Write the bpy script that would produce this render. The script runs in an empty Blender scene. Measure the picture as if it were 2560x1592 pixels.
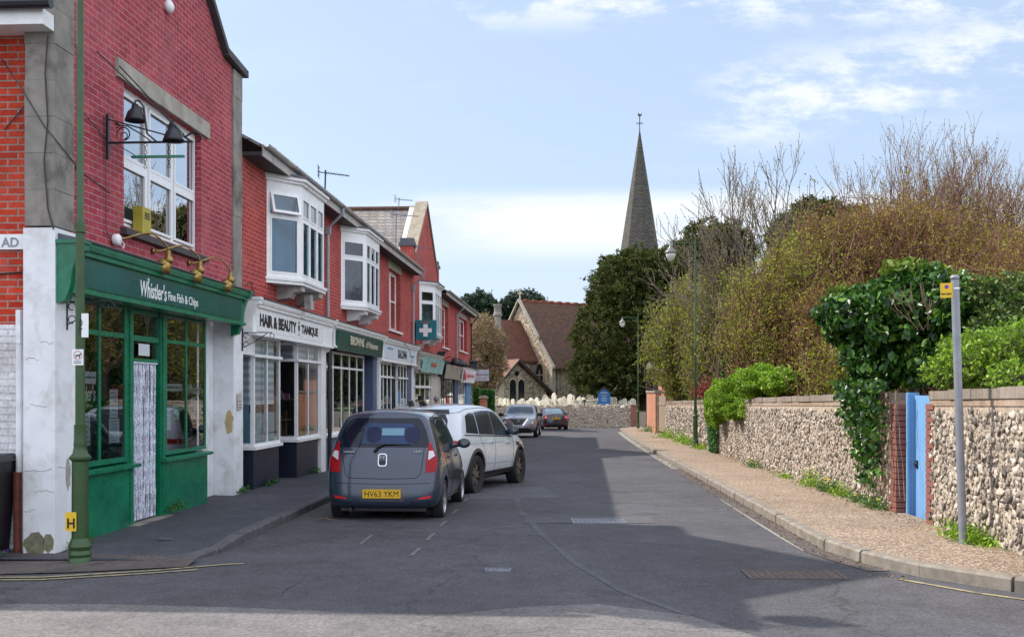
import bpy, bmesh, math, random
import numpy as np
from mathutils import Vector, Matrix
from mathutils.bvhtree import BVHTree
R = math.radians
sc = bpy.context.scene
COL = sc.collection
random.seed(7)

# ------------------------------------------------------------------ camera
F, CXP, HZ, EYE = 2600.0, 1280.0, 977.0, 1.6      # photo pixels (2560 wide), metres
cam_d = bpy.data.cameras.new('camera')
cam = bpy.data.objects.new('camera', cam_d)
COL.objects.link(cam)
cam.location = (0, 0, EYE)
cam.rotation_euler = (R(90), 0, 0)
cam_d.sensor_width = 36
cam_d.lens = 36 * F / 2560
cam_d.shift_y = (HZ - 796) / 2560
cam_d.clip_end = 5000
cam_d.clip_start = 0.1
sc.camera = cam

# ------------------------------------------------------------------ light
SUN = Vector((-0.93, 0.47, 1.0)).normalized()     # towards the sun
sun_el = math.asin(SUN.z)
sun_az = math.atan2(SUN.x, SUN.y)                  # clockwise from +Y
sd = bpy.data.lights.new('sun', 'SUN')
sd.energy = 5.0
sd.angle = R(0.6)
sd.color = (1.0, 0.93, 0.83)
so = bpy.data.objects.new('sun', sd)
COL.objects.link(so)
so.rotation_euler = SUN.to_track_quat('Z', 'Y').to_euler()
so.location = (-20, 20, 40)

world = bpy.data.worlds.new('World')
sc.world = world
world.use_nodes = True
wt = world.node_tree
wt.nodes.clear()
def wn(t, **k):
    n = wt.nodes.new(t)
    for a, b in k.items(): setattr(n, a, b)
    return n
def wl(a, b): wt.links.new(a, b)
w_out = wn('ShaderNodeOutputWorld')
w_bg = wn('ShaderNodeBackground')
w_bg.inputs['Strength'].default_value = 0.15
sky = wn('ShaderNodeTexSky', sky_type='NISHITA')
sky.sun_disc = False
sky.sun_elevation = sun_el
sky.sun_rotation = sun_az
sky.air_density = 1.0
sky.dust_density = 1.6
sky.ozone_density = 1.6
tc = wn('ShaderNodeTexCoord')
sep = wn('ShaderNodeSeparateXYZ')
wl(tc.outputs['Generated'], sep.inputs[0])
def wmath(op, a, b=None, clamp=False):
    n = wn('ShaderNodeMath', operation=op)
    n.use_clamp = clamp
    for i, v in enumerate((a, b)):
        if v is None: continue
        if isinstance(v, (int, float)): n.inputs[i].default_value = v
        else: wl(v, n.inputs[i])
    return n.outputs[0]
def wrange(v, a, b, c, d):
    n = wn('ShaderNodeMapRange', interpolation_type='SMOOTHSTEP')
    wl(v, n.inputs[0])
    for i, q in enumerate((a, b, c, d)): n.inputs[i + 1].default_value = q
    return n.outputs[0]
# direction on a cloud layer plane; az = x/y, el = z/sqrt(x2+y2)
yy = wmath('MAXIMUM', sep.outputs['Y'], 0.05)
el = wmath('DIVIDE', sep.outputs['Z'], yy)
az = wmath('DIVIDE', sep.outputs['X'], yy)
comb = wn('ShaderNodeCombineXYZ')
wl(wmath('MULTIPLY', az, 3.0), comb.inputs[0]); wl(wmath('MULTIPLY', el, 13.0), comb.inputs[1])
nz = wn('ShaderNodeTexNoise'); nz.inputs['Scale'].default_value = 1.0; nz.inputs['Detail'].default_value = 9; nz.inputs['Roughness'].default_value = 0.62
nz.inputs['Distortion'].default_value = 0.5
wl(comb.outputs[0], nz.inputs['Vector'])
comb2 = wn('ShaderNodeCombineXYZ')
wl(wmath('MULTIPLY', az, 7.0), comb2.inputs[0]); wl(wmath('MULTIPLY', el, 17.0), comb2.inputs[1])
nz2 = wn('ShaderNodeTexNoise'); nz2.inputs['Scale'].default_value = 1.3; nz2.inputs['Detail'].default_value = 9; nz2.inputs['Roughness'].default_value = 0.68
wl(comb2.outputs[0], nz2.inputs['Vector'])
# low long white bank
low = wmath('MULTIPLY', wrange(el, 0.115, 0.15, 0.1, 1), wrange(wmath('ADD', el, wmath('MULTIPLY', wmath('SUBTRACT', nz.outputs[0], 0.5), 0.03)), 0.176, 0.200, 1, 0))
low = wmath('MULTIPLY', low, wrange(wmath('ADD', az, wmath('MULTIPLY', wmath('SUBTRACT', nz2.outputs[0], 0.5), 0.3)), -0.2, 0.05, 0, 1))
low = wmath('MULTIPLY', low, wrange(nz.outputs[0], 0.3, 0.5, 0.35, 0.95))
# high wisps: a streak rising to the right
line = wmath('SUBTRACT', el, wmath('ADD', wmath('MULTIPLY', wmath('MULTIPLY', az, az), 0.30), 0.245))
hi = wmath('MULTIPLY', wrange(line, -0.045, 0.0, 0, 1), wrange(line, 0.02, 0.085, 1, 0))
hi = wmath('MULTIPLY', hi, wrange(az, 0.13, 0.25, 0, 1))
top = wmath('MULTIPLY', wrange(el, 0.335, 0.375, 0, 1), wrange(az, -0.12, -0.02, 0, 1))
hi = wmath('MAXIMUM', hi, top)
hi = wmath('MULTIPLY', hi, wrange(nz2.outputs[0], 0.42, 0.62, 0.0, 0.85))
gen = wmath('MULTIPLY', wrange(nz.outputs[0], 0.52, 0.75, 0, 0.5), wrange(el, 0.05, 0.2, 1, 0.35))
msk = wmath('MAXIMUM', wmath('MAXIMUM', low, hi), gen)
mixc = wn('ShaderNodeMix', data_type='RGBA')
wl(msk, mixc.inputs[0]); 
# thin high veil whitens the whole sky
veil = wn('ShaderNodeMix', data_type='RGBA')
veil.inputs[0].default_value = 0.6
wl(sky.outputs[0], veil.inputs[6])
veil.inputs[7].default_value = (4.1, 5.05, 6.6, 1)
wl(veil.outputs[2], mixc.inputs[6])
mixc.inputs[7].default_value = (6.0, 6.25, 6.6, 1)
# bright unseen cloud bank, right of and behind the view, added as fill light
back = wmath('MAXIMUM', wrange(wmath('SUBTRACT', sep.outputs['X'], wmath('MULTIPLY', sep.outputs['Y'], 0.85)), 0.0, 0.35, 0, 1), wrange(sep.outputs['Y'], 0.15, -0.25, 0, 1))
back = wmath('MULTIPLY', back, wrange(sep.outputs['Z'], -0.02, 0.12, 0, 1))
mixb = wn('ShaderNodeMix', data_type='RGBA')
wl(wmath('MULTIPLY', back, 0.72), mixb.inputs[0]); wl(mixc.outputs[2], mixb.inputs[6]); mixb.inputs[7].default_value = (10.5, 11.2, 12.6, 1)
wl(mixb.outputs[2], w_bg.inputs['Color'])
wl(w_bg.outputs[0], w_out.inputs[0])

sc.view_settings.view_transform = 'Standard'
sc.view_settings.look = 'None'
sc.view_settings.gamma = 1
sc.view_settings.exposure = 0.2
sc.cycles.max_bounces = 6
sc.cycles.transparent_max_bounces = 12
sc.cycles.caustics_reflective = False
sc.cycles.caustics_refractive = False
sc.cycles.sample_clamp_indirect = 4

# ------------------------------------------------------------------ materials
MATS = {}
class N:
    """small node helper"""
    def __init__(s, name):
        s.m = bpy.data.materials.new(name); s.m.use_nodes = True
        s.t = s.m.node_tree; s.b = s.t.nodes['Principled BSDF']; s.out = s.t.nodes['Material Output']
        MATS[name] = s.m
    def n(s, t, **k):
        q = s.t.nodes.new(t)
        for a, b in k.items(): setattr(q, a, b)
        return q
    def l(s, a, b): s.t.links.new(a, b)
    def math(s, op, a, b=None, clamp=False):
        q = s.n('ShaderNodeMath', operation=op); q.use_clamp = clamp
        for i, v in enumerate((a, b)):
            if v is None: continue
            if isinstance(v, (int, float)): q.inputs[i].default_value = v
            else: s.l(v, q.inputs[i])
        return q.outputs[0]
    def obj(s): return s.n('ShaderNodeTexCoord').outputs['Object']
    def noise(s, vec, scale, detail=4, rough=.55, dist=0):
        q = s.n('ShaderNodeTexNoise'); q.inputs['Scale'].default_value = scale; q.inputs['Detail'].default_value = detail
        q.inputs['Roughness'].default_value = rough; q.inputs['Distortion'].default_value = dist
        if vec is not None: s.l(vec, q.inputs['Vector'])
        return q
    def ramp(s, v, stops):
        q = s.n('ShaderNodeValToRGB'); e = q.color_ramp.elements
        while len(e) > 1: e.remove(e[-1])
        for i, (p, c) in enumerate(stops):
            x = e[0] if i == 0 else e.new(p)
            x.position = p; x.color = (*c, 1) if len(c) == 3 else c
        s.l(v, q.inputs[0]); return q.outputs[0]
    def mix(s, f, a, b, mode='MIX'):
        q = s.n('ShaderNodeMix', data_type='RGBA', blend_type=mode)
        for i, v in ((0, f), (6, a), (7, b)):
            if isinstance(v, (int, float)): q.inputs[i].default_value = v
            elif isinstance(v, tuple): q.inputs[i].default_value = (*v, 1) if len(v) == 3 else v
            else: s.l(v, q.inputs[i])
        return q.outputs[2]
    def bump(s, h, strength=.5, dist=.01, prev=None):
        q = s.n('ShaderNodeBump'); q.inputs['Strength'].default_value = strength; q.inputs['Distance'].default_value = dist
        s.l(h, q.inputs['Height'])
        if prev is not None: s.l(prev, q.inputs['Normal'])
        return q.outputs[0]
    def set(s, col=None, rough=None, nrm=None, metal=None, spec=None):
        for k, v in (('Base Color', col), ('Roughness', rough), ('Normal', nrm), ('Metallic', metal), ('Specular IOR Level', spec)):
            if v is None: continue
            if isinstance(v, (int, float)): s.b.inputs[k].default_value = v
            elif isinstance(v, tuple): s.b.inputs[k].default_value = (*v, 1)
            else: s.l(v, s.b.inputs[k])
        return s.m

def dim(c, k): return tuple(max(0, min(1, x * k)) for x in c)
def paint(name, col, rough=.5, var=.18, scale=6, bump=.15, metal=0, dirt=None, dirt_amt=.3, spec=.5, coat=0):
    if name in MATS: return MATS[name]
    q = N(name); v = q.obj()
    n1 = q.noise(v, scale, 6, .6); n2 = q.noise(v, scale * 9, 3)
    c = q.ramp(n1.outputs[0], [(.3, dim(col, 1 - var)), (.7, dim(col, 1 + var))])
    if dirt:
        n3 = q.noise(v, scale * .7, 8, .7, .4)
        f = q.ramp(n3.outputs[0], [(.5, (0, 0, 0)), (.68, (dirt_amt,) * 3)])
        c = q.mix(f, c, dirt)
    q.set(c, q.ramp(n2.outputs[0], [(.3, (max(rough - .08, .02),) * 3), (.7, (min(rough + .08, 1),) * 3)]),
          q.bump(n2.outputs[0], bump, .004) if bump else None, metal, spec)
    if coat: q.b.inputs['Coat Weight'].default_value = coat; q.b.inputs['Coat Roughness'].default_value = .03
    return q.m

def wallvec(q, sx=1.0):
    """(x+y, z) of the object's own coordinates: courses run level on walls facing either way"""
    s = q.n('ShaderNodeSeparateXYZ'); q.l(q.obj(), s.inputs[0])
    c = q.n('ShaderNodeCombineXYZ')
    q.l(q.math('ADD', s.outputs[0], s.outputs[1]), c.inputs[0]); q.l(s.outputs[2], c.inputs[1])
    return c.outputs[0]
def brick(name, c1, c2, mortar, bw=.225, bh=.075, ms=.006, rough=.85, dirt=(.1, .08, .07), dirt_amt=.35, bias=0, bump=.7):
    q = N(name); v = wallvec(q); o = q.obj()
    b = q.n('ShaderNodeTexBrick'); b.offset = .5
    q.l(v, b.inputs['Vector'])
    b.inputs['Color1'].default_value = (*c1, 1); b.inputs['Color2'].default_value = (*c2, 1); b.inputs['Mortar'].default_value = (*mortar, 1)
    b.inputs['Scale'].default_value = 1; b.inputs['Mortar Size'].default_value = ms; b.inputs['Mortar Smooth'].default_value = .15
    b.inputs['Bias'].default_value = bias
    b.inputs['Brick Width'].default_value = bw; b.inputs['Row Height'].default_value = bh
    n1 = q.noise(o, 1.1, 8, .7, .3); n2 = q.noise(o, 30, 4)
    c = q.mix(q.ramp(n1.outputs[0], [(.45, (0, 0, 0)), (.75, (dirt_amt,) * 3)]), b.outputs['Color'], dirt)
    c = q.mix(.55, c, q.ramp(n2.outputs[0], [(.3, (.55, .55, .55)), (.7, (1.25, 1.25, 1.25))]), 'MULTIPLY')
    n3 = q.noise(o, .55, 7, .65, .5); n4 = q.noise(o, 3.5, 5, .7)
    c = q.mix(q.ramp(n3.outputs[0], [(.48, (0, 0, 0)), (.7, (.42,) * 3)]), c, tuple(min(1, x * 1.15 + .13) for x in c1))
    c = q.mix(.5, c, q.ramp(n4.outputs[0], [(.3, (.7, .7, .7)), (.7, (1.2, 1.2, 1.2))]), 'MULTIPLY')
    h = q.math('ADD', q.math('MULTIPLY', b.outputs['Fac'], -1.0), q.math('MULTIPLY', n2.outputs[0], .35))
    return q.set(c, rough, q.bump(h, bump, .008), spec=.3)
def flint_tex(name, scale=9, tint=(1, 1, 1)):
    q = N(name); o = q.obj()
    vo = q.n('ShaderNodeTexVoronoi', feature='F1'); vo.inputs['Scale'].default_value = scale; q.l(o, vo.inputs['Vector'])
    ve = q.n('ShaderNodeTexVoronoi', feature='DISTANCE_TO_EDGE'); ve.inputs['Scale'].default_value = scale; q.l(o, ve.inputs['Vector'])
    sp = q.n('ShaderNodeSeparateColor'); q.l(vo.outputs['Color'], sp.inputs[0])
    c = q.ramp(sp.outputs[0], [(0, dim((.06, .06, .065), 1)), (.25, (.17, .15, .13)), (.55, (.34, .30, .25)), (.8, (.5, .46, .4)), (1, (.22, .16, .12))])
    n1 = q.noise(o, 1.2, 6, .6)
    e = q.ramp(ve.outputs[0], [(.0, (1, 1, 1)), (.07, (0, 0, 0))])
    c = q.mix(e, c, (.36, .30, .24))
    c = q.mix(.6, c, q.ramp(n1.outputs[0], [(.3, (.6, .6, .58)), (.7, (1.15, 1.12, 1.08))]), 'MULTIPLY')
    c = q.mix(1, c, tint, 'MULTIPLY')
    return q.set(c, .8, q.bump(q.ramp(ve.outputs[0], [(0, (0, 0, 0)), (.18, (1, 1, 1))]), .8, .03), spec=.3)
def attr_mat(name, stops, rough=.6, var=.3, nscale=3, trans=0, bump=0, spec=.4):
    """colour from the per-piece random attribute 'rnd' and a soft noise"""
    q = N(name)
    a = q.n('ShaderNodeAttribute', attribute_name='rnd')
    n1 = q.noise(q.obj(), nscale, 3)
    f = q.math('ADD', q.math('MULTIPLY', a.outputs['Fac'], 1 - var), q.math('MULTIPLY', n1.outputs[0], var), True)
    c = q.ramp(f, stops)
    q.set(c, rough, spec=spec)
    if bump:
        q.set(nrm=q.bump(q.noise(q.obj(), 40, 3).outputs[0], bump, .01))
    if trans:
        tr = q.n('ShaderNodeBsdfTranslucent'); q.l(c, tr.inputs[0])
        mx = q.n('ShaderNodeMixShader'); mx.inputs[0].default_value = trans
        q.l(q.b.outputs[0], mx.inputs[1]); q.l(tr.outputs[0], mx.inputs[2]); q.l(mx.outputs[0], q.out.inputs[0])
    return q.m
def glass(name, tint=(.75, .8, .82), trans=.75, rough=.01, ior=1.55, wav=.0, refl=1.9):
    q = N(name)
    fr = q.n('ShaderNodeFresnel'); fr.inputs[0].default_value = ior
    gl = q.n('ShaderNodeBsdfGlossy'); gl.inputs['Roughness'].default_value = rough; gl.inputs[0].default_value = (.95, .97, 1, 1)
    n1 = q.noise(q.obj(), 1.6, 2)
    if wav:
        bp = q.bump(n1.outputs[0], wav, .05); q.l(bp, gl.inputs['Normal'])
    tr = q.n('ShaderNodeBsdfTransparent'); tr.inputs[0].default_value = (*tint, 1)
    f = q.math('MINIMUM', q.math('MULTIPLY', fr.outputs[0], refl), 1.0)
    mx = q.n('ShaderNodeMixShader'); q.l(f, mx.inputs[0]); q.l(tr.outputs[0], mx.inputs[1]); q.l(gl.outputs[0], mx.inputs[2])
    q.l(mx.outputs[0], q.out.inputs[0])
    return q.m

M_red = brick('red_painted_brick', (.46, .065, .085), (.33, .040, .058), (.50, .33, .33), ms=.0045, dirt=(.17, .05, .06), dirt_amt=.55)
M_red2 = brick('red_brick', (.50, .055, .042), (.36, .036, .032), (.50, .33, .30), ms=.0045, dirt=(.12, .03, .03), dirt_amt=.45)
M_orange = brick('orange_red_brick', (.60, .055, .018), (.44, .028, .012), (.36, .24, .2), ms=.009, dirt=(.09, .04, .03), dirt_amt=.6)
M_wbrick = brick('white_painted_brick', (.84, .84, .85), (.76, .76, .77), (.62, .61, .61), ms=.008, dirt=(.28, .22, .16), dirt_amt=.7, bump=1)
M_pier = brick('weathered_red_brick', (.36, .10, .06), (.26, .07, .05), (.34, .28, .23), ms=.008)
M_cot = brick('old_orange_brick', (.52, .17, .07), (.36, .13, .07), (.5, .42, .33), ms=.009)
M_conc = paint('weathered_concrete', (.25, .225, .20), .85, .28, 3, .8, dirt=(.06, .05, .045), dirt_amt=.75)
M_conc2 = paint('stone_lintel', (.36, .33, .28), .85, .2, 4, .5, dirt=(.1, .09, .08), dirt_amt=.5)
M_render = paint('white_painted_render', (.80, .81, .83), .6, .08, 3, .5, dirt=(.42, .38, .32), dirt_amt=.6)
M_white = paint('white_gloss_paint', (.84, .84, .84), .35, .06, 5, .08, dirt=(.45, .4, .34), dirt_amt=.22)
M_upvc = paint('white_plastic', (.82, .83, .84), .28, .03, 3, .02)
M_green = paint('green_gloss_paint', (.008, .17, .085), .3, .2, 4, .1, dirt=(.004, .06, .03), dirt_amt=.5)
M_teal = paint('teal_green_sign_paint', (.004, .088, .078), .2, .18, 1.6, .03)
M_gtext = paint('white_sign_letters', (.8, .8, .8), .4, .04, 8, 0)
M_black = paint('black_paint', (.012, .013, .018), .35, .2, 6, .1)
M_navy = paint('black_blue_stall_paint', (.012, .017, .035), .4, .3, 4, .15)
M_slateblue = paint('slate_blue_paint', (.075, .10, .19), .5, .12, 4, .12)
M_ltblue = paint('light_blue_paint', (.10, .25, .45), .5, .1, 4, .1)
M_cream = paint('cream_paint', (.55, .50, .44), .6, .08, 4, .1)
M_dkgreen = paint('dark_green_sign_paint', (.003, .065, .055), .3, .15, 3, .03)
M_lead = paint('lead_flashing', (.085, .09, .11), .55, .3, 5, .4)
M_brass = paint('tarnished_brass', (.34, .22, .07), .34, .45, 25, .4, metal=.85)
M_iron = paint('black_ironwork', (.014, .014, .022), .4, .2, 10, .2)
M_gutter = paint('old_white_gutter_plastic', (.42, .40, .38), .5, .18, 4, .1, dirt=(.12, .11, .08), dirt_amt=.7)
M_pipe = paint('grey_drainpipe_paint', (.34, .34, .38), .45, .12, 4, .1, dirt=(.15, .13, .1), dirt_amt=.4)
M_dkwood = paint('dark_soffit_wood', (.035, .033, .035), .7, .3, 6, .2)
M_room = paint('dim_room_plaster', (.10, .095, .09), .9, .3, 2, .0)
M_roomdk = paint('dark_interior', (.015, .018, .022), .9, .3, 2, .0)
M_glass = glass('window_glass', wav=.02)
M_glass_up = glass('upper_window_glass', (.45, .6, .7), wav=.012, ior=1.9, refl=3.4)
M_glass_soft = glass('shop_display_glass', (.85, .9, .92), wav=.01, ior=1.45, refl=.9)
M_glass_bay = glass('bay_window_glass', (.6, .8, .9), wav=.01, ior=1.6, refl=1.3)
M_blind = None
def roof_slate(name, c1, c2, w=.3, h=.2, gap=.012, moss=(.2, .17, .08)):
    q = N(name); o = q.obj()
    s = q.n('ShaderNodeSeparateXYZ'); q.l(o, s.inputs[0]); c = q.n('ShaderNodeCombineXYZ')
    # roofs here either run along x or along y: use (x+y) and height, stretched by the pitch
    q.l(q.math('ADD', s.outputs[0], s.outputs[1]), c.inputs[0]); q.l(q.math('MULTIPLY', s.outputs[2], 1.4), c.inputs[1])
    b = q.n('ShaderNodeTexBrick'); b.offset = .5; q.l(c.outputs[0], b.inputs['Vector'])
    b.inputs['Color1'].default_value = (*c1, 1); b.inputs['Color2'].default_value = (*c2, 1); b.inputs['Mortar'].default_value = (*dim(c2, .25), 1)
    b.inputs['Scale'].default_value = 1; b.inputs['Mortar Size'].default_value = gap; b.inputs['Mortar Smooth'].default_value = .3
    b.inputs['Brick Width'].default_value = w; b.inputs['Row Height'].default_value = h
    n1 = q.noise(o, 2.2, 8, .7); n2 = q.noise(o, 14, 5)
    cc = q.mix(q.ramp(n1.outputs[0], [(.5, (0, 0, 0)), (.72, (.55,) * 3)]), b.outputs['Color'], moss)
    cc = q.mix(.6, cc, q.ramp(n2.outputs[0], [(.3, (.55,) * 3), (.7, (1.25,) * 3)]), 'MULTIPLY')
    # each course leans out over the one below
    fr = q.math('FRACT', q.math('DIVIDE', q.math('MULTIPLY', s.outputs[2], 1.4), h))
    hh = q.math('SUBTRACT', q.math('MULTIPLY', fr, -.8), q.math('MULTIPLY', b.outputs['Fac'], .6))
    return q.set(cc, .8, q.bump(hh, .8, .02), spec=.3)
M_slate = roof_slate('grey_roof_slate', (.30, .27, .25), (.20, .18, .18))
M_tile = roof_slate('old_clay_roof_tile', (.19, .095, .06), (.10, .058, .042), .25, .13, .012, (.06, .05, .035))
M_shingle = roof_slate('dark_spire_shingle', (.125, .112, .095), (.075, .068, .062), .3, .2, .02, (.12, .13, .08))

# ------------------------------------------------------------------ mesh helpers
class MB:
    def __init__(s): s.v = []; s.f = []; s.mi = []; s.cur = 0
    def add(s, vs, fs):
        o = len(s.v); s.v += [tuple(p) for p in vs]
        for f in fs: s.f.append(tuple(i + o for i in f)); s.mi.append(s.cur)
        return s
    def box(s, x0, x1, y0, y1, z0, z1):
        x0, x1 = sorted((x0, x1)); y0, y1 = sorted((y0, y1)); z0, z1 = sorted((z0, z1))
        return s.add([(x0, y0, z0), (x1, y0, z0), (x1, y1, z0), (x0, y1, z0), (x0, y0, z1), (x1, y0, z1), (x1, y1, z1), (x0, y1, z1)],
                     [(3, 2, 1, 0), (4, 5, 6, 7), (0, 1, 5, 4), (1, 2, 6, 5), (2, 3, 7, 6), (3, 0, 4, 7)])
    def hexa(s, lo, hi):
        """lo, hi: four points each"""
        return s.add(list(lo) + list(hi), [(3, 2, 1, 0), (4, 5, 6, 7), (0, 1, 5, 4), (1, 2, 6, 5), (2, 3, 7, 6), (3, 0, 4, 7)])
    def prism(s, poly, axis, a, b):
        """poly in the two other axes, extruded from a to b along axis"""
        def P(p, t):
            u, w = p
            return (t, u, w) if axis == 'x' else (u, t, w) if axis == 'y' else (u, w, t)
        n = len(poly)
        vs = [P(p, a) for p in poly] + [P(p, b) for p in poly]
        fs = [tuple(range(n)), tuple(range(2 * n - 1, n - 1, -1))] + [(i, i + n, (i + 1) % n + n, (i + 1) % n) for i in range(n)]
        return s.add(vs, fs)
    def tube(s, pts, r, n=8, cap=True):
        pts = [Vector(p) for p in pts]; m = len(pts)
        rs = r if isinstance(r, (list, tuple)) else [r] * m
        vs = []; up = Vector((0, 0, 1))
        prev = None
        for i, p in enumerate(pts):
            d = (pts[min(i + 1, m - 1)] - pts[max(i - 1, 0)])
            if d.length < 1e-9: d = Vector((0, 0, 1))
            d.normalize()
            if prev is None:
                a = d.cross(up if abs(d.z) < .95 else Vector((1, 0, 0))).normalized()
            else:
                a = (prev - d * prev.dot(d))
                a = a.normalized() if a.length > 1e-6 else d.orthogonal().normalized()
            prev = a; b = d.cross(a)
            for k in range(n):
                t = 2 * math.pi * k / n
                vs.append(p + (a * math.cos(t) + b * math.sin(t)) * rs[i])
        fs = [(i * n + k, i * n + (k + 1) % n, (i + 1) * n + (k + 1) % n, (i + 1) * n + k) for i in range(m - 1) for k in range(n)]
        if cap: fs += [tuple(range(n))[::-1], tuple(range((m - 1) * n, m * n))]
        return s.add(vs, fs)
    def lathe(s, prof, c=(0, 0, 0), n=16, axis='z'):
        """prof: list of (radius, height)"""
        vs = []
        for r, h in prof:
            for k in range(n):
                t = 2 * math.pi * k / n; a, b = r * math.cos(t), r * math.sin(t)
                p = (a, b, h) if axis == 'z' else (h, a, b) if axis == 'x' else (a, h, b)
                vs.append((p[0] + c[0], p[1] + c[1], p[2] + c[2]))
        m = len(prof)
        fs = [(i * n + k, i * n + (k + 1) % n, (i + 1) * n + (k + 1) % n, (i + 1) * n + k) for i in range(m - 1) for k in range(n)]
        fs += [tuple(range(n))[::-1], tuple(range((m - 1) * n, m * n))]
        return s.add(vs, fs)
    def ring(s, c, R_, r, axis='x', n=16, m=6, a0=0, a1=2 * math.pi):
        pts = []
        full = abs(a1 - a0 - 2 * math.pi) < 1e-6
        for i in range(n + 1):
            t = a0 + (a1 - a0) * i / n; a, b = R_ * math.cos(t), R_ * math.sin(t)
            p = (0, a, b) if axis == 'x' else (a, 0, b) if axis == 'y' else (a, b, 0)
            pts.append((p[0] + c[0], p[1] + c[1], p[2] + c[2]))
        return s.tube(pts, r, m, cap=not full)
    def wall(s, x, y0, y1, z0, z1, holes=(), th=.25):
        """a wall in the plane x (outer face towards +x) with rectangular holes (ya, yb, za, zb)"""
        ys = sorted({y0, y1, *[h[0] for h in holes], *[h[1] for h in holes]}); zs = sorted({z0, z1, *[h[2] for h in holes], *[h[3] for h in holes]})
        ys = [v for v in ys if y0 <= v <= y1]; zs = [v for v in zs if z0 <= v <= z1]
        def solid(i, j):
            if i < 0 or j < 0 or i >= len(ys) - 1 or j >= len(zs) - 1: return False
            a, b = (ys[i] + ys[i + 1]) / 2, (zs[j] + zs[j + 1]) / 2
            return not any(h[0] < a < h[1] and h[2] < b < h[3] for h in holes)
        for i in range(len(ys) - 1):
            for j in range(len(zs) - 1):
                if not solid(i, j): continue
                a, b, c, d = ys[i], ys[i + 1], zs[j], zs[j + 1]
                s.add([(x, a, c), (x, b, c), (x, b, d), (x, a, d)], [(0, 1, 2, 3)])
                s.add([(x - th, a, c), (x - th, b, c), (x - th, b, d), (x - th, a, d)], [(3, 2, 1, 0)])
                for (di, dj, q) in ((-1, 0, [(x, a, c), (x, a, d), (x - th, a, d), (x - th, a, c)]), (1, 0, [(x, b, d), (x, b, c), (x - th, b, c), (x - th, b, d)]),
                                    (0, -1, [(x, b, c), (x, a, c), (x - th, a, c), (x - th, b, c)]), (0, 1, [(x, a, d), (x, b, d), (x - th, b, d), (x - th, a, d)])):
                    if not solid(i + di, j + dj): s.add(q, [(0, 1, 2, 3)])
        return s
    def build(s, name, mats, parent=None, smooth=False, label=None, autos=None):
        me = bpy.data.meshes.new(name)
        me.from_pydata(s.v, [], s.f)
        mats = mats if isinstance(mats, (list, tuple)) else [mats]
        for m in mats: me.materials.append(m)
        if len(mats) > 1: me.polygons.foreach_set('material_index', s.mi)
        if smooth:
            me.polygons.foreach_set('use_smooth', [True] * len(me.polygons))
            if autos: me.set_sharp_from_angle(angle=R(autos))
        me.update()
        o = bpy.data.objects.new(name, me); COL.objects.link(o)
        if parent is not None: o.parent = parent
        if label: o['label'] = label
        return o
def tag(o, label, cat, group=None):
    o['label'] = label; o['category'] = cat
    if group: o['group'] = group
    return o
def empty(name, loc=(0, 0, 0), rz=0, label=None, cat=None, group=None):
    o = bpy.data.objects.new(name, None); COL.objects.link(o)
    o.location = loc; o.rotation_euler = (0, 0, rz); o.empty_display_size = .2
    if label: tag(o, label, cat, group)
    return o
def kind(o, k='structure'): o['kind'] = k; return o
def dup_tree(o, parent=None):
    c = o.copy(); COL.objects.link(c)
    if parent is not None: c.parent = parent
    for ch in list(o.children): dup_tree(ch, c)
    return c
def np_mesh(name, verts, faces, mats, parent=None, rnd=None, smooth=False, fmat=None):
    """fast mesh: faces is an (n,k) array"""
    verts = np.asarray(verts, dtype=np.float32); faces = np.asarray(faces, dtype=np.int32)
    me = bpy.data.meshes.new(name)
    n, k = faces.shape
    me.vertices.add(len(verts)); me.vertices.foreach_set('co', verts.ravel())
    me.loops.add(n * k); me.loops.foreach_set('vertex_index', faces.ravel())
    me.polygons.add(n); me.polygons.foreach_set('loop_start', np.arange(n, dtype=np.int32) * k)
    try: me.polygons.foreach_set('loop_total', np.full(n, k, dtype=np.int32))
    except Exception: pass
    mats = mats if isinstance(mats, (list, tuple)) else [mats]
    for m in mats: me.materials.append(m)
    if fmat is not None: me.polygons.foreach_set('material_index', np.asarray(fmat, dtype=np.int32))
    if smooth: me.polygons.foreach_set('use_smooth', np.ones(n, dtype=bool))
    if rnd is not None:
        a = me.attributes.new('rnd', 'FLOAT', 'POINT'); a.data.foreach_set('value', np.asarray(rnd, dtype=np.float32))
    me.update(calc_edges=True); me.validate()
    o = bpy.data.objects.new(name, me); COL.objects.link(o)
    if parent is not None: o.parent = parent
    return o
def text_mesh(s, bold=0.0, shear=0, space=1.0, res=3):
    cu = bpy.data.curves.new('letters', 'FONT'); cu.body = s; cu.offset = bold; cu.shear = shear; cu.space_character = space
    cu.resolution_u = res; cu.extrude = .01
    t = bpy.data.objects.new('letters', cu); COL.objects.link(t)
    dg = bpy.context.evaluated_depsgraph_get()
    me = bpy.data.meshes.new_from_object(t.evaluated_get(dg))
    bpy.data.objects.remove(t); bpy.data.curves.remove(cu)
    return me
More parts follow.
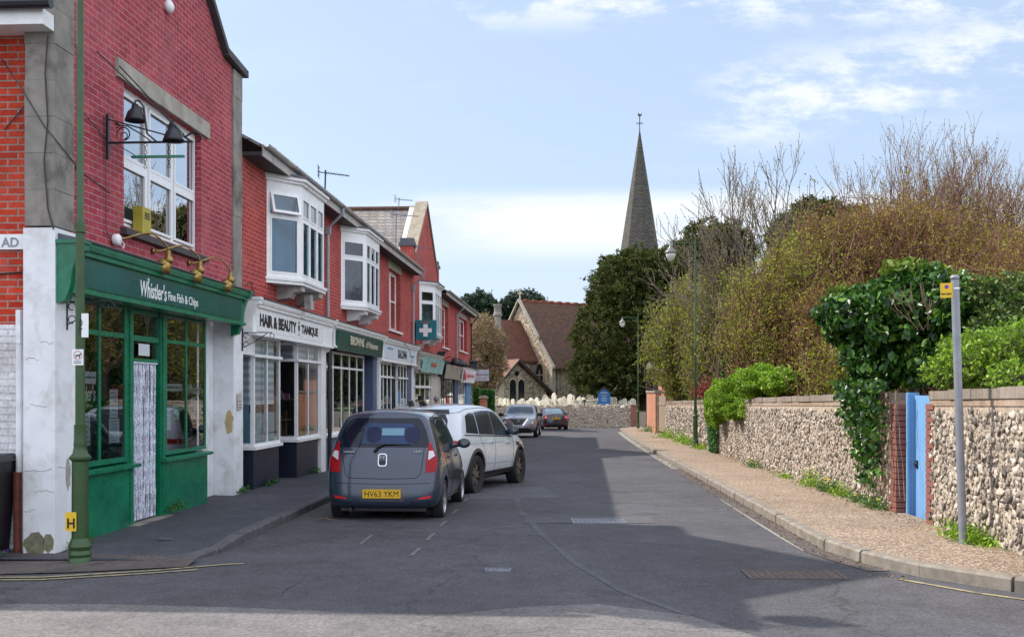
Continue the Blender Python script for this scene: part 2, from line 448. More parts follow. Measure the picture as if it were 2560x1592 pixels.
def text(s, name, mat, parent, origin, u, v, width, height, bold=0.0, shear=0, depth=.004, space=1.0, label=None):
    """writing whose lower left corner is origin, running along u (width) with its height along v"""
    me = text_mesh(s, bold, shear, space)
    co = np.empty(len(me.vertices) * 3); me.vertices.foreach_get('co', co); co = co.reshape(-1, 3)
    lo, hi = co.min(0), co.max(0)
    a = (co[:, 0] - lo[0]) / max(hi[0] - lo[0], 1e-6) * width; b = (co[:, 1] - lo[1]) / max(hi[1] - lo[1], 1e-6) * height
    c = (co[:, 2] - lo[2]) / max(hi[2] - lo[2], 1e-6) * depth
    U, V = Vector(u).normalized(), Vector(v).normalized(); W = U.cross(V)
    P = np.array(origin)[None] + a[:, None] * np.array(U)[None] + b[:, None] * np.array(V)[None] + c[:, None] * np.array(W)[None]
    me.vertices.foreach_set('co', P.astype(np.float32).ravel()); me.materials.clear(); me.materials.append(mat); me.update()
    o = bpy.data.objects.new(name, me); me.name = name; COL.objects.link(o); o.parent = parent
    if label: o['label'] = label
    return o
def gz(y): return -.0135 * y if y < 75 else -.0135 * 75
# ------------------------------------------------------------------ ground, road, pavements
def asphalt(name, c0, agg, seed=0, crack=True):
    q = N(name); o = q.obj()
    n1 = q.noise(o, .35, 6, .6); n2 = q.noise(o, 34, 5, .75); vo = q.n('ShaderNodeTexVoronoi'); vo.inputs['Scale'].default_value = 85; q.l(o, vo.inputs['Vector'])
    c = q.ramp(n1.outputs[0], [(.3, dim(c0, .74)), (.7, dim(c0, 1.26))]); n5 = q.noise(o, 3.2, 7, .75)
    c = q.mix(.8, c, q.ramp(n5.outputs[0], [(.32, (.68,) * 3), (.68, (1.32,) * 3)]), 'MULTIPLY')
    c = q.mix(q.ramp(vo.outputs['Distance'], [(.15, (.55,) * 3), (.42, (0, 0, 0))]), c, agg)
    c = q.mix(.7, c, q.ramp(n2.outputs[0], [(.32, (.38,) * 3), (.68, (1.6,) * 3)]), 'MULTIPLY')
    if crack:
        d = q.n('ShaderNodeVectorMath', operation='ADD'); q.l(o, d.inputs[0])
        sc_ = q.n('ShaderNodeVectorMath', operation='SCALE'); q.l(q.noise(o, .8, 5, .6).outputs['Color'], sc_.inputs[0]); sc_.inputs['Scale'].default_value = 1.6
        q.l(sc_.outputs[0], d.inputs[1])
        v = q.n('ShaderNodeTexVoronoi', feature='DISTANCE_TO_EDGE'); v.inputs['Scale'].default_value = .22; q.l(d.outputs[0], v.inputs['Vector'])
        c = q.mix(q.ramp(v.outputs['Distance'], [(0, (.55,) * 3), (.006, (0,) * 3)]), c, dim(c0, .3))
        n3 = q.noise(o, 1.3, 7, .75, .6)
        c = q.mix(q.ramp(n3.outputs[0], [(.56, (0,) * 3), (.63, (.4,) * 3)]), c, dim(c0, .6))
    return q.set(c, .85, q.bump(q.math('ADD', n2.outputs[0], vo.outputs['Distance']), .35, .006), spec=.35)
M_road = asphalt('road_asphalt', (.066, .064, .071), (.18, .168, .162))
M_road2 = asphalt('pale_sunlit_asphalt', (.128, .117, .116), (.28, .25, .238))  # lighter asphalt: sunlight on the foreground road is put into the colour
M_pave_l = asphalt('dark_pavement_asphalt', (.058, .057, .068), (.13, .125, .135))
M_corner = asphalt('reddish_corner_asphalt', (.085, .07, .066), (.2, .16, .13))
M_patch = asphalt('smooth_repair_asphalt', (.082, .08, .086), (.18, .17, .17), crack=False)
q = N('gravel_dressed_pavement'); o_ = q.obj()
vo = q.n('ShaderNodeTexVoronoi'); vo.inputs['Scale'].default_value = 42; q.l(o_, vo.inputs['Vector'])
spc = q.n('ShaderNodeSeparateColor'); q.l(vo.outputs['Color'], spc.inputs[0])
cc = q.ramp(spc.outputs[0], [(0, (.14, .11, .09)), (.3, (.30, .215, .15)), (.6, (.46, .34, .235)), (.85, (.60, .49, .40)), (1, (.26, .24, .25))])
cc = q.mix(q.ramp(vo.outputs['Distance'], [(.35, (0,) * 3), (.6, (.7,) * 3)]), cc, (.14, .11, .08))
n_ = q.noise(o_, .9, 6, .65)
cc = q.mix(.7, cc, q.ramp(n_.outputs[0], [(.3, (.72, .7, .68)), (.7, (1.2, 1.16, 1.1))]), 'MULTIPLY')
M_gravel = q.set(cc, .85, q.bump(vo.outputs['Distance'], .5, .006), spec=.3)
M_kerb = paint('worn_concrete_kerb', (.225, .195, .16), .85, .3, 7, .5, dirt=(.12, .1, .08), dirt_amt=.5)
M_kerbd = paint('shaded_worn_kerb', (.085, .082, .088), .85, .25, 7, .5, dirt=(.05, .05, .045), dirt_amt=.6)  # darker, bluer kerb for the shaded side, shade put into its colour
M_yline = paint('faded_yellow_line', (.34, .28, .15), .8, .25, 9, .2, dirt=(.10, .09, .085), dirt_amt=1)
M_wline = paint('faded_white_line', (.135, .13, .13), .8, .3, 12, .2, dirt=(.08, .075, .08), dirt_amt=1)
M_steel = paint('worn_steel_cover', (.20, .20, .225), .42, .35, 30, .8, metal=.6)
M_rust = paint('brown_iron_cover', (.13, .10, .085), .6, .35, 40, 1.0, metal=.3)
M_grassg = paint('rough_grass_ground', (.06, .10, .025), .9, .5, 3, .8)
M_soil = paint('dark_soil', (.05, .04, .03), .95, .3, 5, .8)
M_grout = paint('pale_concrete_channel', (.25, .232, .21), .8, .2, 4, .4, dirt=(.12, .11, .1), dirt_amt=.6)

def sheet(name, rows, mat, dz=0.0, k='structure'):
    """rows: list of (y, x0, x1) ; a strip that follows the fall of the street"""
    mb = MB(); vs = []; fs = []
    for (y, a, b) in rows: vs += [(a, y, gz(y) + dz), (b, y, gz(y) + dz)]
    for i in range(len(rows) - 1): fs.append((2 * i, 2 * i + 1, 2 * i + 3, 2 * i + 2))
    mb.add(vs, fs); o = mb.build(name, mat)
    return kind(o, k)
sheet('ground', [(-40, -1500, 1500), (0, -1500, 1500), (75, -1500, 1500), (2500, -1500, 1500)], M_grassg, -.05)
sheet('road', [(-30, -60, 60), (0, -60, 60), (9.3, -60, 4.6), (11, -60, 3.9), (20, -60, 4.3), (40, -60, 5.4), (60, -60, 6.8), (68, -60, 8.5), (69, -60, 30), (73.2, -60, 30)], M_road, 0)
# paler side street surface in front, with sunlight put into its colour
mb = MB(); pts = [(-30, -30), (30, -30), (30, 3.5), (5.5, 6.0), (3.4, 6.7), (2.3, 6.85), (1.75, 7.05), (1.35, 7.9), (.7, 8.35), (.1, 8.25), (-.45, 7.95), (-1.2, 8.0), (-2.1, 8.2), (-3.2, 8.35), (-8, 8.4), (-30, 8.4)]
mb.add([(x, y, gz(y) + .004) for x, y in pts], [tuple(range(len(pts)))]); kind(mb.build('side_street_surface', M_road2))

def interp(tab, y):
    for (a, b), (c, d) in zip(tab, tab[1:]):
        if a <= y <= c: return b + (d - b) * (y - a) / (c - a)
    return tab[0][1] if y < tab[0][0] else tab[-1][1]
def fac(y): return -5.42 + .06 * y
KL = [(10.45, -3.35), (10.9, -3.18), (12.5, -3.12), (17.3, -3.02), (22, -2.72), (30, -2.2), (54, -.76), (58, -1.2)]
KR = [(10.0, 3.66), (10.4, 3.56), (11.3, 3.44), (13, 3.50), (17.3, 3.76), (22, 4.02), (30.6, 4.5), (48, 5.5), (60, 6.35), (67, 6.95), (71, 8.2)]
# left pavement: low at the kerb, higher at the shops
mb = MB(); vs = []; fs = []
ys = [10.5, 10.9, 11.6, 12.5, 14, 16, 18, 20, 24, 28, 34, 40, 48, 54, 58]
for y in ys:
    hk = .035 if y < 10.8 else min(.035 + (y - 10.8) * .06, .11)
    hb = interp([(10.5, .05), (12, .1), (17, .19), (60, .2)], y)
    x = interp(KL, y)
    vs += [(fac(y) - (.6 if y > 10.9 else 2), y, gz(y) + hb), ((x + fac(y)) / 2, y, gz(y) + (hk + hb) / 2), (x - .13, y, gz(y) + hk), (x - .13, y, gz(y) - .05)]
for i in range(len(ys) - 1):
    for j in range(3): fs.append((4 * i + j, 4 * i + j + 1, 4 * i + j + 5, 4 * i + j + 4))
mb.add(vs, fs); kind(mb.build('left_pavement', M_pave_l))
mb = MB()
pts = [(-30, 9.6), (-5.2, 9.72), (-4.2, 9.9), (-3.2, 10.25), (-3.2, 10.62), (-4.5, 10.75), (-5.4, 11.2), (-30, 12.6)]
mb.add([(x, y, gz(y) + (.012 if i < 4 else .058)) for i, (x, y) in enumerate(pts)], [tuple(range(len(pts)))]); kind(mb.build('corner_pavement', M_corner))
# kerbs: separate stones a finger apart
def kerb(name, tab, side, h0, mat, wd=.13, ln=.9, hvar=None):
    mb = MB()
    P = [Vector((x, y, 0)) for y, x in tab]
    # walk along the polyline
    seg = [(P[i], P[i + 1]) for i in range(len(P) - 1)]
    tot = sum((b - a).length for a, b in seg)
    def at(d):
        for a, b in seg:
            L = (b - a).length
            if d <= L: return a + (b - a) * (d / L)
            d -= L
        return seg[-1][1].copy()
    rnd = random.Random(3); d = 0
    while d < tot - .05:
        l = ln * rnd.uniform(.9, 1.05); a, b = at(d), at(min(d + l - rnd.choice((.012, .012, .035)), tot)); d += l
        if (b - a).length < .1: continue
        t = (b - a).normalized(); n = Vector((-t.y, t.x, 0)) * side      # towards the pavement
        j = n * rnd.uniform(-.008, .008)
        def hh(p): return (hvar(p.y) if hvar else h0) + 0
        dz = rnd.uniform(-.004, .004)
        lo = [a + j, b + j, b + j + n * wd, a + j + n * wd]
        bv = .022
        vs = []
        for p in (a + j, b + j):
            zt = gz(p.y) + hh(p) + dz + .003
            vs += [(p.x, p.y, gz(p.y) - .03), (p.x, p.y, zt - bv), (p.x + n.x * bv, p.y + n.y * bv, zt), (p.x + n.x * wd, p.y + n.y * wd, zt), (p.x + n.x * wd, p.y + n.y * wd, gz(p.y) - .03)]
        mb.add(vs, [(0, 1, 6, 5), (1, 2, 7, 6), (2, 3, 8, 7), (3, 4, 9, 8), (4, 3, 2, 1, 0), (5, 6, 7, 8, 9)])
    return kind(mb.build(name, mat))
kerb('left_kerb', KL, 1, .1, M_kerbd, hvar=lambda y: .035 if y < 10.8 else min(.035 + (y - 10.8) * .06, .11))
KRfull = [(5.2, 9.2), (7.6, 6.3), (8.2, 5.2), (8.8, 4.36), (9.54, 3.86)] + KR
kerb('right_kerb', KRfull, -1, .12, M_kerb)
def wx(y): return 4.35 + .06 * y                # face of the garden wall
# right pavement: strips between kerb and wall
mb = MB(); vs = []; fs = []
pl = []
for y, x in KRfull:
    pl.append((x, y))
n = len(pl)
for i, (x, y) in enumerate(pl):
    a = Vector(pl[max(i - 1, 0)]); b = Vector(pl[min(i + 1, n - 1)]); t = (b - a).normalized(); nn = Vector((t.y, -t.x))
    p = Vector((x, y)) + nn * .125
    w = Vector((max(wx(y) + .1, p.x + .3), y)) if i >= 3 else Vector((14, y + 1.0 + (3 - i) * .2))
    if i == 2: w = Vector((9, 8.9))
    if i == 1: w = Vector((11, 8.3))
    if i == 0: w = Vector((14, 7.6))
    vs += [(p.x, p.y, gz(p.y) + .115), (w.x, w.y, gz(w.y) + .15)]
for i in range(n - 1): fs.append((2 * i, 2 * i + 1, 2 * i + 3, 2 * i + 2))
mb.add(vs, fs); kind(mb.build('right_pavement', M_gravel))
# concrete channel along the right kerb, in two worn lengths
def strip(name, pts, w0, w1, mat, dz=.004, k='structure'):
    mb = MB(); vs = []; fs = []
    for i, (x, y) in enumerate(pts): vs += [(x - w0, y, gz(y) + dz), (x + w1, y, gz(y) + dz)]
    for i in range(len(pts) - 1): fs.append((2 * i, 2 * i + 1, 2 * i + 3, 2 * i + 2))
    mb.add(vs, fs); return kind(mb.build(name, mat), k)
strip('kerb_channel', [(interp(KR, y) - .02, y) for y in (11.4, 12.4, 13.5, 15, 17, 17.6)], .24, 0, M_grout)
strip('kerb_channel', [(interp(KR, y) - .02, y) for y in (26, 28, 30, 36, 45, 55, 62)], .22, 0, M_grout)
strip('gutter_dirt', [(interp(KR, y) - .02, y) for y in (10.0, 10.6, 11.3)] + [(interp(KR, y) - .02, y) for y in (17.7, 19, 21, 23.5, 25.8)], .22, 0, M_corner, .006)
# tarmac scars and repairs
strip('old_trench_repair', [(-.85, 30), (-.3, 22), (.05, 19), (.10, 16), (.35, 13), (.62, 10.6), (.95, 8.9), (1.35, 7.9)], 0.03, .05, M_patch, .0035)
for pts_, m_, z_ in (([(-.9, 20), (.6, 20.3), (.9, 17.9), (-.7, 17.6)], M_patch, .0042),):
    mb = MB(); mb.add([(x, y, gz(y) + z_) for x, y in pts_], [tuple(range(len(pts_)))]); kind(mb.build('road_patch', m_))
poly_cr = [(-1.95, 9.9), (-1.92, 9.4), (-1.97, 9.0), (-1.94, 8.6), (-1.9, 8.45)]
strip('road_seam', poly_cr, .006, .006, M_patch, .0065)
mb = MB(); mb.add([(x, y, gz(y) + .005) for x, y in [(.25, 15.0), (2.0, 15.0), (1.95, 14.1), (.15, 14.1)]], [(0, 1, 2, 3)]); kind(mb.build('road_patch', M_patch))
mb = MB(); mb.add([(x, y, gz(y) + .045 + (.05 if x < -3.5 else .03)) for x, y in [(-4.1, 12.3), (-3.35, 12.6), (-3.3, 11.9), (-3.95, 11.6)]], [(0, 1, 2, 3)]); kind(mb.build('pavement_patch', M_patch))
# yellow lines
strip('yellow_line', [(-8, 9.60), (-4.8, 9.66), (-4.55, 9.66), (-4.1, 9.82), (-3.45, 10.15), (-2.9, 10.55), (-2.7, 10.6)], .04, .04, M_yline, .0085)
mb = MB()
def poly_line(name, pts, w, mat, dz):
    mb = MB(); vs = []; fs = []
    P = [Vector(p) for p in pts]
    for i, p in enumerate(P):
        t = (P[min(i + 1, len(P) - 1)] - P[max(i - 1, 0)]).normalized(); n = Vector((-t.y, t.x)) * w / 2
        vs += [(p.x + n.x, p.y + n.y, gz(p.y) + dz), (p.x - n.x, p.y - n.y, gz(p.y) + dz)]
    for i in range(len(P) - 1): fs.append((2 * i, 2 * i + 1, 2 * i + 3, 2 * i + 2))
    mb.add(vs, fs); return kind(mb.build(name, mat))
bpy.data.objects.remove(bpy.data.objects['yellow_line'])
poly_line('yellow_line', [(-9, 9.55), (-5.2, 9.6), (-4.35, 9.64), (-3.5, 10.0), (-2.85, 10.42), (-2.7, 10.46)], .05, M_yline, .0095)
poly_line('yellow_line', [(-9, 9.42), (-5.2, 9.46), (-4.3, 9.5), (-3.45, 9.86), (-3.05, 10.08)], .05, M_yline, .0095)
poly_line('yellow_line', [(3.55, 9.55), (3.95, 8.85), (4.5, 8.2), (5.3, 7.4)], .055, M_yline, .0065)
# faint broken white lines
for i, y in enumerate((11.0, 12.3, 13.7, 15.3, 17.2, 19.3, 21.6, 24.2, 27.5, 31.5, 36, 41, 47)):
    x = -1.15 + .045 * (y - 11)
    poly_line('centre_dash', [(x + .08, y), (x + .12, y + .65)], .05, M_wline, .0065)
    if i in (1, 3): poly_line('edge_dash', [(x - .65, y - .4), (x - .63, y + .5)], .04, M_wline, .0065)

def cover(x0, x1, y0, y1, mat, label, cat, name, fr=.03, cell=.06, skew=0):
    r = empty(name, (0, 0, 0)); tag(r, label, cat)
    cx, cy = (x0 + x1) / 2, (y0 + y1) / 2
    r.location = (cx, cy, gz(cy)); r.rotation_euler = (-.0135, 0, skew)
    mb = MB(); w, d = (x1 - x0) / 2, (y1 - y0) / 2
    for b in ((-w, w, -d, -d + fr), (-w, w, d - fr, d), (-w, -w + fr, -d + fr, d - fr), (w - fr, w, -d + fr, d - fr)): mb.box(*b, -.01, .012)
    mb.build('cover_frame', mat, r)
    mb = MB(); mb.box(-w + fr + .004, w - fr - .004, -d + fr + .004, d - fr - .004, -.02, .007)
    nx, ny = int((w - fr) * 2 / cell), int((d - fr) * 2 / cell)
    for i in range(nx):
        for j in range(ny):
            a = -w + fr + (i + .5) * cell; b = -d + fr + (j + .5) * cell
            mb.box(a - cell * .3, a + cell * .3, b - cell * .3, b + cell * .3, .007, .0115)
    mb.build('cover_plate', mat, r)
    return r
cover(.82, 1.56, 14.02, 14.62, M_steel, 'rectangular steel inspection cover at the edge of the shadow in the road', 'manhole cover', 'road_cover')
cover(-.26, -.01, 9.98, 10.17, M_steel, 'smallest steel utility cover, alone in the shaded road', 'utility cover', 'utility_cover', .015, .04)
cover(2.2, 3.1, 9.55, 10.05, M_rust, 'brown iron cover in the road near the tip of the gable shadow', 'manhole cover', 'road_cover', .03, .07, -.05)

# ------------------------------------------------------------------ the terrace
TH = math.atan(.06)
M_redl_ = paint('maroon_print', (.25, .03, .05), .5)
def T(s, o=0, z=0):
    return Vector((-5.42 + s * math.sin(TH) + o * math.cos(TH), s * math.cos(TH) - o * math.sin(TH), z))
def place_t(root, s0, o=0, z=0):
    """meshes were written in terrace coordinates (x out, y along, z up); give the thing its own base"""
    root.location = T(s0, o, z); root.rotation_euler = (0, 0, -TH)
    seen = set()
    for c in ([root] if root.data else []) + list(root.children_recursive):
        if c.data and c.data.name not in seen:
            seen.add(c.data.name); c.data.transform(Matrix.Translation((-o, -s0, -z)))
def seg(mb, P, Q, u0, u1, n0, n1, z0, z1):
    P, Q = Vector(P), Vector(Q); d = (Q - P).normalized(); n = Vector((d.y, -d.x))
    a = P + d * u0; b = P + d * u1
    lo = [(a + n * n0), (a + n * n1), (b + n * n1), (b + n * n0)]
    mb.hexa([(p.x, p.y, z0) for p in lo], [(p.x, p.y, z1) for p in lo])
def wframe(mb, gl, P, Q, z0, z1, cols, rows, fw=.05, mw=.035, dep=.05, gset=.02):
    """window frame between plan points P and Q; cols: mullion fractions, rows: transom heights"""
    L = (Vector(Q) - Vector(P)).length
    seg(mb, P, Q, 0, L, -dep, 0, z0, z0 + fw); seg(mb, P, Q, 0, L, -dep, 0, z1 - fw, z1)
    seg(mb, P, Q, 0, fw, -dep, 0, z0 + fw, z1 - fw); seg(mb, P, Q, L - fw, L, -dep, 0, z0 + fw, z1 - fw)
    us = [fw] + [c * L for c in cols] + [L - fw]
    for c in cols: seg(mb, P, Q, c * L - mw / 2, c * L + mw / 2, -dep, -.002, z0 + fw, z1 - fw)
    for i in range(len(us) - 1):
        a = us[i] + (mw / 2 if i else 0); b = us[i + 1] - (mw / 2 if i < len(us) - 2 else 0)
        for rz_ in rows: seg(mb, P, Q, a, b, -dep, -.004, rz_ - mw / 2, rz_ + mw / 2)
    if gl is not None:
        P_, Q_ = Vector(P), Vector(Q); d = (Q_ - P_).normalized(); n = Vector((d.y, -d.x))
        a = P_ + d * (fw * .5) - n * .014; b = P_ + d * (L - fw * .5) - n * .014
        gl.add([(a.x, a.y, z0 + fw * .5), (b.x, b.y, z0 + fw * .5), (b.x, b.y, z1 - fw * .5), (a.x, a.y, z1 - fw * .5)], [(0, 1, 2, 3)])
def window(root, P, Q, z0, z1, cols, rows, mat=None, fw=.05, mw=.035, dep=.05, gmat=None, name='window'):
    mb, gl = MB(), MB(); wframe(mb, gl, P, Q, z0, z1, cols, rows, fw, mw, dep)
    o = mb.build(name, mat or M_white, root); gl.build('pane', gmat or M_glass, o)
    return o
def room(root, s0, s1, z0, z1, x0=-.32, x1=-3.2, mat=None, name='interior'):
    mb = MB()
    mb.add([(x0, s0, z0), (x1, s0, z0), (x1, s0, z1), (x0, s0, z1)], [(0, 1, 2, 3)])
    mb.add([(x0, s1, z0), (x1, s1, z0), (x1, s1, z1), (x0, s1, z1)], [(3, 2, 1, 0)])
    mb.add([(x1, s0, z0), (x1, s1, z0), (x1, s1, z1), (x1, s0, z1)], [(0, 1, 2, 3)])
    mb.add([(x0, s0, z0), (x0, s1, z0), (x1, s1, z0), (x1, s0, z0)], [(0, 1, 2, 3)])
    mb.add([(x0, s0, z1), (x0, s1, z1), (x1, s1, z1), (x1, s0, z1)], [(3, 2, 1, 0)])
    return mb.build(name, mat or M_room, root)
def fascia(root, s0, s1, zb, zt, x0, x1, mat, panel=None, tilt=0, top=M_lead, name='fascia'):
    """sign band with a stepped cornice; x0 wall, x1 face"""
    mb = MB()
    mb.prism([(x0, zb), (x1 - .10, zb), (x1 - .10 + tilt, zt - .13), (x1 - .05 + tilt, zt - .13), (x1 - .05 + tilt, zt - .085), (x1 - .02 + tilt, zt - .075), (x1 + tilt, zt - .03), (x1 + tilt, zt), (x0, zt)], 'y', s0, s1)
    mb.box(x0, x1 - .06, s0 - .003, s1 + .003, zb - .03, zb + .012)
    f = mb.build(name, mat, root)
    mb = MB(); mb.prism([(x0 - .02, zt + .003), (x1 + tilt + .02, zt + .003), (x1 + tilt + .025, zt + .018), (x0 - .02, zt + .10)], 'y', s0 - .02, s1 + .02)
    mb.build('lead_flashing', top, f)
    if panel:
        a, b, c, d, pm = panel; mb = MB(); k = tilt / max(zt - .13 - zb, .01)
        mb.hexa([(x1 - .10 + k * (c - zb) + .002, a, c), (x1 - .085 + k * (c - zb), a, c), (x1 - .085 + k * (c - zb), b, c), (x1 - .10 + k * (c - zb) + .002, b, c)],
                [(x1 - .10 + k * (d - zb) + .002, a, d), (x1 - .085 + k * (d - zb), a, d), (x1 - .085 + k * (d - zb), b, d), (x1 - .10 + k * (d - zb) + .002, b, d)])
        mb.build('sign_board', pm, f)
    return f
def console(root, s, zb, zt, x1, mat, w=.13):
    """scrolled bracket closing the end of a fascia"""
    mb = MB(); p = [(0, zt + .02), (x1 + .03, zt + .02), (x1 + .03, zt - .05)]
    for i in range(9):
        t = i / 8; p.append((x1 - .03 - .5 * x1 * (1 - math.cos(t * math.pi)) * .5 - .1 * x1 * math.sin(t * math.pi * 2), zt - .08 - (zt - .08 - zb) * t))
    p += [(0, zb - .04)]
    mb.prism(p, 'y', s - w / 2, s + w / 2); mb.box(0, x1 + .05, s - w / 2 - .02, s + w / 2 + .02, zt + .02, zt + .06)
    return mb.build('console_bracket', mat, root)
def roof_slope(root, s0, s1, ze, zr, xe=.34, xr=-4.0, mat=None, th=.05):
    mb = MB(); mb.hexa([(xe, s0, ze), (xe, s1, ze), (xr, s1, zr), (xr, s0, zr)], [(xe, s0, ze + th), (xe, s1, ze + th), (xr, s1, zr + th), (xr, s0, zr + th)])
    mb.hexa([(xr - 4.3, s0, ze), (xr - 4.3, s1, ze), (xr, s1, zr), (xr, s0, zr)][::-1], [(xr - 4.3, s0, ze + th), (xr - 4.3, s1, ze + th), (xr, s1, zr + th), (xr, s0, zr + th)][::-1])
    return mb.build('roof', mat or M_slate, root)
def gutter(root, s0, s1, z, x=.40, mat=None, r=.055):
    mb = MB(); pr = []
    for i in range(9):
        t = math.pi + math.pi * i / 8; pr.append((x + r * math.cos(t), z + r * math.sin(t)))
    for i in range(8, -1, -1):
        t = math.pi + math.pi * i / 8; pr.append((x + (r - .008) * math.cos(t), z + (r - .008) * math.sin(t)))
    mb.prism(pr, 'y', s0, s1)
    for k in range(int((s1 - s0) / 1.4) + 1):
        s = s0 + .3 + k * 1.4
        if s < s1 - .1: mb.box(x - r - .03, x + r + .005, s, s + .04, z - .004, z + .006); mb.tube([(x - r, s + .02, z - .03), (x, s + .02, z - r - .006), (x + r + .004, s + .02, z - .01)], .007, 4)
    return mb.build('gutter', mat or M_gutter, root)
def downpipe(root, s, ztop, zbot, mat=None, x=.07, kick=.40):
    mb = MB(); mb.tube([(kick, s, ztop), (kick, s, ztop - .10), (x, s, ztop - .42), (x, s, zbot)], .036, 10)
    mb.box(x - .05, x + .06, s - .055, s + .055, ztop - .55, ztop - .40)
    z = ztop - 1.6
    while z > zbot + .3:
        mb.tube([(x, s, z), (x, s, z + .06)], .045, 10); mb.box(0, x, s - .05, s + .05, z + .02, z + .04); z -= 1.7
    return mb.build('downpipe', mat or M_pipe, root)

# ---- corner fish-and-chip shop with the tall gable
CS = empty('corner_shop'); tag(CS, 'tall gabled red brick corner shop with green fish and chips shopfront', 'shop building')
s0, s1 = 10.86, 17.0
mb = MB(); HOLE = (12.6, 15.2, 3.6, 5.33)
mb.wall(-.03, 11.29, 16.57, 2.9, 6.75, [HOLE], .24)
mb.prism([(11.29, 6.752), (16.57, 6.752), (16.14, 6.79), (14.0, 8.5), (11.86, 6.79)], 'x', -.27, -.03)
mb.build('wall', M_red, CS)
mb = MB(); mb.box(-9, -.3, 10.98, 11.2, 2.302, 5.5); mb.build('side_wall', M_orange, CS)
mb = MB(); mb.box(-9, -.3, 10.97, 11.2, -.3, 2.30); mb.build('side_wall', M_wbrick, CS, label='white painted lower side wall')
mb = MB(); mb.box(-9, -.3, 16.8, 17.0, 3.3, 5.6); mb.build('party_wall', M_red, CS)
def weather(mb, x0, x1, y0, y1, z0, z1, step=.38, j=.004, seed=1):
    rr = random.Random(seed); z = z0
    while z < z1 - .01:
        zz = min(z + step, z1); a = rr.uniform(-j, j); b = rr.uniform(-j, j)
        mb.box(x0 - a, x1 + a, y0 - b, y1 + b, z + .004, zz); mb.box(x0 + .006, x1 - .006, y0 + .006, y1 - .006, z, z + .004); z = zz
mb = MB(); weather(mb, -.32, 0, 10.86, 11.287, 3.32, 6.9); mb.build('pier', M_conc, CS)
mb = MB(); weather(mb, -.32, .0, 16.573, 17.0, 3.26, 6.72, seed=4); mb.build('pier', M_conc, CS)
mb = MB(); mb.box(-.33, .012, 10.85, 11.3, -.3, 3.3); mb.build('pillar', M_render, CS, label='white painted corner pillar with cracked render')
mb = MB(); mb.box(-.33, 0, 16.57, 17.04, -.3, 2.68); mb.build('pillar', M_render, CS)
mb = MB()      # coping on the gable
cop = [(17.12, 6.73), (17.12, 6.85), (16.2, 6.90), (14.0, 8.66), (11.8, 6.90), (10.72, 6.9), (10.72, 6.80), (11.84, 6.80), (14.0, 8.53), (16.16, 6.79), (16.16, 6.73)]
for a, b in (((10.72, 6.81), (11.86, 6.81)), ((11.83, 6.79), (14.0, 8.52)), ((14.0, 8.52), (16.17, 6.79)), ((16.14, 6.80), (17.12, 6.73))):
    mb.hexa([(-.36, a[0], a[1]), (.07, a[0], a[1]), (.07, b[0], b[1]), (-.36, b[0], b[1])], [(-.36, a[0], a[1] + .11), (.07, a[0], a[1] + .11), (.07, b[0], b[1] + .11), (-.36, b[0], b[1] + .11)])
mb.build('coping', paint('dark_weathered_coping', (.07, .065, .07), .8, .3, 6, .5), CS)
mb = MB()
for a, b in (((10.55, 5.5), (14.0, 8.35)), ((17.3, 5.5), (14.0, 8.35))):
    mb.hexa([(-.3, a[0], a[1]), (-.3, b[0], b[1]), (-9.2, b[0], b[1]), (-9.2, a[0], a[1])], [(-.3, a[0], a[1] + .06), (-.3, b[0], b[1] + .06), (-9.2, b[0], b[1] + .06), (-9.2, a[0], a[1] + .06)])
mb.build('roof', M_slate, CS)
mb = MB(); mb.box(-9, .0, 10.62, 10.85, 5.34, 5.5); mb.box(-9, -.005, 10.84, 11.0, 5.35, 5.43); mb.build('soffit', M_white, CS)
mb = MB(); mb.tube([(-9, 10.56, 5.53), (.12, 10.56, 5.53)], .06, 10); mb.build('side_gutter', M_black, CS)
mb = MB(); mb.prism([(12.36, 5.335), (15.47, 5.335), (15.47, 5.56), (12.36, 5.56)], 'x', -.2, .012); mb.build('lintel', M_conc2, CS)
mb = MB(); mb.prism([(-.22, 3.5), (.05, 3.48), (.05, 3.56), (-.22, 3.6)], 'y', 12.5, 15.32); mb.build('window_sill', paint('dark_stone_sill', (.06, .055, .055), .8, .3, 6, .5), CS)
W = window(CS, (-.12, 12.6), (-.12, 15.2), 3.6, 5.33, [.335, .665], [], M_upvc, .065, .10, .07, M_glass_up, 'upper_window')
mb = MB()
for k in range(3):
    a = 12.6 + .065 + k * .862; b = a + .75
    for z_a, z_b in ((3.68, 4.38), (4.46, 5.25)):
        seg(mb, (-.1, a), (-.1, b), 0, b - a, -.03, 0, z_a, z_a + .035); seg(mb, (-.1, a), (-.1, b), 0, b - a, -.03, 0, z_b - .035, z_b)
        seg(mb, (-.1, a), (-.1, b), 0, .035, -.03, 0, z_a + .035, z_b - .035); seg(mb, (-.1, a), (-.1, b), b - a - .035, b - a, -.03, 0, z_a + .035, z_b - .035)
    seg(mb, (-.105, a), (-.105, b), 0, b - a, -.04, 0, 4.38, 4.46)
mb.build('casement', M_upvc, W)
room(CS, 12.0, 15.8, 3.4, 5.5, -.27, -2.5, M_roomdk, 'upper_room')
mb = MB(); mb.box(-1.3, -1.2, 12.4, 13.4, 3.6, 5.4); mb.box(-1.1, -1.0, 14.5, 15.3, 3.6, 5.4); mb.build('curtain', paint('pale_blue_curtain', (.25, .40, .5), .8), CS)  # curtain colour lightened to stand in for sky reflected in the panes
